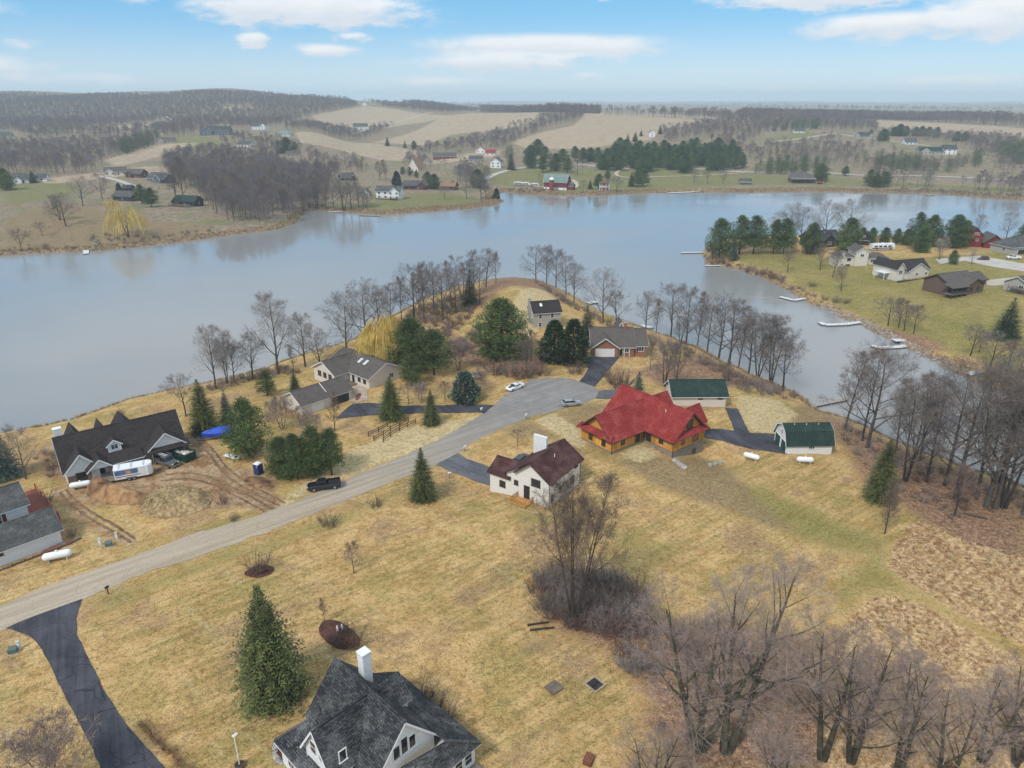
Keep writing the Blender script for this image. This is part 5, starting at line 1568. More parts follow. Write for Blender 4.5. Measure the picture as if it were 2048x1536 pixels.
# ---- brick house and small white house on the peninsula
jp = P(1182, 712, 0.2)
J = House("brick_house", "brick ranch house with taupe roof and white double garage door", "house", jp[0], jp[1], hz(jp[0] + 4, jp[1]), 0)
J.gable(.4, 11.6, 1.2, 12.4, -1.0, 2.6, 6.1, BRICK, R_TAUPE, ov=.5)
J.gable(11.6, 15.2, 2.0, 11.8, -1.0, 2.6, 5.7, BRICK, R_TAUPE, ov=.4)
J.gable(.2, 7.2, 0, 6.0, -1.0, 2.7, 5.2, BRICK, R_TAUPE, axis='v', ov=.5)
J.gable(7.0, 11.0, 9.0, 14.0, -1.0, 2.7, 7.0, SIDT, R_TAUPE, axis='v', ov=.4)
J.garage('v-', 0, 3.7, 0, 4.9, 2.15)
J.win('v-', 2.0, 13.4, 1.5, 1.9, 1.2, 3, 1)
J.win('v-', 1.2, 9.6, 1.5, 1.2, 1.2, 2, 1)
J.door('v-', 1.2, 8.1, 0)
for q in (7.6, 9.0, 10.4):
    box("porch_post", q - .07, q + .07, .8, .94, -.5, 2.3, TRIM, J.r)
J.chimney(9.8, 6.3, 5, 7.6, .7, .7, BRICK)
kp = P(1067, 664, 1.0)
K = House("small_white_house", "small two storey grey white house with dark roof near the hilltop", "house", kp[0], kp[1], hz(kp[0], kp[1]) - .2, 14)
K.gable(0, 8.2, 0, 6.4, -1.5, 4.6, 7.0, SIDT, R_BROWN, ov=.4)
K.win('v-', 0, 2.0, 3.4, .9, 1.2, 1, 2)
K.win('v-', 0, 5.6, 3.4, .9, 1.2, 1, 2)
K.win('v-', 0, 2.0, .9, .9, 1.2, 1, 2)
K.win('u-', 0, 2.0, 3.4, .9, 1.2, 1, 2)
K.win('u-', 0, 4.4, 3.4, .9, 1.2, 1, 2)
K.chimney(-.4, 3.6, -1, 8.0, .7, .9, SIDT)
slab("tarp_patch", [(2.3, 1.6, 5.93), (3.1, 1.6, 5.93), (3.0, 2.5, 6.60), (2.4, 2.5, 6.60)], .05, TRIM, K.r)

# ------------------------------------------------------------------ vehicles
def cyl(name, p, axis, r, L, mat, parent, sides=14, r2=None):
    m_ = MB()
    a = Vector(axis).normalized()
    m_.tube([Vector(p) - a * L / 2, Vector(p) + a * L / 2], [r, r if r2 is None else r2], sides)
    m_.F += [tuple(range(sides))[::-1], tuple(range(sides, 2 * sides))]
    return mk(name, m_.V, m_.F, mat, parent, smooth=False)

TYRE = M("tyre_rubber", (.018, .018, .019), .85)
RIM = M("wheel_rim", (.38, .39, .40), .35, metal=.7)
LAMP = M("headlight_glass", (.75, .76, .78), .15)
TAIL = M("tail_light_red", (.35, .015, .012), .2)
CGLASS = M("car_glass", (.012, .014, .017), .06, spec=.8)
CHROME = M("chrome", (.55, .56, .57), .2, metal=.9)
BLACKP = M("black_plastic", (.02, .02, .022), .6)

def loft(name, secs, mat, parent, smooth=False):
    """skin over cross sections of equal count, closed at both ends"""
    k = len(secs[0])
    V = [Vector(p) for s in secs for p in s]
    Fc = []
    for i in range(len(secs) - 1):
        for j in range(k):
            j2 = (j + 1) % k
            Fc.append((i * k + j, i * k + j2, (i + 1) * k + j2, (i + 1) * k + j))
    Fc += [tuple(range(k))[::-1], tuple(range((len(secs) - 1) * k, len(secs) * k))]
    return mk(name, V, Fc, mat, parent, smooth)

def wheels(e, xs_, hw, r, parent_name="wheel"):
    for x in xs_:
        for s in (-1, 1):
            w = cyl("wheel", (x, s * (hw - .1), r), (0, 1, 0), r, .23, TYRE, e)
            cyl("rim", (x, s * (hw + .02), r), (0, 1, 0), r * .62, .03, RIM, w, 10)

def car(name, label, px, py, heading, paint, kind, L=4.5, Wd=1.8, Hh_=1.4):
    p = G(px, py)
    e = empty(name, (p[0], p[1], p[2] + .06), math.radians(heading))
    tag(e, label, "pickup" if kind == "pickup" else "car")
    h = Wd / 2
    # lower body: sections along x (front is +x)
    def sec(x, w, zb, zt):
        return [(x, -w, zb + .08), (x, -w * .96, zb), (x, w * .96, zb), (x, w, zb + .08), (x, w, zt - .16), (x, w * .90, zt), (x, -w * .90, zt), (x, -w, zt - .16)]
    f = L / 2
    if kind == "pickup":
        prof = [(-f, .92, .5, .95), (-f + .1, .97, .4, 1.02), (-.35 * L, 1, .36, 1.05), (0, 1, .34, 1.06), (.22 * L, 1, .34, 1.12), (.40 * L, .98, .36, 1.08), (f - .08, .95, .4, 1.0), (f, .9, .46, .8)]
    elif kind == "sport":
        prof = [(-f, .86, .42, .86), (-f + .12, .95, .3, .98), (-.3 * L, 1, .24, .98), (0, .97, .22, .92), (.2 * L, .98, .22, .92), (.38 * L, .98, .24, .82), (f - .1, .92, .28, .70), (f, .84, .34, .58)]
    else:
        prof = [(-f, .88, .42, .88), (-f + .1, .95, .3, .96), (-.3 * L, 1, .25, .98), (0, 1, .24, .97), (.2 * L, 1, .24, .95), (.36 * L, .97, .26, .86), (f - .1, .92, .3, .74), (f, .84, .36, .62)]
    body = loft("body", [sec(x, h * w, zb, zt) for x, w, zb, zt in prof], paint, e)
    # cabin: glass house and roof
    def cab(x0, x1, x2, x3, zb, zt, wb, wt):
        V = [(x0, -wb, zb), (x3, -wb, zb), (x3, wb, zb), (x0, wb, zb), (x1, -wt, zt), (x2, -wt, zt), (x2, wt, zt), (x1, wt, zt)]
        return V, [(0, 3, 2, 1), (4, 5, 6, 7), (0, 1, 5, 4), (1, 2, 6, 5), (2, 3, 7, 6), (3, 0, 4, 7)]
    if kind == "pickup":
        x0, x1, x2, x3, zb = -.10 * L, -.06 * L, .14 * L, .25 * L, 1.0
    elif kind == "sport":
        x0, x1, x2, x3, zb = -.40 * L, -.16 * L, .06 * L, .22 * L, .86
    else:
        x0, x1, x2, x3, zb = -.44 * L, -.34 * L, .08 * L, .24 * L, .9
    V, Fc = cab(x0, x1, x2, x3, zb, Hh_ - .05, h * .93, h * .72)
    g = mk("window", V, Fc, CGLASS, e)
    V, Fc = cab(x1 - .06, x1, x2, x2 + .06, Hh_ - .07, Hh_, h * .75, h * .68)
    mk("roof", V, Fc, paint, e)
    for s in (-1, 1):
        for xa, xb in ((x0, x1), (x3, x2)):
            beam("roof_pillar", (xa, s * h * .935, zb), (xb, s * h * .725, Hh_ - .05), .07, .07, paint, e)
        mid = (x1 + x2) / 2
        beam("roof_pillar", (mid, s * h * .935, zb), (mid, s * h * .735, Hh_ - .05), .08, .05, paint, e)
        box("headlight", f - .12, f + .01, s * h * .62 - .16, s * h * .62 + .16, (.84 if kind == "pickup" else .55), (1.0 if kind == "pickup" else .68), LAMP, e)
        box("tail_light", -f - .015, -f + .1, s * h * .7 - .12, s * h * .7 + .12, .7, .88, TAIL, e)
        box("mirror", x2 + .1, x2 + .25, s * h * 1.04 - .09, s * h * 1.04 + .09, zb + .02, zb + .16, paint, e)
        box("door_handle", mid - .3, mid - .15, s * (h + .005) - .012, s * (h + .005) + .012, .78, .82, BLACKP, e)
    bars("bumper", [(f - .05, f + .06, -h * .9, h * .9, .38, .55), (-f - .06, -f + .05, -h * .9, h * .9, .4, .55)], CHROME if kind == "pickup" else paint, e)
    if kind == "pickup":
        box("bed_floor", -f + .12, -.12 * L, -h * .82, h * .82, 1.055, 1.075, BLACKP, e)
        bars("bed_rail", [(-f + .02, -.11 * L, -h * .98, -h * .84, 1.06, 1.36), (-f + .02, -.11 * L, h * .84, h * .98, 1.06, 1.36), (-f + .02, -f + .1, -h * .84, h * .84, 1.06, 1.34), (-.11 * L, -.10 * L + .02, -h * .9, h * .9, 1.06, 1.36)], paint, e)
        box("grille", f - .02, f + .02, -h * .45, h * .45, .62, .98, BLACKP, e)
    wheels(e, (-.31 * L, .31 * L), h, .39 if kind == "pickup" else .33)
    return e

PW = M("paint_white", (.78, .78, .77), .25, .03, coat=.5)
PS = M("paint_silver", (.42, .45, .46), .3, .04, metal=.5, coat=.5)
PB = M("paint_black", (.012, .014, .018), .22, .1, coat=.6)
PG = M("paint_grey", (.16, .155, .16), .3, .06, metal=.4, coat=.5)
PR = M("paint_dark_red", (.10, .022, .018), .3, .06, coat=.4)
sp = car("sports_car", "white sports car with a dark bonnet stripe parked beside the turning place", 1030, 778, 222, PW, "sport", 4.7, 1.9, 1.3)
slab("bonnet_stripe", [(.9, -.38, .935), (2.0, -.34, .80), (2.0, .34, .80), (.9, .38, .935)], .012, BLACKP, sp)
car("hatchback", "silver hatchback parked on the grass edge of the turning place", 1142, 811, 14, PS, "hatch", 4.4, 1.75, 1.45)
car("pickup_truck", "black pickup parked at the lane below the pines", 649, 977, 196, PB, "pickup", 5.7, 1.95, 1.8)
tk = car("work_truck", "grey pickup with ladder rack beside the green dumpster", 333, 929, -28, PG, "pickup", 5.6, 1.95, 1.85)
for y_ in (-.7, .7):
    for x_ in (-2.4, .3):
        beam("rack_post", (x_, y_, 1.3), (x_, y_, 2.1), .06, .06, METAL, tk)
    beam("rack_rail", (-2.7, y_, 2.12), (1.2, y_, 2.12), .07, .07, METAL, tk)
bars("ladder", [(-2.6, 1.0, -.5, -.42, 2.16, 2.22), (-2.6, 1.0, -.1, -.02, 2.16, 2.22)] + [(-2.5 + i * .4, -2.46 + i * .4, -.42, -.1, 2.17, 2.21) for i in range(9)], M("ladder_fibreglass", (.7, .68, .62), .5), tk)
car("sedan", "dark car half hidden behind the white house with maroon roof", 1042, 925, 60, PB, "hatch", 4.6, 1.8, 1.45)
car("pickup_truck", "white pickup on the pale lane of the east shore", 2026, 518, 175, PW, "pickup", 5.6, 1.95, 1.8)
car("jeep", "dark red car beside the pale lane of the east shore", 1966, 520, 170, PR, "hatch", 4.4, 1.8, 1.7)
car("parked_car", "white car near the red barn across the lake", 1140, 378, 10, PW, "hatch", 4.6, 1.8, 1.5)

# enclosed work trailer with printed side panel
p = G(268, 955)
T_ = empty("cargo_trailer", (p[0], p[1], p[2] + .05), math.radians(24))
tag(T_, "white enclosed work trailer with blue printed panel and lowered ramp", "trailer")
TW = M("trailer_white", (.78, .78, .77), .35, .03)
loft("body", [[(x, -w, .55), (x, w, .55), (x, w, zt - .2), (x, w * .85, zt), (x, -w * .85, zt), (x, -w, zt - .2)] for x, w, zt in ((-2.9, 1.12, 2.65), (2.6, 1.12, 2.65), (3.15, .8, 2.6), (3.3, .35, 2.5))], TW, T_)
PRT = bpy.data.materials.new("printed_panel")
PRT.use_nodes = True
n = NT(PRT.node_tree)
PRT.node_tree.nodes.clear()
oc = n.n('ShaderNodeTexCoord').outputs['Object']
sx = n.n('ShaderNodeSeparateXYZ', {0: oc}).outputs
cl_ = n.mix(n.noise(oc, 2.5, 5.0, .6), (.02, .06, .18), (.10, .22, .42))
cl_ = n.mix(n.ss(n.vm('LENGTH', n.vm('SUBTRACT', oc, (-.6, -1.13, 1.75))), .75, .15), cl_, (.55, .28, .12))
cl_ = n.mix(n.ss(n.noise(n.vm('MULTIPLY', oc, (1.5, 1, 6)), 2.0, 4.0, .7), .56, .66), cl_, (.55, .6, .65))
n.n('ShaderNodeOutputMaterial', {0: n.n('ShaderNodeBsdfPrincipled', {'Base Color': cl_, 'Roughness': .4})})
box("printed_panel", -2.75, 1.0, -1.135, -1.122, 1.35, 2.3, PRT, T_)
box("side_stripe", -2.6, 1.6, -1.133, -1.123, .95, 1.12, M("trailer_lettering", (.30, .12, .10), .5, .6, 9.0), T_)
box("side_door", 1.35, 2.1, -1.14, -1.122, .7, 2.35, M("trailer_door", (.7, .7, .7), .4), T_)
slab("ramp", [(-2.92, -1.05, .6), (-2.92, 1.05, .6), (-4.9, 1.05, .03), (-4.9, -1.05, .03)], .06, WOODG, T_)
beam("drawbar", (3.2, -.5, .5), (4.6, 0, .5), .1, .1, BLACKP, T_)
beam("drawbar", (3.2, .5, .5), (4.6, 0, .5), .1, .1, BLACKP, T_)
wheels(T_, (-.65, .15), 1.15, .36)
bars("wheel_arch", [(-1.1, .6, -1.28, -1.12, .76, .82), (-1.1, .6, 1.12, 1.28, .76, .82)], METAL, T_)
for x_ in (-2.0, 0, 2.0):
    beam("roof_rack_bar", (x_, -1.0, 2.8), (x_, 1.0, 2.8), .06, .06, METAL, T_)
    for y_ in (-1.0, 1.0):
        beam("rack_post", (x_, y_, 2.5), (x_, y_, 3.0), .05, .05, METAL, T_)

# dumpster full of rubble
p = G(362, 915)
Du = empty("dumpster", (p[0], p[1], p[2]), math.radians(-30))
tag(Du, "open green dumpster filled with pale debris beside the garage", "dumpster")
DG = M("dumpster_green", (.012, .05, .036), .5, .2)
bars("side_panel", [(-3, 3, -1.2, -1.12, .25, 1.7), (-3, 3, 1.12, 1.2, .25, 1.7)], DG, Du)
bars("end_panel", [(-3.08, -3, -1.2, 1.2, .25, 1.7), (3, 3.08, -1.2, 1.2, .25, 1.7)], DG, Du)
box("floor", -3, 3, -1.12, 1.12, .2, .3, DG, Du)
bars("rib", [(-2.7 + i * .9, -2.6 + i * .9, s * 1.25 - .05, s * 1.25 + .05, .25, 1.62) for i in range(7) for s in (-1, 1)], DG, Du)
bars("top_rail", [(-3.1, 3.1, -1.27, -1.1, 1.7, 1.8), (-3.1, 3.1, 1.1, 1.27, 1.7, 1.8)], DG, Du)
bars("skid", [(-3, 3, -.8, -.6, 0, .22), (-3, 3, .6, .8, 0, .22)], BLACKP, Du)
rg = random.Random(5)
DEB = [M("debris_pale", (.62, .58, .52), .8, .2), M("debris_tan", (.42, .30, .18), .8, .2), M("debris_white", (.75, .75, .74), .7, .1)]
for i in range(46):
    x_, y_ = rg.uniform(-2.7, 2.7), rg.uniform(-.95, .95)
    b_ = box("debris", -rg.uniform(.15, .5), rg.uniform(.15, .5), -rg.uniform(.08, .3), rg.uniform(.08, .3), -.1, rg.uniform(.03, .15), DEB[i % 3], Du)
    b_.location = (x_, y_, rg.uniform(1.2, 1.75))
    b_.rotation_euler = (rg.uniform(-.5, .5), rg.uniform(-.5, .5), rg.uniform(0, 3))
box("debris_fill", -2.95, 2.95, -1.1, 1.1, .31, 1.3, DEB[1], Du)

# portable toilet
p = G(518, 947)
Pt = empty("portable_toilet", (p[0], p[1], p[2]), math.radians(-25))
tag(Pt, "dark blue portable toilet with white roof by the pines", "portable toilet")
PTB = M("toilet_blue", (.012, .03, .12), .5, .1)
bars("base", [(-.6, .6, -.6, .6, 0, .14)], BLACKP, Pt)
box("body", -.55, .55, -.55, .55, .14, 2.05, PTB, Pt)
loft("roof", [[(x, -.58 * k, z), (x, .58 * k, z), (x, .58 * k, z + .02), (x, -.58 * k, z + .02)] for x, k, z in ((-.58, 1, 2.05), (.58, 1, 2.05))], TRIM, Pt)
loft("roof_dome", [[(-.57 * k, -.57 * k, z), (.57 * k, -.57 * k, z), (.57 * k, .57 * k, z), (-.57 * k, .57 * k, z)] for k, z in ((1, 2.06), (.9, 2.2), (.6, 2.32), (.2, 2.36))], TRIM, Pt)
box("door", -.45, .45, -.585, -.555, .2, 1.98, M("toilet_door", (.02, .045, .16), .5), Pt)
bars("corner_post", [(a * .56 - .04, a * .56 + .04, b * .56 - .04, b * .56 + .04, .14, 2.04) for a in (-1, 1) for b in (-1, 1)], PTB, Pt)
box("vent", .2, .42, -.6, -.586, 1.6, 1.75, TRIM, Pt)

# covered boat on trailer, stored boat
def hull(L, w, h, z0):
    S = []
    for t in (0, .15, .4, .65, .85, .96, 1.0):
        ww = w / 2 * (1 if t < .5 else max(.05, 1 - ((t - .5) / .5) ** 2.2))
        zk = z0 + (0 if t < .6 else h * .55 * ((t - .6) / .4) ** 2)
        x = -L / 2 + L * t
        S.append([(x, 0, zk), (x, ww * .7, zk + h * .3), (x, ww, z0 + h), (x, 0, z0 + h + .02), (x, -ww, z0 + h), (x, -ww * .7, zk + h * .3)])
    return S
p = G(437, 876)
Bt = empty("covered_boat", (p[0], p[1], p[2]), math.radians(200))
tag(Bt, "boat wrapped in a bright blue tarp on a trailer", "boat")
TARP = M("blue_tarp", (.012, .07, .48), .45, .25, 1.5, .5)
loft("hull", hull(6, 2.2, .9, .6), TRIM, Bt)
rg = random.Random(8)
S = []
for t in (0, .12, .3, .5, .7, .9, 1.0):
    x = -3.05 + 6.1 * t
    ww = 1.2 * (1 if t < .5 else max(.12, 1 - ((t - .5) / .5) ** 2.2))
    hh = 1.5 + 1.0 * math.sin(math.pi * min(1, t * .75 + .2)) + rg.uniform(-.08, .08)
    S.append([(x, -ww, 1.0 + rg.uniform(-.15, .1)), (x, -ww * .98, 1.55), (x, -ww * .4, hh * .9), (x, 0, hh), (x, ww * .4, hh * .9), (x, ww * .98, 1.55), (x, ww, 1.0 + rg.uniform(-.15, .1))])
loft("tarp", S, TARP, Bt)
bars("trailer_frame", [(-3, 3.6, -.6, -.5, .4, .5), (-3, 3.6, .5, .6, .4, .5), (3.5, 4.6, -.06, .06, .4, .5)], METAL, Bt)
wheels(Bt, (-.8,), 1.0, .3)
p = G(466, 918)
Js = empty("overturned_rowboat", (p[0], p[1], p[2]), math.radians(-28))
tag(Js, "small white boat lying on the dirt beside the pines", "boat")
loft("hull", hull(3.6, 1.4, .5, .1), PW, Js)
bars("seat", [(-.9, -.5, -.6, .6, .56, .66), (.3, .6, -.55, .55, .56, .66)], TRIM, Js)
loft("windshield", [[(.9, -.4, .6), (.9, .4, .6), (.9, .3, .85), (.9, -.3, .85)], [(1.1, -.35, .6), (1.1, .35, .6), (1.1, .3, .65), (1.1, -.3, .65)]], CGLASS, Js)

# ------------------------------------------------------------------ propane tanks
TANK = M("tank_white", (.80, .80, .79), .35, .04)
def propane(px, py, heading, L, r, label):
    p = G(px, py)
    e = empty("propane_tank", (p[0], p[1], p[2]), math.radians(heading))
    tag(e, label, "propane tank", "propane tanks")
    m_ = MB()
    xs_ = [(-L / 2 + r * (1 - math.cos(a)), r * math.sin(a)) for a in [i * math.pi / 12 for i in range(1, 7)]]
    xs_ = xs_ + [(-x, rr) for x, rr in reversed(xs_)]
    m_.tube([Vector((x, 0, r + .35)) for x, _ in xs_], [rr for _, rr in xs_], 16)
    m_.F += [tuple(range(16))[::-1], tuple(range(len(m_.V) - 16, len(m_.V)))]
    mk("tank", m_.V, m_.F, TANK, e, smooth=True)
    cyl("valve_dome", (0, 0, 2 * r + .42), (0, 0, 1), r * .36, .26, TANK, e, 12, r * .28)
    for x in (-L * .3, L * .3):
        bars("saddle", [(x - .1, x + .1, -r * .8, r * .8, 0, .42)], A_CONC, e)
propane(117, 1120, 24, 3.9, .58, "white propane tank on the lawn below the left edge garage")
propane(163, 977, 22, 3.5, .52, "white propane tank at the corner of the new house")
propane(1502, 920, -35, 3.2, .52, "white propane tank on the lawn left of the gambrel garage")
propane(1609, 927, -6, 3.2, .52, "white propane tank in front of the gambrel garage")
propane(950, 758, -30, 3.0, .5, "white propane tank behind the rounded blue spruce")

# ------------------------------------------------------------------ mailboxes, pedestals, lamp post
def mailbox(px, py, heading, label, dark=True, paper=False):
    p = G(px, py)
    e = empty("mailbox", (p[0], p[1], p[2]), math.radians(heading))
    tag(e, label, "mailbox", "mailboxes along the lane")
    m1, m2 = (BLACKP, BLACKP) if dark else (WOODG, TRIM)
    box("post", -.06, .06, -.06, .06, -.2, 1.05, m1, e)
    loft("box", [[(x, -.11, 1.05), (x, .11, 1.05), (x, .11, 1.2), (x, .06, 1.28), (x, -.06, 1.28), (x, -.11, 1.2)] for x in (-.28, .28)], m2, e)
    box("flag", -.05, .12, .115, .13, 1.15, 1.32, TAIL, e)
    box("arm", -.25, .25, -.04, .04, .98, 1.05, m1, e)
    if paper:
        box("newspaper_tube", -.25, .2, -.1, .1, .75, .92, TRIM, e)
mailbox(217, 1188, 60, "black mailbox at the mouth of the cracked black driveway")
mailbox(963, 826, 40, "pale mailbox at the end of the ranch house driveway", False, True)
mailbox(1052, 838, 40, "pale mailbox where the turning place narrows into the lane", False, True)
mailbox(930, 903, 40, "pale mailbox beside the driveway of the white house with maroon roof", False, True)
mailbox(899, 957, 30, "small sign post by the driveway opposite the lone spruce", False)
UTG = M("utility_green", (.10, .14, .11), .5)
UTW = M("utility_grey", (.55, .57, .54), .5)
def pedestal(px, py, label, tall=True, rz=20):
    p = G(px, py)
    e = empty("utility_pedestal" if tall else "transformer_box", (p[0], p[1], p[2]), math.radians(rz))
    tag(e, label, "utility box", "utility boxes")
    if tall:
        loft("body", [[(-.17 * k, -.14 * k, z), (.17 * k, -.14 * k, z), (.17 * k, .14 * k, z), (-.17 * k, .14 * k, z)] for k, z in ((1.15, -.1), (1, .1), (1, 1.05), (.8, 1.12))], UTW, e)
        box("cap", -.2, .2, -.17, .17, 1.12, 1.22, UTW, e)
        box("door", -.12, .12, -.155, -.142, .3, .95, TRIM, e)
    else:
        box("pad", -.55, .55, -.5, .5, -.1, .08, A_CONC, e)
        loft("body", [[(-.45, -.4, z), (.45, -.4, z), (.45, .4, z), (-.45, .4, z)] for z in (.08, .6)], UTG, e)
        slab("lid", [(-.48, -.43, .62), (.48, -.43, .62), (.48, .43, .7), (-.48, .43, .7)], .05, UTG, e)
pedestal(39, 1298, "grey utility pedestal beside the black driveway", True)
pedestal(27, 1305, "low green transformer box beside the black driveway", False)
pedestal(201, 1090, "grey utility pedestal left of the small transformer on the lane verge", True)
pedestal(218, 1092, "low green transformer on the verge between two pedestals", False)
pedestal(234, 1078, "grey utility pedestal right of the small transformer on the lane verge", True)
p = G(480, 1534)
e = empty("lamp_post", (p[0], p[1], p[2]))
tag(e, "white post with a bird ornament standing in a planter near the Victorian house", "lamp post")
cyl("pole", (0, 0, 2.1), (0, 0, 1), .055, 4.2, TRIM, e, 8)
loft("bird_ornament", [[(x, -w, z), (x, w, z), (x, w, z + h_), (x, -w, z + h_)] for x, w, z, h_ in ((-.25, .02, 4.2, .1), (0, .09, 4.15, .3), (.2, .05, 4.3, .35), (.45, .015, 4.62, .1))], TRIM, e)
PLT = M("barrel_wood", (.22, .14, .10), .8, .2)
for i in range(14):
    a = 6.2832 * i / 14
    b_ = box("stave", -.06, .06, -.02, .02, 0, .5, PLT, e)
    b_.location = (math.cos(a) * .48, math.sin(a) * .48, 0)
    b_.rotation_euler = (0, 0, a + math.pi / 2)
cyl("soil", (0, 0, .2), (0, 0, 1), .46, .4, M("dark_soil", (.05, .035, .025), .95), e)

# ------------------------------------------------------------------ split rail fences
FW = M("fence_wood", (.085, .055, .045), .9, .25, 3.0)
def fence(L, label):
    pts = [G(a, b) for a, b in L]
    e = empty("split_rail_fence", pts[0])
    tag(e, label, "fence", "split rail fences")
    P0 = Vector(pts[0])
    for i, p in enumerate(pts):
        q = p - P0
        box("post", q[0] - .08, q[0] + .08, q[1] - .08, q[1] + .08, q[2] - .3, q[2] + 1.15, FW, e)
        if i:
            r_ = pts[i - 1] - P0
            for zz in (.45, .9):
                beam("rail", (r_[0], r_[1], r_[2] + zz), (q[0], q[1], q[2] + zz), .09, .13, FW, e)
fence([(737, 873), (757, 864), (775, 854)], "upper of the three split rail fence rows")
fence([(748, 882), (767, 872), (781, 862), (800, 853), (817, 843)], "middle of the three split rail fence rows")
fence([(767, 884), (781, 874), (799, 862), (815, 854), (831, 847)], "lower of the three split rail fence rows")

# ------------------------------------------------------------------ beds, mounds, fire pit, stones
def mound(name, label, cat, poly_px, hgt_, mat, peaks, kind=None):
    pw = smooth2(gpoly(poly_px), 2)
    b = densify(pw, .7, .05)
    x0, x1 = min(p[0] for p in b), max(p[0] for p in b)
    y0, y1 = min(p[1] for p in b), max(p[1] for p in b)
    gxx, gyy = np.meshgrid(np.arange(x0, x1, .45), np.arange(y0, y1, .45))
    sd = sdist([tuple(p) for p in b], gxx, gyy)
    ins = [Vector((float(x), float(y))) for x, y in zip(gxx[sd > .25], gyy[sd > .25])]
    vs, _, fs, _, _, _ = geometry.delaunay_2d_cdt(b + ins, [], [list(range(len(b)))], 1, 1e-4)
    X = np.array([v[0] for v in vs])
    Y = np.array([v[1] for v in vs])
    D_ = np.maximum(sdist([tuple(p) for p in b], X, Y), 0)
    Z = np.zeros(len(vs))
    if peaks:
        for (qx, qy, w, hh) in peaks:
            c_ = G(qx, qy)
            Z = np.maximum(Z, hh * np.exp(-((X - c_[0]) ** 2 + (Y - c_[1]) ** 2) / (2 * w * w)))
        Z = Z * np.clip(D_ / 1.5, 0, 1) * (1 + (fbm(X / 1.5, Y / 1.5, 31) - .5) * .7)
    else:
        Z = hgt_ * np.clip(D_ / .8, 0, 1) + (fbm(X * 1.5, Y * 1.5, 33) - .5) * .08
    o = mk(name, [(v[0], v[1], hz(v[0], v[1]) + .04 + float(z)) for v, z in zip(vs, Z)], [tuple(f) for f in fs], mat, smooth=True)
    tag(o, label, cat, kind=kind)
    return o
SOIL = M("orange_soil", (.15, .07, .03), .95, .5, .8, .8, tint=(.25, .14, .065), world_co=True)
SOIL2 = M("grassy_soil", (.20, .125, .06), .95, .3, 1.6, .8, tint=(.33, .235, .115), world_co=True)
MULCH = M("red_mulch", (.085, .032, .022), .95, .5, 4.0, .8, world_co=True)
mound("dirt_mound", "orange brown dirt heap in front of the white trailer", "dirt heap", [(160, 985), (200, 962), (235, 972), (300, 988), (290, 1006), (250, 1012), (200, 1005)], 1, SOIL, [(197, 982, 2.4, 2.6), (225, 990, 2.4, 1.9), (262, 996, 2.4, 1.5)])
mound("dirt_mound", "broad grassy dirt heap beside the lane", "dirt heap", [(270, 1018), (300, 985), (350, 972), (400, 978), (428, 990), (420, 1015), (370, 1032), (310, 1040)], 1, SOIL2, [(335, 1003, 3.2, 2.3), (378, 1000, 2.6, 1.9)])
mound("dirt_mound", "low reddish dirt spread by the portable toilet", "dirt heap", [(488, 955), (515, 950), (545, 962), (550, 980), (515, 978), (490, 968)], 1, SOIL, [(520, 966, 2.0, .5)])
mound("mulch_bed", "small round mulch bed around a bare shrub", "mulch bed", [(483, 1150), (500, 1135), (530, 1128), (550, 1135), (545, 1148), (515, 1158)], .14, MULCH, None)
mound("mulch_bed", "red mulch bed with shrubs near the large spruce", "mulch bed", [(636, 1268), (640, 1245), (660, 1237), (690, 1248), (718, 1270), (720, 1290), (695, 1302), (665, 1295)], .16, MULCH, None)
mound("mulch_bed", "red mulch bed edged with white stones at the Victorian house", "mulch bed", [(550, 1500), (556, 1482), (568, 1480), (590, 1500), (600, 1528), (565, 1526)], .12, MULCH, None)
mound("mulch_bed", "thin mulch ring under the large spruce", "mulch bed", [(490, 1380), (520, 1398), (570, 1400), (612, 1380), (610, 1352), (560, 1345), (510, 1355)], .06, M("brown_mulch", (.10, .06, .04), .95, .35, 3.0, .5, world_co=True), None)
mound("planting_bed", "red paved planting bed beside the ranch house patio", "planting bed", [(703, 800), (712, 785), (727, 783), (728, 795), (715, 806)], .1, M("red_gravel", (.22, .07, .06), .9, .3, 3.0, world_co=True), None)
p = G(1190, 1370)
e = empty("fire_pit", (p[0], p[1], p[2]), math.radians(42))
tag(e, "square fire pit framed with pale timbers and full of ash", "fire pit")
PALE = M("pale_timber", (.36, .28, .19), .85, .2)
for b_ in ((-.95, .95, -.95, -.75, -.05, .2), (-.95, .95, .75, .95, -.05, .2), (-.95, -.75, -.74, .74, -.05, .19), (.75, .95, -.74, .74, -.05, .19)):
    box("timber", *b_, PALE, e)
box("ash", -.74, .74, -.74, .74, -.05, .07, M("ash", (.035, .03, .028), .95, .3), e)
box("burnt_log", -.5, .5, -.1, .08, .07, .2, BLACKP, e)
p = G(1108, 1377)
e = empty("wooden_platform", (p[0], p[1], p[2]), math.radians(40))
tag(e, "low weathered wooden platform left of the fire pit", "platform")
for i in range(7):
    box("plank", -.8, .8, -.8 + i * .23, -.8 + i * .23 + .21, .22, .28, WOODG, e)
bars("frame", [(-.8, -.68, -.8, .8, -.05, .22), (.68, .8, -.8, .8, -.05, .22), (-.67, .67, -.8, -.7, -.05, .215), (-.67, .67, .71, .8, -.05, .215)], WOODG, e)
p = G(1177, 1524)
e = empty("firewood_crate", (p[0], p[1], p[2]), math.radians(65))
tag(e, "reddish wooden crate at the bottom edge of the lawn", "crate")
CR = M("reddish_wood", (.20, .075, .045), .8, .2)
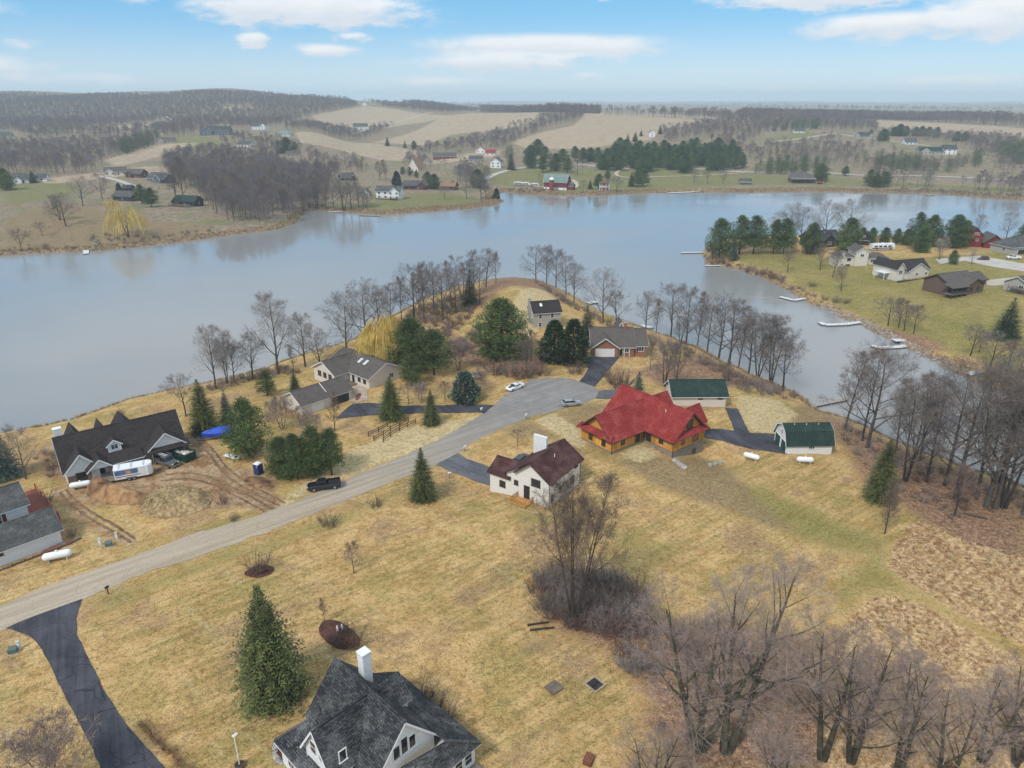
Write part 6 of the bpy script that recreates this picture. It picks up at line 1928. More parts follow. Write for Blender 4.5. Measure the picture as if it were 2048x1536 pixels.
for i in range(4):
    box("slat", -.6, .6, -.45, -.41, .05 + i * .14, .16 + i * .14, CR, e)
    box("slat", -.6, .6, .41, .45, .05 + i * .14, .16 + i * .14, CR, e)
    box("slat", -.6, -.56, -.4, .4, .05 + i * .14, .16 + i * .14, CR, e)
    box("slat", .56, .6, -.4, .4, .05 + i * .14, .16 + i * .14, CR, e)
for i in range(4):
    box("lid_board", -.62, .62, -.46 + i * .235, -.46 + i * .235 + .22, .62, .66, CR, e)
for i, (a, b) in enumerate((((1055, 1252), (1098, 1246)), ((1060, 1262), (1108, 1257)))):
    pa, pb = G(*a), G(*b)
    m_ = MB()
    m_.tube([pa + Vector((0, 0, .15)), pa.lerp(pb, .5) + Vector((0, 0, .2)), pb + Vector((0, 0, .15))], [.16, .13, .09], 7)
    m_.F += [tuple(range(7))[::-1], tuple(range(14, 21))]
    m_.tube([pa.lerp(pb, .6) + Vector((0, 0, .2)), pa.lerp(pb, .6) + Vector((.4, .6, .5))], [.05, .02], 4)
    tag(mk("fallen_log", m_.V, m_.F, BARKD, smooth=True), ("upper", "lower")[i] + " fallen log at the foot of the thicket", "log", "fallen logs")
pa, pb = G(1925, 1028), G(1975, 1040)
m_ = MB()
m_.tube([pa + Vector((0, 0, .2)), pa.lerp(pb, .5) + Vector((0, 0, .35)), pb + Vector((0, 0, .2))], [.22, .18, .1], 7)
tag(mk("fallen_log", m_.V, m_.F, BARK, smooth=True), "pale fallen trunk on the leaf litter under the right hand wood", "log")

def rock_mesh(seed, flat_=.6):
    rng = random.Random(seed)
    V, Fc = [], []
    R, S_ = 4, 7
    V.append((0, 0, flat_ * rng.uniform(.8, 1)))
    for i in range(1, R):
        for j in range(S_):
            a, b = math.pi * .62 * i / (R - 1), 6.2832 * j / S_
            k = rng.uniform(.8, 1.15)
            V.append((math.sin(a) * math.cos(b) * k, math.sin(a) * math.sin(b) * k, math.cos(a) * flat_ * k))
    for j in range(S_):
        Fc.append((0, 1 + j, 1 + (j + 1) % S_))
    for i in range(R - 2):
        for j in range(S_):
            a = 1 + i * S_
            Fc.append((a + j, a + S_ + j, a + S_ + (j + 1) % S_, a + (j + 1) % S_))
    return V, Fc
STN = M("stone_grey", (.34, .31, .28), .85, .2, 2.0, obj_var=.25)
ROCKS = [mesh("rock", *rock_mesh(i), STN) for i in range(4)]
def rock(px, py, r, label, group):
    p = G(px, py)
    o = obj("boulder", ROCKS[trng.randrange(4)], None, (p[0], p[1], p[2] + r * .15), trng.uniform(0, 6), r)
    tag(o, label, "boulder", group)
for i, (a, b) in enumerate(((1420, 932), (1430, 930), (1441, 927))):
    p = G(a, b)
    e = empty("concrete_lid", (p[0], p[1], p[2]))
    cyl("base", (0, 0, .15), (0, 0, 1), .42, .5, A_CONC, e, 14)
    cyl("cover", (0, 0, .43), (0, 0, 1), .45, .06, M("grey_lid", (.30, .33, .30), .7), e, 14)
    tag(e, "%s of three round concrete lids beside the log house" % ("leftmost", "middle", "rightmost")[i], "lid", "concrete lids")
for i, (a, b) in enumerate(((1350, 922), (1356, 926), (1362, 931), (1368, 936))):
    rock(a, b, .7, "pale stone by the log house corner, %s from the top" % ORD[i], "stones at the log house")
for i, (a, b) in enumerate(((551, 1488), (550, 1497), (551, 1506), (553, 1515), (557, 1522), (563, 1526), (556, 1482))):
    rock(a, b, .35, "white edging stone of the bed at the Victorian house, %s" % ("leftmost end", "second", "third", "fourth", "fifth", "sixth", "top end")[i], "white edging stones")
p = G(680, 1262)
e = empty("garden_ornament", (p[0], p[1], p[2]), .4)
tag(e, "pair of small white statues in the red mulch bed", "statue")
for x_ in (-.3, .3):
    loft("figure", [[(x_ - w, -w, z), (x_ + w, -w, z), (x_ + w, w, z), (x_ - w, w, z)] for w, z in ((.16, .05), (.1, .3), (.13, .6), (.06, .75), (.09, .9), (.03, 1.0))], TRIM, e)
# retaining edge below the left garage: single stones
EDG = M("edging_stone", (.13, .09, .075), .9, .3, 3.0, obj_var=.3)
ebm = mesh("stone", *boxv(-.24, .24, -.17, .17, 0, .3), EDG)
L = [G(a, b) for a, b in ((-60, 1165), (0, 1142), (60, 1119), (110, 1100), (140, 1088), (160, 1078))]
e = empty("stone_edging", L[0])
tag(e, "row of dark edging stones along the left edge garage", "edging")
k_ = 0
for q in densify([tuple(v[:2]) for v in L], .52, .04, closed=False):
    o = obj("stone", ebm, e, (q[0] - L[0][0], q[1] - L[0][1], hz(q[0], q[1]) - L[0][2] - .05), .75 + trng.uniform(-.2, .2), (1, 1, trng.uniform(.8, 1.2)))
for i, (a, b, m_) in enumerate(((100, 1102, CR), (112, 1096, WOODG), (126, 1090, CR))):
    p = G(a, b)
    e = empty("lumber_pile", (p[0], p[1], p[2]), math.radians(46))
    for k in range(6):
        box("board", -1.3 + .1 * k, 1.2 + .05 * k, -.4 + (k % 3) * .28, -.15 + (k % 3) * .28, .02 + (k // 3) * .16, .16 + (k // 3) * .16, m_, e)
    tag(e, ("reddish board pile against the left edge garage", "weathered board pile in the middle against the left edge garage", "reddish board pile at the right end of the left edge garage")[i], "board pile", "board piles")

# ------------------------------------------------------------------ docks and rafts on the water
DKM = M("dock_white", (.62, .62, .60), .7, .1, 2.0)
DKG = M("dock_grey", (.33, .31, .28), .8, .15, 2.0)
def dock(label, L, w=1.8, mat=None, z=WZ + .45, name="dock"):
    pts = [Vector(P(a, b, z)[:2]) for a, b in L]
    e = empty(name, (pts[0][0], pts[0][1], WZ))
    tag(e, label, "dock", "docks on the lake")
    o_ = pts[0]
    for i in range(len(pts) - 1):
        a, b = pts[i] - o_, pts[i + 1] - o_
        d_ = (b - a)
        ln = d_.length
        d_.normalize()
        nrm = Vector((-d_[1], d_[0]))
        k = max(1, round(ln / 2.4))
        for j in range(k):
            p, q = a + d_ * (ln * j / k + .04), a + d_ * (ln * (j + 1) / k - .04)
            V = [(*(p + nrm * w / 2), .33), (*(p - nrm * w / 2), .33), (*(q - nrm * w / 2), .33), (*(q + nrm * w / 2), .33)]
            V = V + [(x, y, .47 + .003 * i) for x, y, _ in V]
            sct = mk("deck_section", V, [(3, 2, 1, 0), (4, 5, 6, 7), (0, 1, 5, 4), (1, 2, 6, 5), (2, 3, 7, 6), (3, 0, 4, 7)], mat or DKM, e)
            for s in (-1, 1):
                m_ = (p + q) / 2 + nrm * s * (w / 2 - .2)
                cyl("float", (m_[0], m_[1], .12), (d_[0], d_[1], 0), .22, (q - p).length * .8, BLACKP, sct, 7)
        for s in (-1, 1):
            m_ = b + nrm * s * (w / 2 + .06)
            cyl("post", (m_[0], m_[1], .1), (0, 0, 1), .05, 1.8, METAL, e, 6)
dock("T shaped white dock off the wooded east point", [(1418, 504), (1362, 505)], 1.6)
dock("white dock below the bushes of the east point", [(1470, 530), (1410, 531)], 1.6)
dock("L shaped white dock nearest the grey bushes of the east bank", [(1617, 595), (1588, 600), (1560, 593)], 1.7)
dock("L shaped white dock below the stone shore of the east bank", [(1725, 643), (1690, 648), (1650, 649), (1640, 644)], 1.9)
dock("long white dock below the small trees of the east bank", [(1822, 688), (1800, 693), (1760, 695), (1744, 690)], 1.9)
dock("grey ramp and white boat lift dock on the near bay shore", [(1612, 812), (1640, 806), (1690, 796)], 2.2, DKG)
dock("small white dock right of the grassy hilltop", [(1176, 606), (1194, 603)], 2.2)
dock("white dock behind the brick house", [(1282, 650), (1305, 655)], 2.2)
dock("white raft on the left lakeshore by the bare trees", [(535, 737), (572, 740)], 4.0)
dock("red pedal dock on the left lakeshore", [(583, 733), (605, 730)], 2.6, DECKR)
dock("pale dock under the far wooded bank", [(690, 422), (657, 424)], 2.5)
dock("grey dock below the white house on the far shore", [(760, 431), (718, 430)], 2.0, DKG)
dock("floating swim dock at the sandy beach", [(1335, 386), (1398, 383)], 3.0)
dock("small boat lift on the far right shore", [(1856, 390), (1866, 389)], 4.0, DKG)
dock("small white landing on the left far shore", [(172, 500), (172, 507)], 2.5)
p = G(1955, 745)
e = empty("stored_dock", (p[0], p[1], p[2]), math.radians(24))
tag(e, "white dock frame pulled up on the east bank", "dock")
bars("frame", [(-4, 4, -.9, -.8, .1, .3), (-4, 4, .8, .9, .1, .3)] , DKM, e)
bars("deck_section", [(-3.9 + i * 1.3, -2.75 + i * 1.3, -.78, .78, .18, .26) for i in range(6)], DKM, e)
p = G(1802, 682)
e = empty("stored_raft", (p[0], p[1], p[2]), math.radians(8))
tag(e, "pale raft beside the long white dock of the east bank", "raft")
bars("deck_section", [(-2.6 + i * 1.3, -1.35 + i * 1.3, -1.2, 1.2, .3, .42) for i in range(4)], DKM, e)
bars("float", [(-2.5, 2.5, -1.1, -.7, -.1, .3), (-2.5, 2.5, .7, 1.1, -.1, .3)], BLACKP, e)

# ------------------------------------------------------------------ houses of the east shore
def hpos(px, py):
    p = G(px, py)
    return p[0], p[1], p[2]
def mpp(p):
    return (p[1] * CP + (CAMH - p[2]) * SP) / F

x, y, z = hpos(1690, 533)
L1 = House("split_level_house", "tan split level house with taupe roofs on the east shore", "house", x, y, z, -4)
L1.hip(-4.2, 3.4, .6, 7, -1.5, 4.0, 6.0, SIDC, R_TAUPE)
L1.gable(3.4, 8.6, -.6, 8.5, -1.5, 6.4, 8.3, SIDC, R_TAUPE, axis='v')
L1.hip(8.6, 18.0, 1.5, 8, -1.5, 3.4, 5.2, SIDC, R_TAUPE)
L1.chimney(-1.2, .3, -1, 5.6, 1.1, .7, SIDC)
L1.win('v-', .6, 1.4, 2.8, 1.4, 1.0, 2, 1, TRIMB)
L1.win('v-', .6, 1.4, .3, 1.4, 1.0, 2, 1, TRIMB)
L1.win('v-', 1.5, 11.5, 2.2, 1.6, 1.0, 2, 1)
L1.win('v-', 1.5, 15.5, 2.2, 1.6, 1.0, 2, 1)
L1.win('v-', -.6, 6.0, 4.9, 1.4, 1.0, 2, 1)
x, y, z = hpos(1804, 560)
L2 = House("cream_house", "cream house with dark roof and two white trimmed gables on the east shore", "house", x, y, z, 18)
L2.gable(-3.2, .3, 0, 12, -1.5, 4.6, 6.8, SIDC, R_BROWN, axis='v', ov=.4)
L2.gable(.3, 13.4, .6, 9.0, -1.5, 3.6, 6.6, SIDC, R_BROWN, ov=.4)
L2.gable(2.0, 12.6, -.2, 6.0, -1.5, 3.2, 6.2, SIDC, R_BROWN, axis='v', ov=.4)
L2.win('v-', 0, -1.5, 3.2, 1.6, 1.3, 2, 2)
L2.garage('v-', 0, -1.5, -.1, 2.2, 2.1)
L2.win('v-', -.2, 6.6, 1.9, .9, 1.0, 1, 1)
L2.win('v-', -.2, 11.2, 1.9, 1.2, .9, 2, 1)
dk = box("deck", -6.2, -3.3, 3.0, 8.0, 2.3, 2.5, TRIM, L2.r)
for a, b in ((-6.1, 3.1), (-6.1, 7.9), (-3.6, 3.1)):
    box("post", a - .08, a + .08, b - .08, b + .08, -1.5, 2.3, TRIM, dk)
beam("rail", (-6.1, 3.05, 3.4), (-6.1, 7.95, 3.4), .07, .07, TRIM, dk)
beam("rail", (-6.1, 3.05, 3.4), (-3.4, 3.05, 3.4), .07, .07, TRIM, dk)
box("retaining_wall", -4.6, 13.6, -2.6, -2.2, -2.0, .55, M("dark_block", (.06, .055, .055), .9), L2.r)
x, y, z = hpos(1916, 588)
L3 = House("brown_house", "dark brown house with raised porch and attached garage on the east shore", "house", x, y, z, 22)
L3.gable(-5.2, 8.6, 0, 10.5, -2.0, 4.0, 6.6, SIDBR, R_TAUPE, ov=.7, trim=TRIMB)
L3.gable(.2, 8.8, -2.6, 4.0, -2.0, 3.6, 5.8, SIDBR, R_TAUPE, axis='v', ov=.5, trim=TRIMB)
L3.gable(9.0, 20.0, 4.5, 11.5, -2.0, 2.8, 4.8, SIDBR, R_TAUPE, ov=.5, trim=TRIMB)
L3.garage('v-', 4.5, 15.2, -.2, 5.2, 2.1, M("brown_garage_door", (.10, .05, .04), .6), TRIMB)
L3.win('v-', -2.6, 2.6, 2.2, 1.4, 1.2, 2, 1, TRIMB)
L3.win('v-', -2.6, 6.0, 2.2, 1.4, 1.2, 2, 1, TRIMB)
L3.win('v-', -2.6, 4.0, -.3, 1.0, .8, 1, 1)
dk = box("deck", -8.0, 0, -3.4, .0, 1.0, 1.2, WOODG, L3.r)
for a in (-7.9, -5.3, -2.7, -.1):
    box("post", a - .08, a + .08, -3.35, -3.19, -2.0, 3.6, TRIMB, dk)
for zz in (1.6, 2.1):
    beam("rail", (-7.9, -3.27, zz), (-.1, -3.27, zz), .07, .07, WOODG, dk)
slab("porch_roof", [(-8.3, -3.8, 3.5), (.2, -3.8, 3.5), (.2, .4, 4.4), (-8.3, .4, 4.4)], .12, R_TAUPE, L3.r)
L3.win('v-', 0, -4.0, 2.2, 3.0, 1.6, 3, 1, TRIMB)
x, y, z = hpos(1945, 494)
L4 = House("barn_house", "barn red house with two gables behind the east shore pines", "house", x, y, z, -12)
L4.gable(-3.4, 3.4, 0, 12, -1.5, 5.6, 9.0, SIDRED, R_TAUPE, axis='v', ov=.5, trim=TRIMB)
L4.gable(3.8, 12.5, -2.0, 9, -1.5, 2.8, 6.0, SIDRED, R_TAUPE, axis='v', ov=.5, trim=TRIMB)
for a in (-.6, .6):
    L4.win('v-', 0, a + .8, 6.2, .8, 1.0, 1, 2)
L4.win('v-', 0, 1.2, 3.3, .8, 1.0, 1, 2)
L4.win('v-', -2.0, 8.2, 1.8, 1.0, 1.0, 2, 2)
x, y, z = hpos(2050, 508)
L5 = House("grey_house", "grey hip roofed house at the right edge of the east shore", "house", x, y, z, 15)
L5.hip(-8, 12, 0, 11, -1.5, 3.2, 7.0, SIDT, R_OLDGREY, ov=.6)
L5.garage('v-', 0, -2.0, -.1, 4.8, 2.2, GDARK)
L5.win('u-', -8, 4, 1.8, 1.4, 1.2, 2, 1)
x, y, z = hpos(1655, 492)
L6 = House("dark_house", "slate dark house half hidden by pines on the east shore", "house", x, y, z, 12)
L6.gable(-9, 6, 0, 9, -1.5, 3.4, 6.6, SIDDK, R_GREY, ov=.6, trim=TRIMB)
L6.gable(-4, 2, -2.5, 5, -1.5, 3.0, 5.6, SIDDK, R_GREY, axis='v', trim=TRIMB)
L6.win('v-', -2.5, -1, 1.8, 1.6, 1.2, 2, 1)
x, y, z = hpos(1726, 490)
L7 = House("dark_garage", "dark gabled garage right of the slate dark house", "garage", x, y, z, -20)
L7.gable(-4, 4, 0, 9, -1.5, 3.0, 6.0, SIDDK, R_GREY, axis='v', trim=TRIMB)
L7.win('v-', 0, 0, 4.1, .8, .8, 2, 1)
L7.garage('v-', 0, 0, -.1, 4.8, 2.2, GDARK)
x, y, z = hpos(2044, 588)
L8 = House("lake_cabin", "grey deck house cut by the right edge above the dark spruce", "house", x + 4, y, z, 25)
L8.gable(-3, 9, 0, 9, -1.5, 3.2, 5.6, SIDT, R_TAUPE, ov=.6)
dk = box("deck", -5.6, -3.0, 0, 6, 1.6, 1.8, WOODG, L8.r)
for b in (.1, 3, 5.9):
    box("post", -5.55, -5.4, b - .07, b + .07, -2, 2.8, WOODG, dk)
beam("rail", (-5.48, 0, 2.75), (-5.48, 6, 2.75), .07, .07, WOODG, dk)
L8.win('u-', -3, 3, 2.0, 1.6, 1.3, 2, 1)
# motor home by the pines
def motorhome(px, py, rot_, label, L=10.5, col=None):
    p = G(px, py)
    e = empty("motor_home", (p[0], p[1], p[2] + .03), math.radians(rot_))
    tag(e, label, "motor home", "campers")
    h = 3.0 if L > 8 else 2.5
    loft("body", [[(xx, -1.2, zb), (xx, 1.2, zb), (xx, 1.2, zt - .2), (xx, 1.0, zt), (xx, -1.0, zt), (xx, -1.2, zt - .2)] for xx, zb, zt in ((-L / 2, .5, h), (L / 2 - .5, .45, h + .1), (L / 2, .6, h - .5))], col or PW, e)
    for s in (-1, 1):
        bars("window", [(-L * .4 + i * L * .2, -L * .4 + i * L * .2 + L * .14, s * 1.21 - .01, s * 1.21 + .01, 1.5, 2.2) for i in range(4)], CGLASS, e)
    box("windshield", L / 2 - .28, L / 2 - .1, -1.0, 1.0, 1.6, 2.4, CGLASS, e)
    box("roof_unit", -.6, .6, -.4, .4, h - .02, h + .28, TRIM, e)
    box("side_stripe", -L / 2 + .1, L / 2 - .7, -1.222, -1.205, .8, 1.3, BLACKP, e)
    wheels(e, (-L * .28, L * .32), 1.2, .42)
motorhome(1763, 500, 6, "white and dark motor home parked among the east shore pines", 11)
motorhome(1036, 370, 5, "white camper left of the red barn, leftmost of three", 7)
motorhome(1051, 371, -10, "white camper left of the red barn, middle of three", 6.5)
motorhome(1068, 373, 8, "white camper closest to the red barn", 7.5)

# ------------------------------------------------------------------ houses beyond the lake
def fh(label, px, py, wpx, rot_, wall, roof, storeys=1, depth=None, front=False, wing=0, hip=False, name="lake_house", trim=TRIM, chim=False, cat="house", deck=False, slope=.55):
    p = G(px, py)
    k = mpp(p)
    w = wpx * k
    d_ = depth or min(w * .6, 11.0)
    h_ = House(name, label, cat, p[0], p[1], p[2], rot_)
    hw = 2.7 * storeys + .3
    if hip:
        h_.hip(-w / 2, w / 2, 0, d_, -2.5, hw, hw + d_ * .33, wall, roof, trim=trim, ov=.6)
    elif front:
        h_.gable(-w / 2, w / 2, 0, d_, -2.5, hw, hw + w * .5 * slope * 1.3, wall, roof, axis='v', ov=.6, trim=trim)
    else:
        h_.gable(-w / 2, w / 2, 0, d_, -2.5, hw, hw + d_ * .5 * slope * 1.2, wall, roof, ov=.6, trim=trim)
    if wing:
        ww = w * .38
        c_ = -w * .26 if wing < 0 else w * .26
        h_.gable(c_ - ww / 2, c_ + ww / 2, -2.2, d_ * .5, -2.5, hw - .2, hw + ww * .38, wall, roof, axis='v', ov=.5, trim=trim)
    nwin = max(1, int(w / 4))
    for s in range(storeys):
        for i in range(nwin):
            a = -w / 2 + w * (i + .5) / nwin
            off = -2.2 if wing and abs(a - (-w * .26 if wing < 0 else w * .26)) < w * .19 - .3 else 0
            if s == 0 and i == nwin // 2 and nwin > 2:
                h_.door('v-', off, a, 0, 1.0, 2.1)
            else:
                h_.win('v-', off, a, 1.55 + 2.7 * s, 1.5, 1.3, 2, 1, trim if trim is not TRIMB else TRIMB)
    h_.win('u-', -w / 2, d_ / 2, 1.6, 1.3, 1.2, 2, 1)
    h_.win('u+', w / 2, d_ / 2, 1.6, 1.3, 1.2, 2, 1)
    if chim:
        h_.chimney(w * .25, d_ * .4, hw, hw + d_ * .5, .9, .9, BRICK if wall is not SIDW else SIDW)
    if deck:
        dk = box("deck", -w * .45, w * .45, -5.2, -2.4, .9, 1.1, WOODG, h_.r)
        for i in range(5):
            a = -w * .44 + w * .88 * i / 4
            box("post", a - .09, a + .09, -5.15, -4.97, -3, 2.1, WOODG, dk)
        beam("rail", (-w * .45, -5.06, 2.05), (w * .45, -5.06, 2.05), .09, .09, WOODG, dk)
        beam("rail", (-w * .45, -5.06, 1.6), (w * .45, -5.06, 1.6), .07, .07, WOODG, dk)
    return h_
fh("white house with pale roof at the left edge of the far shore", 48, 366, 33, 20, SIDW, R_OLDGREY, 1, 11, wing=-1)
fh("small pale garage beside the white house at the left edge of the far shore", 84, 363, 17, 15, SIDW, R_OLDGREY, 1, 8, cat="garage", name="lake_garage")
fh("cream house with dark taupe roof left of the brown cabin on the far shore", 232, 350, 40, 24, SIDC, R_TAUPE, 1, 9, wing=-1)
fh("red brown cabin between the cream house and the slate blue house", 268, 355, 31, -8, M("cedar_brown", (.17, .075, .045), .8, .2), R_TAUPE, 1, 10, wing=-1, trim=TRIMB)
fh("slate blue house with pale grey roof on the far shore", 311, 364, 50, -28, SIDBLUE, R_OLDGREY, 1, 11, wing=1)
fh("dark brown lake house with deck and grey green roof above the left far shore", 368, 412, 50, -15, SIDDK, R_GREEN, 1, 9, wing=-1, deck=True, trim=TRIMB)
fh("dark house with slate roof behind the golden willow on the left far shore", 245, 402, 46, -16, SIDDK, R_OLDGREY, 1, 9, trim=TRIMB)
fh("small dark shed behind the dark house on the left far shore", 255, 384, 17, 0, SIDDK, R_GREY, 1, 5, cat="shed", name="garden_shed", trim=TRIMB)
fh("large slate house on the hill left of the white gabled house", 430, 270, 58, 4, SIDBLUE, R_GREY, 2, 14, wing=-1)
fh("brown and cream house below the large slate house", 331, 286, 34, 14, SIDT, R_TAUPE, 1, 10, wing=-1)
fh("white house above the left far wood", 488, 294, 28, -10, SIDW, R_OLDGREY, 1, 10)
fh("tiny white gabled house at the foot of the wooded hill", 336, 243, 12, 10, SIDW, R_GREY, 2, 12, front=True)
fh("white house with steep gables on the hill", 519, 260, 30, 6, SIDW, R_OLDGREY, 2, 12, wing=1)
fh("pale house with green grey roof right of the white gabled hill house", 567, 272, 26, -4, SIDC, R_GREEN2, 1, 12, hip=True)
fh("grey house with white chimney above the far wood", 586, 314, 26, 8, SIDT, R_TAUPE, 1, 9, chim=True)
fh("dark green house among bare trees on the far shore", 697, 361, 27, 30, M("dark_green_siding", (.035, .055, .045), .7), R_OLDGREY, 1, 9, wing=1)
fh("white two storey lake house with porches on the far lawn", 777, 398, 50, -6, SIDW, R_OLDGREY, 2, 9, wing=1, deck=True)
fh("small white boathouse left of the white two storey lake house", 731, 393, 16, 10, SIDW, R_OLDGREY, 1, 7, front=True, name="boathouse", cat="boathouse")
fh("red brown lake house with slate roof on the far lawn", 831, 379, 47, 4, M("redwood_siding", (.14, .04, .035), .75, .2), R_OLDGREY, 1, 10, wing=1, trim=TRIMB)
fh("brown cabin with tan roof right of the red brown lake house", 895, 380, 30, -14, SIDBR, R_TAN, 1, 9, trim=TRIMB, chim=True)
fh("steep orange roofed house behind the far lawn", 826, 343, 26, -30, SIDC, R_TAN, 1, 10, front=True, slope=1.1)
fh("long dark red house among far trees", 889, 318, 46, 3, SIDRED, R_TAUPE, 1, 10)
fh("grey bungalow right of the long dark red house", 951, 324, 26, -5, SIDT, R_OLDGREY, 1, 9)
fh("white house with red roof behind the grey bungalow", 961, 306, 19, 0, SIDW, R_RED, 1, 9, front=True)
fh("low white building with red roof right of its twin", 980, 311, 19, -8, SIDW, R_RED, 1, 9)
fh("tall white house at the edge of the pine stand across the lake", 991, 336, 21, -14, SIDW, R_OLDGREY, 2, 9, front=True)
fh("white farm shed at the foot of the tan field", 721, 260, 28, 8, SIDW, R_OLDGREY, 2, 14, name="farm_shed", cat="shed")
fh("tiny white farmhouse on the tan field hilltop", 729, 212, 9, 8, SIDW, R_GREY, 2, 12, front=True)
fh("white gabled house above the pine stand", 1304, 274, 12, -8, SIDW, R_GREY, 2, 12, front=True)
fh("small grey house left of the pine stand", 1055, 316, 13, 8, SIDT, R_GREY, 2, 9, front=True)
fh("white house on the green rise at far right", 1599, 266, 20, -6, SIDW, R_OLDGREY, 1, 10)
fh("small shed left of the white house on the green rise", 1548, 266, 9, 8, SIDT, R_GREY, 1, 8, name="garden_shed", cat="shed")
fh("grey timber house beside the pale track at far right", 1733, 276, 30, 12, SIDT, R_GREY, 1, 12, wing=1)
fh("pale metal shed on the far right hillside", 1822, 289, 22, -5, SIDW, R_OLDGREY, 1, 12, name="farm_shed", cat="shed")
fh("long slate and white house on the far right hillside", 1862, 308, 44, -12, SIDT, R_GREEN, 1, 12, wing=-1)
fh("white two storey end wing of the slate house on the far right hillside", 1898, 309, 26, -12, SIDW, R_GREY, 2, 12)
fh("grey roofed house at the far left edge below the hill", 8, 274, 24, 12, SIDT, R_OLDGREY, 1, 11)
# open shelter and brown pavilion on the beach lawn
x, y, z = hpos(1491, 369)
S1 = House("park_shelter", "open park shelter with grey roof beside the beach", "shelter", x, y, z, -6)
S1.gable(-4.5, 4.5, 0, 7, 2.6, 2.7, 4.6, SIDT, R_OLDGREY, ov=.8)
for a in (-4.3, 0, 4.3):
    for b in (.2, 6.8):
        box("post", a - .13, a + .13, b - .13, b + .13, -2, 2.6, WOODG, S1.r)
x, y, z = hpos(1604, 366)
S2 = House("pavilion", "brown hip roofed pavilion with veranda on the far right beach", "pavilion", x, y, z, -8)
S2.hip(-9, 10, 0, 14, -2, 4.2, 9.0, M("pavilion_brown", (.20, .10, .085), .8, .2), R_TAUPE, ov=1.2)
for i in range(7):
    a = -9 + 19 * i / 6
    box("post", a - .15, a + .15, -3.4, -3.1, -2, 3.2, TRIMB, S2.r)
slab("veranda_roof", [(-10, -3.8, 3.1), (11, -3.8, 3.1), (10.5, .2, 4.3), (-9.5, .2, 4.3)], .15, R_TAUPE, S2.r)
for i in range(5):
    S2.win('v-', 0, -7 + i * 3.6, 2.0, 2.2, 1.8, 2, 1, TRIMB)
# red barn with silo
x, y, z = hpos(1110, 379)
Bn = House("red_barn", "red barn with pale green gambrel roof and white base across the lake", "barn", x, y, z, -22)
sec = [(-5.5, -2), (5.5, -2), (5.5, 6.0), (3.6, 9.4), (0, 11.4), (-3.6, 9.4), (-5.5, 6.0)]
k_ = len(sec)
solid("wall", [(-9.5, a + 5.5, b) for a, b in sec] + [(9.5, a + 5.5, b) for a, b in sec], [tuple(range(k_))[::-1], tuple(range(k_, 2 * k_))] + [(i, (i + 1) % k_, k_ + (i + 1) % k_, k_ + i) for i in range(k_)], SIDRED, Bn.r)
for (a, b), (c_, d_) in (((-6.1, 5.2), (-3.6, 9.45)), ((-3.6, 9.45), (0, 11.45)), ((0, 11.45), (3.6, 9.45)), ((3.6, 9.45), (6.1, 5.2))):
    slab("roof_slope", [(-10, a + 5.5, b), (10, a + 5.5, b), (10, c_ + 5.5, d_), (-10, c_ + 5.5, d_)], .15, R_GREEN2, Bn.r)
    for ue in (-10.05, 10.05):
        beam("barge_board", (ue, a + 5.5, b), (ue, c_ + 5.5, d_), .1, .4, TRIM, Bn.r)
box("white_base", -9.6, 9.6, -.08, 11.08, -2.0, 1.6, TRIM, Bn.r)
Bn.win('u+', 9.5, 5.5, 7.4, 1.2, 1.4, 2, 2)
Bn.door('u+', 9.6, 5.5, 0, 3.0, 3.0, M("barn_door_white", (.7, .7, .69), .6))
for i in range(4):
    Bn.win('v-', -.08, -7.5 + i * 5, .8, 1.2, .7, 2, 1)
Bn.gable(9.5, 14.5, 2.0, 8.0, -2, 3.0, 4.6, SIDRED, R_OLDGREY, ov=.4)
x, y, z = hpos(1103, 382)
Si = empty("silo", (x, y, z))
tag(Si, "round red silo with a white domed cap in front of the red barn", "silo")
cyl("tower", (0, 0, 3.9), (0, 0, 1), 1.9, 9.8, M("silo_red", (.22, .045, .032), .8, .15), Si, 20)
m_ = MB()
m_.tube([Vector((0, 0, 8.8 + 1.95 * math.sin(a))) for a in (0, .4, .8, 1.15, 1.5)], [1.98 * math.cos(a) for a in (0, .4, .8, 1.15, 1.5)], 20)
mk("dome", m_.V, m_.F, TRIM, Si, smooth=True)
for i in range(5):
    cyl("hoop", (0, 0, .6 + i * 1.9), (0, 0, 1), 1.93, .08, METAL, Si, 20)
x, y, z = hpos(1211, 383)
Gz = House("gazebo_house", "two storey octagonal gazebo with tan roof and white rail across the lake", "gazebo", x, y, z, 8)
def ngon(name, r, z0, z1, mat, r2=None, k=8):
    m_ = MB()
    m_.tube([Vector((0, 3.5, z0)), Vector((0, 3.5, z1))], [r, r if r2 is None else r2], k)
    m_.F += [tuple(range(k))[::-1], tuple(range(k, 2 * k))]
    return mk(name, m_.V, m_.F, mat, Gz.r)
ngon("lower_wall", 3.0, -2, 3.2, M("gazebo_wood", (.34, .16, .09), .8, .2))
ngon("balcony", 4.3, 3.2, 3.5, TRIM)
ngon("upper_wall", 2.9, 3.5, 6.6, M("gazebo_wood"))
ngon("roof", 4.6, 6.5, 9.8, R_TAN, .25)
ngon("roof_finial", .3, 9.7, 10.6, R_TAN, .05)
for i in range(8):
    a = 6.2832 * i / 8
    for zz in (-.3, 5.0):
        pass
    box("post", math.cos(a) * 4.2 - .12, math.cos(a) * 4.2 + .12, 3.5 + math.sin(a) * 4.2 - .12, 3.5 + math.sin(a) * 4.2 + .12, -2, 6.5, TRIM, Gz.r)
    b = a + 6.2832 / 8
    for zz in (3.9, 4.5):
        beam("rail", (math.cos(a) * 4.2, 3.5 + math.sin(a) * 4.2, zz), (math.cos(b) * 4.2, 3.5 + math.sin(b) * 4.2, zz), .1, .1, TRIM, Gz.r)
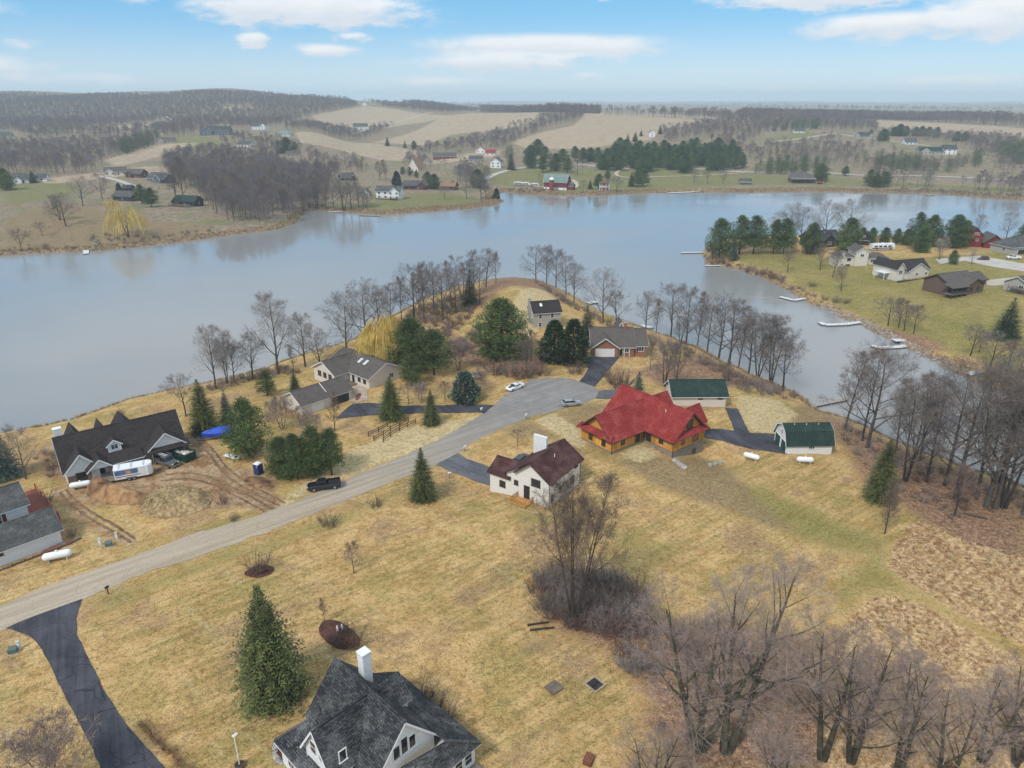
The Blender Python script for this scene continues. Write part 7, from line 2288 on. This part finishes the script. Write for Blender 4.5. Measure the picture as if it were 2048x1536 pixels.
# red digger by the pavilion
p = G(1640, 368)
e = empty("excavator", p, .3)
tag(e, "red digger beside the brown pavilion", "excavator")
EXR = M("digger_red", (.40, .05, .03), .5)
bars("track", [(-1.8, 1.8, -1.4, -.8, 0, .8), (-1.8, 1.8, .8, 1.4, 0, .8)], BLACKP, e)
box("body", -1.9, 1.2, -1.2, 1.2, .85, 2.2, EXR, e)
box("cab", .1, 1.3, -1.15, -.1, 2.2, 3.3, CGLASS, e)
beam("boom", (1.0, .4, 1.8), (4.2, .4, 4.0), .4, .5, EXR, e)
beam("arm", (4.2, .4, 4.0), (5.6, .4, 1.8), .3, .4, EXR, e)
box("bucket", 5.2, 6.1, -.1, .9, 1.0, 1.8, BLACKP, e)
# blue bench set on the left far shore
p = G(192, 490)
e = empty("picnic_table", p, .2)
tag(e, "pale blue picnic table near the water on the left far shore", "picnic table")
TQ = M("pale_blue_paint", (.35, .52, .50), .6)
bars("top", [(-1.2, 1.2, -.4, .4, .72, .8)], TQ, e)
bars("bench", [(-1.2, 1.2, -1.0, -.7, .4, .48), (-1.2, 1.2, .7, 1.0, .4, .48)], TQ, e)
bars("leg", [(-.9, -.8, -.9, .9, 0, .71), (.8, .9, -.9, .9, 0, .71)], TQ, e)

# ------------------------------------------------------------------ trees across the lake that stand apart
row(["pine0", "blue0"], [(14, 380, 333, "pine2"), (67, 366, 337, "spruce0"), (285, 408, 365, "pine1"), (304, 414, 372, "pine3"), (318, 378, 372, "spruce1"), (240, 390, 366, "cedar0")], "evergreen among the left far houses", "left far evergreens", 1.0)
row(["bare4", "bare1"], [(132, 452, 392), (120, 440, 395, "multi1"), (166, 412, 360), (205, 398, 350), (85, 472, 446, "young1"), (43, 503, 462, "young1"), (352, 398, 330, "bare1"), (368, 402, 318, "tall1")], "bare tree standing on the left far meadow", "left far meadow trees", 1.15)
tree("willow1", 257, 474, 405, "golden willow by the water on the left far shore")
tree("willow1", 226, 424, 395, "small golden willow before the dark house on the left far shore")
row(["bare1", "multi0", "bare0", "tall0"], [(636, 416, 362), (652, 420, 368), (668, 418, 362), (688, 424, 356), (703, 420, 365), (718, 415, 352), (727, 418, 378), (733, 416, 375), (760, 360, 325), (772, 362, 320), (890, 400, 375, "young1"), (933, 398, 372, "young1"), (962, 400, 352), (972, 400, 358), (620, 420, 372), (606, 425, 372)],
    "bare tree along the far shore around the white lake house", "far shore bare trees", 1.1)
row(["cedar0", "pine1"], [(794, 372, 342), (806, 350, 332), (820, 352, 332), (833, 356, 340), (855, 375, 340, "pine1"), (868, 378, 345, "pine0"), (955, 375, 335, "pine0"), (993, 398, 376, "cedar1"), (775, 292, 272, "spruce1"), (810, 296, 280, "blue0"), (828, 298, 280, "pine0"), (574, 306, 272, "pine2"), (558, 306, 275, "blue0"), (590, 300, 282, "pine0")],
    "dark evergreen among the central far houses", "central far evergreens", 1.1)
row(["young1", "bare1"], [(1388, 366, 335), (1415, 368, 342), (1445, 368, 342), (1166, 385, 362), (1233, 386, 356), (1155, 350, 312, "bare1"), (1080, 368, 350), (1015, 330, 308)], "bare tree on the beach lawn across the lake", "beach lawn trees")
row(["pine1", "spruce0", "pine3"], [(1180, 378, 358, "spruce0"), (1197, 378, 345), (1215, 360, 338), (1262, 373, 344), (1274, 374, 338), (1286, 372, 336), (1738, 372, 335), (1752, 374, 336), (1768, 374, 340), (1690, 352, 330), (1640, 362, 325, "pine2"), (1022, 340, 300, "spruce1")], "evergreen standing alone on the beach lawn across the lake", "beach lawn evergreens", 1.1)
row(["pine0", "pine2"], [(1786, 272, 252), (1798, 272, 246), (1810, 272, 250), (1830, 272, 252), (1842, 272, 250), (1856, 272, 252), (1872, 274, 252), (1912, 282, 262), (1928, 282, 262), (1766, 282, 256), (1742, 268, 258), (1320, 268, 250, "spruce0"), (1255, 285, 266, "spruce1"), (1270, 283, 262, "spruce0"), (1282, 272, 258, "spruce1")], "evergreen on the far right hill", "far right hill evergreens", 1.2)
rg = random.Random(12)
STAND = (("left clump", [(1062, 336), (1085, 345), (1110, 342), (1135, 345), (1060, 322), (1090, 325), (1125, 330), (1075, 310), (1150, 322), (1165, 325), (1180, 322), (1195, 325)]),
         ("front row", [(1205 + i * 11.5 + rg.uniform(-4, 4), 338 + rg.uniform(-4, 4) + 4 * math.sin(i)) for i in range(25)]),
         ("middle row", [(1215 + i * 11.5 + rg.uniform(-5, 5), 322 + rg.uniform(-4, 4)) for i in range(24)]),
         ("back row", [(1225 + i * 14 + rg.uniform(-5, 5), 308 + rg.uniform(-4, 4)) for i in range(18)]))
for what, L in STAND:
    for i, (a, b) in enumerate(sorted(L)):
        tree_at("pine%d" % rg.randrange(4), G(a, b), rg.uniform(13, 18), "dark pine in the %s of the evergreen stand, %s from the left" % (what, ORD[i]), "evergreen stand above the beach", rg.uniform(.95, 1.2))

# ------------------------------------------------------------------ uncountable growth: woods, brush, reeds
HID = bpy.data.collections.new("growth_sources")
def source(name, TC, mats):
    T, C = TC
    V = T.V + C.V
    b = len(T.V)
    Fc = T.F + [tuple(i + b for i in f) for f in C.F]
    me = mesh(name, V, Fc, mats, [0] * len(T.F) + [1] * len(C.F))
    return me

def collection_of(name, meshes):
    c_ = bpy.data.collections.new(name)
    for i, m_ in enumerate(meshes):
        c_.objects.link(bpy.data.objects.new("%s_source" % name, m_))
    return c_

def scatter(name, label, cat, pts, scl, coll, nsrc, seed=1, tilt=0.0):
    rng = np.random.default_rng(seed)
    me = bpy.data.meshes.new(name)
    me.vertices.add(len(pts))
    me.vertices.foreach_set("co", np.asarray(pts, np.float32).ravel())
    a = me.attributes.new("size", 'FLOAT', 'POINT')
    a.data.foreach_set("value", np.asarray(scl, np.float32))
    a = me.attributes.new("turn", 'FLOAT_VECTOR', 'POINT')
    tv = np.stack([rng.uniform(-tilt, tilt, len(pts)), rng.uniform(-tilt, tilt, len(pts)), rng.uniform(0, 6.28, len(pts))], -1)
    a.data.foreach_set("vector", tv.astype(np.float32).ravel())
    a = me.attributes.new("pick", 'INT', 'POINT')
    a.data.foreach_set("value", rng.integers(0, nsrc, len(pts)).astype(np.int32))
    o = obj(name, me)
    ng = bpy.data.node_groups.new(name, 'GeometryNodeTree')
    ng.interface.new_socket("Geometry", in_out='INPUT', socket_type='NodeSocketGeometry')
    ng.interface.new_socket("Geometry", in_out='OUTPUT', socket_type='NodeSocketGeometry')
    gi, go_ = ng.nodes.new('NodeGroupInput'), ng.nodes.new('NodeGroupOutput')
    ci = ng.nodes.new('GeometryNodeCollectionInfo')
    ci.inputs[0].default_value = coll
    ci.inputs[1].default_value = True
    ci.inputs[2].default_value = True
    ip_ = ng.nodes.new('GeometryNodeInstanceOnPoints')
    ip_.inputs['Pick Instance'].default_value = True
    def na(nm, dt):
        q = ng.nodes.new('GeometryNodeInputNamedAttribute')
        q.data_type = dt
        q.inputs[0].default_value = nm
        return q.outputs[0]
    lk = ng.links.new
    lk(gi.outputs[0], ip_.inputs['Points'])
    lk(ci.outputs[0], ip_.inputs['Instance'])
    lk(na("pick", 'INT'), ip_.inputs['Instance Index'])
    lk(na("turn", 'FLOAT_VECTOR'), ip_.inputs['Rotation'])
    lk(na("size", 'FLOAT'), ip_.inputs['Scale'])
    lk(ip_.outputs[0], go_.inputs[0])
    md = o.modifiers.new("growth", 'NODES')
    md.node_group = ng
    tag(o, label, cat, kind="stuff")
    return o

def fill(polys, spacing, seed, jitter=.5, keep=None, world=False, drop=0.0):
    """scattered points inside outlines, on dry ground"""
    rng = np.random.default_rng(seed)
    out = []
    for L in polys:
        pw = L if world else gpoly(L)
        x0, x1 = min(p[0] for p in pw), max(p[0] for p in pw)
        y0, y1 = min(p[1] for p in pw), max(p[1] for p in pw)
        X, Y = np.meshgrid(np.arange(x0, x1, spacing), np.arange(y0, y1, spacing))
        X = X + rng.uniform(-jitter, jitter, X.shape) * spacing
        Y = Y + rng.uniform(-jitter, jitter, Y.shape) * spacing
        ok = sdist(pw, X, Y) > 0
        X, Y = X[ok], Y[ok]
        Z = hz_many(X, Y)
        ok = Z > WZ + .25
        if drop:
            ok &= rng.random(len(X)) > drop
        if keep is not None:
            ok &= keep(X, Y)
        out.append(np.stack([X, Y, Z], -1)[ok])
    return np.concatenate(out)

FT = M("far_bark", (.12, .098, .088), .95, .2, 1.0, obj_var=.2)
FW1 = M("far_twigs", (.20, .165, .165), .95, .2, .6, obj_var=.28)
FW2 = M("far_twigs_brown", (.215, .16, .13), .95, .2, .6, obj_var=.28)
bare_src = collection_of("bare_wood", [source("bare_wood", bare_tree(300 + i, 13, 1, (.45, .55, .38, .5)[i], (10, 6, 5, 5), .25, .04, .016, .028, twl=1.3), [FT, FW1 if i % 2 else FW2]) for i in range(4)])
pine_src = collection_of("pine_wood", [source("pine_wood", pine(320 + i, 12, 4.0, 46, .15, 18, .7, 1.5), [FT, NEEDP]) for i in range(2)])
FIELDPOLY = [gpoly(L) for L in ZONES['field'][1]]
HOUSES = [(o.location[0], o.location[1]) for o in COL.objects if o.parent is None and o.get("category") in ("house", "garage", "barn", "shed", "pavilion", "gazebo", "shelter", "boathouse", "silo", "motor home", "excavator") and o.location[1] > 300]
def clear(X, Y):
    ok = np.ones(X.shape, bool)
    for hx, hy in HOUSES:
        # keep the house and the sight line in front of it free
        t = hy
        ok &= ~((np.abs(X - hx * Y / t) < 15) & (Y < hy + 16) & (Y > hy - 75))
    for pw in FIELDPOLY:
        ok &= sdist(pw, X, Y) < 4
    return ok
W_HILL = [[(-250, 200), (0, 190), (200, 192), (330, 193), (435, 186), (520, 189), (600, 196), (700, 202), (720, 216), (640, 228), (600, 242), (540, 254), (430, 246), (330, 252), (200, 258), (60, 262), (-250, 268)],
          [(740, 205), (800, 210), (900, 215), (960, 221), (900, 226), (830, 223), (770, 215)]]
pts = fill(W_HILL, 10, 1, keep=lambda X, Y: clear(X, Y))
W_MID = [[(-100, 290), (0, 288), (120, 290), (240, 282), (330, 268), (410, 262), (380, 275), (300, 292), (220, 320), (190, 345), (100, 352), (0, 352), (-100, 355)],
         [(30, 268), (180, 264), (330, 256), (420, 250), (560, 258), (400, 260), (240, 274), (90, 282)],
         [(330, 330), (345, 312), (420, 305), (520, 312), (600, 330), (690, 350), (655, 400), (640, 412), (604, 430), (590, 446), (540, 452), (440, 440), (404, 402), (390, 380), (350, 372)],
         [(440, 290), (480, 275), (540, 280), (600, 300), (700, 322), (740, 345), (690, 350), (560, 318), (470, 305)],
         [(540, 258), (620, 252), (700, 262), (790, 255), (750, 272), (690, 285), (600, 262)],
         [(850, 300), (930, 285), (1010, 262), (1060, 245), (1160, 228), (1180, 236), (1110, 252), (1040, 285), (990, 305), (1050, 318), (1000, 330), (920, 335), (850, 345), (800, 335)],
         [(900, 345), (960, 345), (985, 372), (960, 385), (920, 372)],
         [(1320, 262), (1400, 252), (1500, 242), (1640, 245), (1740, 248), (1760, 262), (1670, 262), (1600, 258), (1540, 262), (1500, 285), (1490, 305), (1400, 300), (1330, 285)],
         [(1490, 305), (1560, 290), (1660, 280), (1760, 295), (1850, 315), (1960, 318), (2060, 330), (2060, 350), (1900, 345), (1700, 338), (1600, 335), (1500, 330)],
         [(1680, 278), (1760, 268), (1900, 275), (2060, 280), (2060, 325), (1960, 312), (1920, 290), (1820, 280)],
         [(1740, 362), (1880, 372), (2060, 380), (2060, 392), (1960, 388), (1860, 380), (1740, 372)]]
p2 = fill(W_MID, 8.5, 2, keep=lambda X, Y: clear(X, Y) & (fbm(X / 45, Y / 45, 61) > .40), drop=.12)
sc_ = np.random.default_rng(4)
p3 = fill([W_MID[2]], 7.5, 23, jitter=.9, keep=clear, drop=.35)
wood = np.concatenate([pts, p2, p3])
bigw = np.where(wood[:, 1] > 650, .72, 1.0)
scatter("distant_wood", "grey leafless wood covering the far hills and shores", "wood", wood, sc_.uniform(.6, 1.2, len(wood)) * bigw, bare_src, 4, 3)
W_LINE = [[(1098, 222), (1140, 220), (1200, 222), (1200, 228), (1098, 228)], [(1190, 228), (1300, 232), (1480, 238), (1500, 245), (1400, 240), (1280, 234)], [(1480, 238), (1640, 240), (1760, 240), (2060, 254), (2060, 246), (1760, 235), (1600, 233), (1480, 232)],
          [(960, 226), (1100, 224), (1100, 221), (960, 222)]]
pts = fill(W_LINE, 11, 5)
rngp = np.random.default_rng(8)
Xf = np.concatenate([rngp.uniform(-1.2, 1.2, 9000) * 1.0])
Yf = np.exp(rngp.uniform(np.log(3000), np.log(9000), 9000))
Xf = Xf * Yf
kf = fbm(Xf / 420, Yf / 420, 41) > .53
far_pts = np.stack([Xf[kf], Yf[kf], hz_many(Xf[kf], Yf[kf])], -1)
pts = np.concatenate([pts, far_pts])
scatter("distant_treeline", "hazy tree lines along the crests and the plain beyond", "tree line", pts, sc_.uniform(.7, 1.25, len(pts)), bare_src, 4, 6)
W_PINE = [[(1500, 345), (1560, 330), (1640, 330), (1650, 345), (1560, 352)], [(1720, 322), (1860, 330), (1900, 345), (1760, 345)], [(1530, 262), (1640, 252), (1640, 258), (1560, 268)], [(1870, 320), (1960, 322), (1960, 335), (1880, 335)],
          [(230, 300), (290, 285), (320, 275), (320, 285), (260, 310)], [(1980, 300), (2060, 295), (2060, 330), (2000, 330)]]
pts = fill(W_PINE, 9, 7, keep=clear, drop=.25)
scatter("distant_pines", "scattered pines in the wood on the far right and left", "pines", pts, sc_.uniform(.7, 1.3, len(pts)), pine_src, 2, 9)

# brush
bsrc = collection_of("brush", [source("brush", shrub(400 + i, 2.2, 1.9, 38, .010), [BARKD, (TWIGP, TWIG, TWIGR, TWIGL)[i]]) for i in range(4)])
BR = [([(1062, 1195), (1090, 1150), (1160, 1150), (1290, 1185), (1300, 1240), (1240, 1290), (1180, 1270), (1090, 1235)], 1.15, 1.45),
      ([(1200, 1275), (1260, 1240), (1330, 1230), (1420, 1260), (1380, 1350), (1290, 1380)], 2.3, 1.4),
      ([(1290, 1420), (1450, 1380), (1650, 1400), (1800, 1480), (2050, 1500), (2050, 1600), (1290, 1600)], 5.5, .8)]
P_, S_ = [], []
for i, (L, sp_, k) in enumerate(BR):
    q = fill([L], sp_, 20 + i, drop=.15)
    P_.append(q)
    S_.append(np.random.default_rng(i).uniform(.6, 1.0, len(q)) * k)
scatter("thicket", "dense leafless thicket in the right foreground", "thicket", np.concatenate(P_), np.concatenate(S_), bsrc, 4, 11, .15)
BR = [([(760, 668), (840, 615), (950, 582), (962, 600), (920, 660), (890, 690), (850, 700)], 2.0, 1.1),
      ([(1240, 655), (1300, 672), (1400, 712), (1500, 760), (1600, 797), (1560, 800), (1480, 782), (1380, 720), (1300, 690)], 2.0, 1.0),
      ([(1640, 835), (1740, 872), (1850, 922), (1960, 960), (2060, 995), (2060, 1060), (1900, 1040), (1800, 985), (1720, 930)], 2.6, .8),
      ([(400, 790), (520, 760), (620, 745), (560, 735), (470, 758), (400, 776)], 1.7, .8),
      ([(1060, 560), (1110, 585), (1170, 620), (1240, 655), (1250, 680), (1190, 640), (1100, 590)], 2.2, .9),
      ([(900, 690), (950, 660), (970, 690), (920, 720)], 1.6, 1.0),
      ([(60, 905), (110, 905), (135, 950), (100, 960)], 1.8, .8)]
P_, S_ = [], []
for i, (L, sp_, k) in enumerate(BR):
    q = fill([L], sp_, 40 + i, drop=.2)
    P_.append(q)
    S_.append(np.random.default_rng(i + 9).uniform(.5, 1.0, len(q)) * k)
scatter("undergrowth", "brown undergrowth along the wooded banks of the peninsula", "undergrowth", np.concatenate(P_), np.concatenate(S_), bsrc, 4, 12, .15)
BR = [([(175, 480), (200, 465), (300, 475), (420, 458), (430, 465), (300, 485), (180, 492)], 3.5, 1.0), ([(0, 500), (60, 490), (150, 495), (150, 503), (0, 508)], 3.5, 1.0), ([(1000, 384), (1090, 386), (1090, 380), (1010, 378)], 3.0, 1.2),
      ([(1700, 383), (1880, 385), (2050, 397), (2050, 390), (1880, 380), (1720, 379)], 3.5, 1.2), ([(620, 416), (690, 424), (690, 418), (640, 410)], 3.0, 1.2), ([(1440, 525), (1530, 556), (1640, 610), (1650, 600), (1560, 552), (1480, 528)], 2.2, .8)]
P_, S_ = [], []
for i, (L, sp_, k) in enumerate(BR):
    q = fill([L], sp_, 60 + i, drop=.35)
    P_.append(q)
    S_.append(np.random.default_rng(i + 19).uniform(.5, 1.1, len(q)) * k)
scatter("shore_brush", "low brown brush along the far and east shores", "brush", np.concatenate(P_), np.concatenate(S_), bsrc, 4, 13, .15)

# tall dry weeds and reeds
def tuft(seed, H, R, n, w):
    rng = random.Random(seed)
    C = MB()
    for i in range(n):
        a, r = rng.uniform(0, 6.28), R * .3 * rng.random()
        p = Vector((math.cos(a) * r, math.sin(a) * r, -.05))
        d_ = Vector((math.cos(a) * rng.uniform(.1, 1) * R / H, math.sin(a) * rng.uniform(.1, 1) * R / H, 1)).normalized()
        sd = rv(rng).cross(d_).normalized() * w
        L = H * rng.uniform(.6, 1.1)
        m_ = p + d_ * L * .6
        e_ = p + d_ * L + Vector((math.cos(a), math.sin(a), -.5)) * L * rng.uniform(0, .35)
        b = len(C.V)
        C.V += [p - sd, p + sd, m_ + sd, m_ - sd, e_]
        C.F += [(b, b + 1, b + 2, b + 3), (b + 3, b + 2, b + 4)]
    return mesh("tuft", C.V, C.F, None)
WEED = [M("weed_orange", (.50, .33, .16), .95, .2, 2.0, obj_var=.3), M("weed_pale", (.66, .52, .34), .95, .2, 2.0, obj_var=.3), M("weed_brown", (.40, .24, .12), .95, .2, 2.0, obj_var=.3)]
REED = [M("reed_tan", (.46, .34, .19), .95, .2, 2.0, obj_var=.25), M("reed_brown", (.30, .20, .11), .95, .2, 2.0, obj_var=.25)]
def tufts(nm, mats, H, R, n, w, s):
    L = []
    for i, m_ in enumerate(mats):
        t_ = tuft(s + i, H, R, n, w)
        t_.materials.append(m_)
        L.append(t_)
    return collection_of(nm, L)
wsrc = tufts("weeds", WEED, .6, .45, 22, .018, 500)
q = fill(ZONES['weed'][1], .55, 30, drop=.1)
k_ = fbm(q[:, 0] / 1.2, q[:, 1] / 5.0, 51) 
q = q[k_ > .40]
scatter("tall_weeds", "tall orange dry weeds in the field at the right edge", "weeds", q, np.random.default_rng(3).uniform(.5, 1.15, len(q)), wsrc, 3, 14, .25)
rsrc = tufts("reeds", REED, 1.0, .5, 16, .018, 520)
rngr = np.random.default_rng(44)
X, Y = rngr.uniform(-110, 170, 240000), rngr.uniform(70, 300, 240000)
def near_sd(poly, X, Y):
    return sdist(poly, X, Y)
sdn = near_sd(POLY_NEAR, X, Y)
Zr = hz_many(X, Y)
ok = (Zr > WZ - .15) & (Zr < WZ + 1.7) & (np.abs(sdn) < 7) & (rngr.random(len(X)) < .55)
q1 = np.stack([X, Y, Zr], -1)[ok]
X, Y = rngr.uniform(60, 300, 160000), rngr.uniform(120, 420, 160000)
sde = near_sd(POLY_EAST, X, Y)
Zr = hz_many(X, Y)
ok = (Zr > WZ - .1) & (Zr < WZ + 1.4) & (np.abs(sde) < 7) & (rngr.random(len(X)) < .35)
q2 = np.stack([X, Y, Zr], -1)[ok]
X, Y = rngr.uniform(-420, 600, 700000), rngr.uniform(320, 640, 700000)
Zr = hz_many(X, Y)
ok = (Zr > WZ - .1) & (Zr < WZ + 1.6) & (Y > 300 + 0 * X)
sdf = sdist(POLY_FAR[:len(SH_FAR)] + [(3000, 3000), (-3000, 3000)], X[ok], Y[ok])
q3 = np.stack([X, Y, Zr], -1)[ok][np.abs(sdf) < 14][::2]
q = np.concatenate([q1, q2, q3])
scatter("reeds", "tan reeds and dry grass fringing the lake", "reeds", q, np.concatenate([rngr.uniform(.5, 1.2, len(q1) + len(q2)), rngr.uniform(.8, 1.6, len(q3))]), rsrc, 2, 15, .2)
# strip of dry ornamental grass along the black driveway
L = [G(a, b) for a, b in ((284, 1450), (310, 1480), (345, 1512), (380, 1545))]
q = [(v[0] + trng.uniform(-.25, .25), v[1] + trng.uniform(-.25, .25), hz(v[0], v[1])) for v in densify([tuple(v[:2]) for v in L], .22, 0, closed=False)]
scatter("ornamental_grass", "strip of tall dry ornamental grass beside the black driveway", "grass", q, [trng.uniform(.8, 1.2) for _ in q], tufts("dry_grass", [REED[1], WEED[2]], 1.1, .6, 24, .014, 540), 2, 16, .1)
# loose lawn grass, thin and short
gsrc = tufts("lawn_tufts", [M("lawn_straw", (.62, .46, .24), .95, .2, 2.0, obj_var=.25), M("lawn_olive", (.17, .13, .045), .95, .2, 2.0, obj_var=.25), M("lawn_tan", (.40, .26, .12), .95, .2, 2.0, obj_var=.25)], .16, .30, 14, .014, 560)
LW = [[(150, 1200), (420, 1110), (700, 1005), (900, 930), (1100, 1040), (1250, 960), (1500, 960), (1780, 1100), (1690, 1240), (1500, 1210), (1050, 1240), (1240, 1330), (1260, 1560), (350, 1560), (170, 1320)], [(-20, 1270), (60, 1275), (200, 1560), (-20, 1560)]]
q = fill(LW, .5, 31, drop=.2)
RW = gpoly(ROAD)
DR = [gpoly(L) for _, L, _, _ in DRV[:2]]
okq = sdist(RW, q[:, 0], q[:, 1]) < -.2
for pw in DR:
    okq &= sdist(pw, q[:, 0], q[:, 1]) < -.1
q = q[okq]
scatter("lawn_grass", "short tan and olive grass of the big foreground lawn", "grass", q, np.random.default_rng(5).uniform(.5, 1.1, len(q)), gsrc, 3, 17, .3)
# rocks along the east bank
rk = collection_of("bank_rocks", [mesh("rock", *rock_mesh(60 + i), STN) for i in range(3)])
L = densify(w2([(1640, 614), (1686, 635), (1720, 647), (1755, 666), (1789, 683), (1824, 700), (1893, 738), (1928, 752)]), .35, 0, closed=False)
q = [(v[0] + a, v[1] + b, max(hz(v[0] + a, v[1] + b), WZ - .2)) for v in L for a, b in ((trng.uniform(-.4, 2.4), trng.uniform(-.4, 2.4)), (trng.uniform(-.4, 2.4), trng.uniform(-.4, 2.4)))]
scatter("bank_rocks", "loose stones lining the east bank", "rocks", q, [trng.uniform(.2, .5) for _ in q], rk, 3, 18, .4)

# dry grass sprouting on the broad dirt heap
hp_ = [o for o in COL.objects if o.name.startswith("dirt_mound")][1]
hv = [tuple(v.co) for v in hp_.data.vertices]
hq = [(v[0] + trng.uniform(-.2, .2), v[1] + trng.uniform(-.2, .2), v[2] - .03) for v in hv if trng.random() < .8]
scatter("heap_grass", "dry grass covering the broad dirt heap beside the lane", "grass", hq, [trng.uniform(.3, .65) for _ in hq], wsrc, 3, 19, .5)

# ------------------------------------------------------------------ haze: the air itself
hzv = [(x, y, z) for x in (-14400, 14400) for y in (-400, 14400) for z in (-11.0, 175.0)]
hm = bpy.data.materials.new("haze")
hm.use_nodes = True
hm.node_tree.nodes.clear()
n = NT(hm.node_tree)
pv = n.n('ShaderNodeVolumePrincipled', {'Color': (.73, .89, 1.0, 1), 'Density': .00016, 'Anisotropy': 0.0})
out = n.n('ShaderNodeOutputMaterial')
hm.node_tree.links.new(pv.outputs[0], out.inputs['Volume'])
haze = mk("haze", hzv, [(0, 1, 3, 2), (4, 6, 7, 5), (0, 4, 5, 1), (2, 3, 7, 6), (0, 2, 6, 4), (1, 5, 7, 3)], hm)
tag(haze, "thin blue haze filling the air over the lake and hills", "haze", kind="stuff")
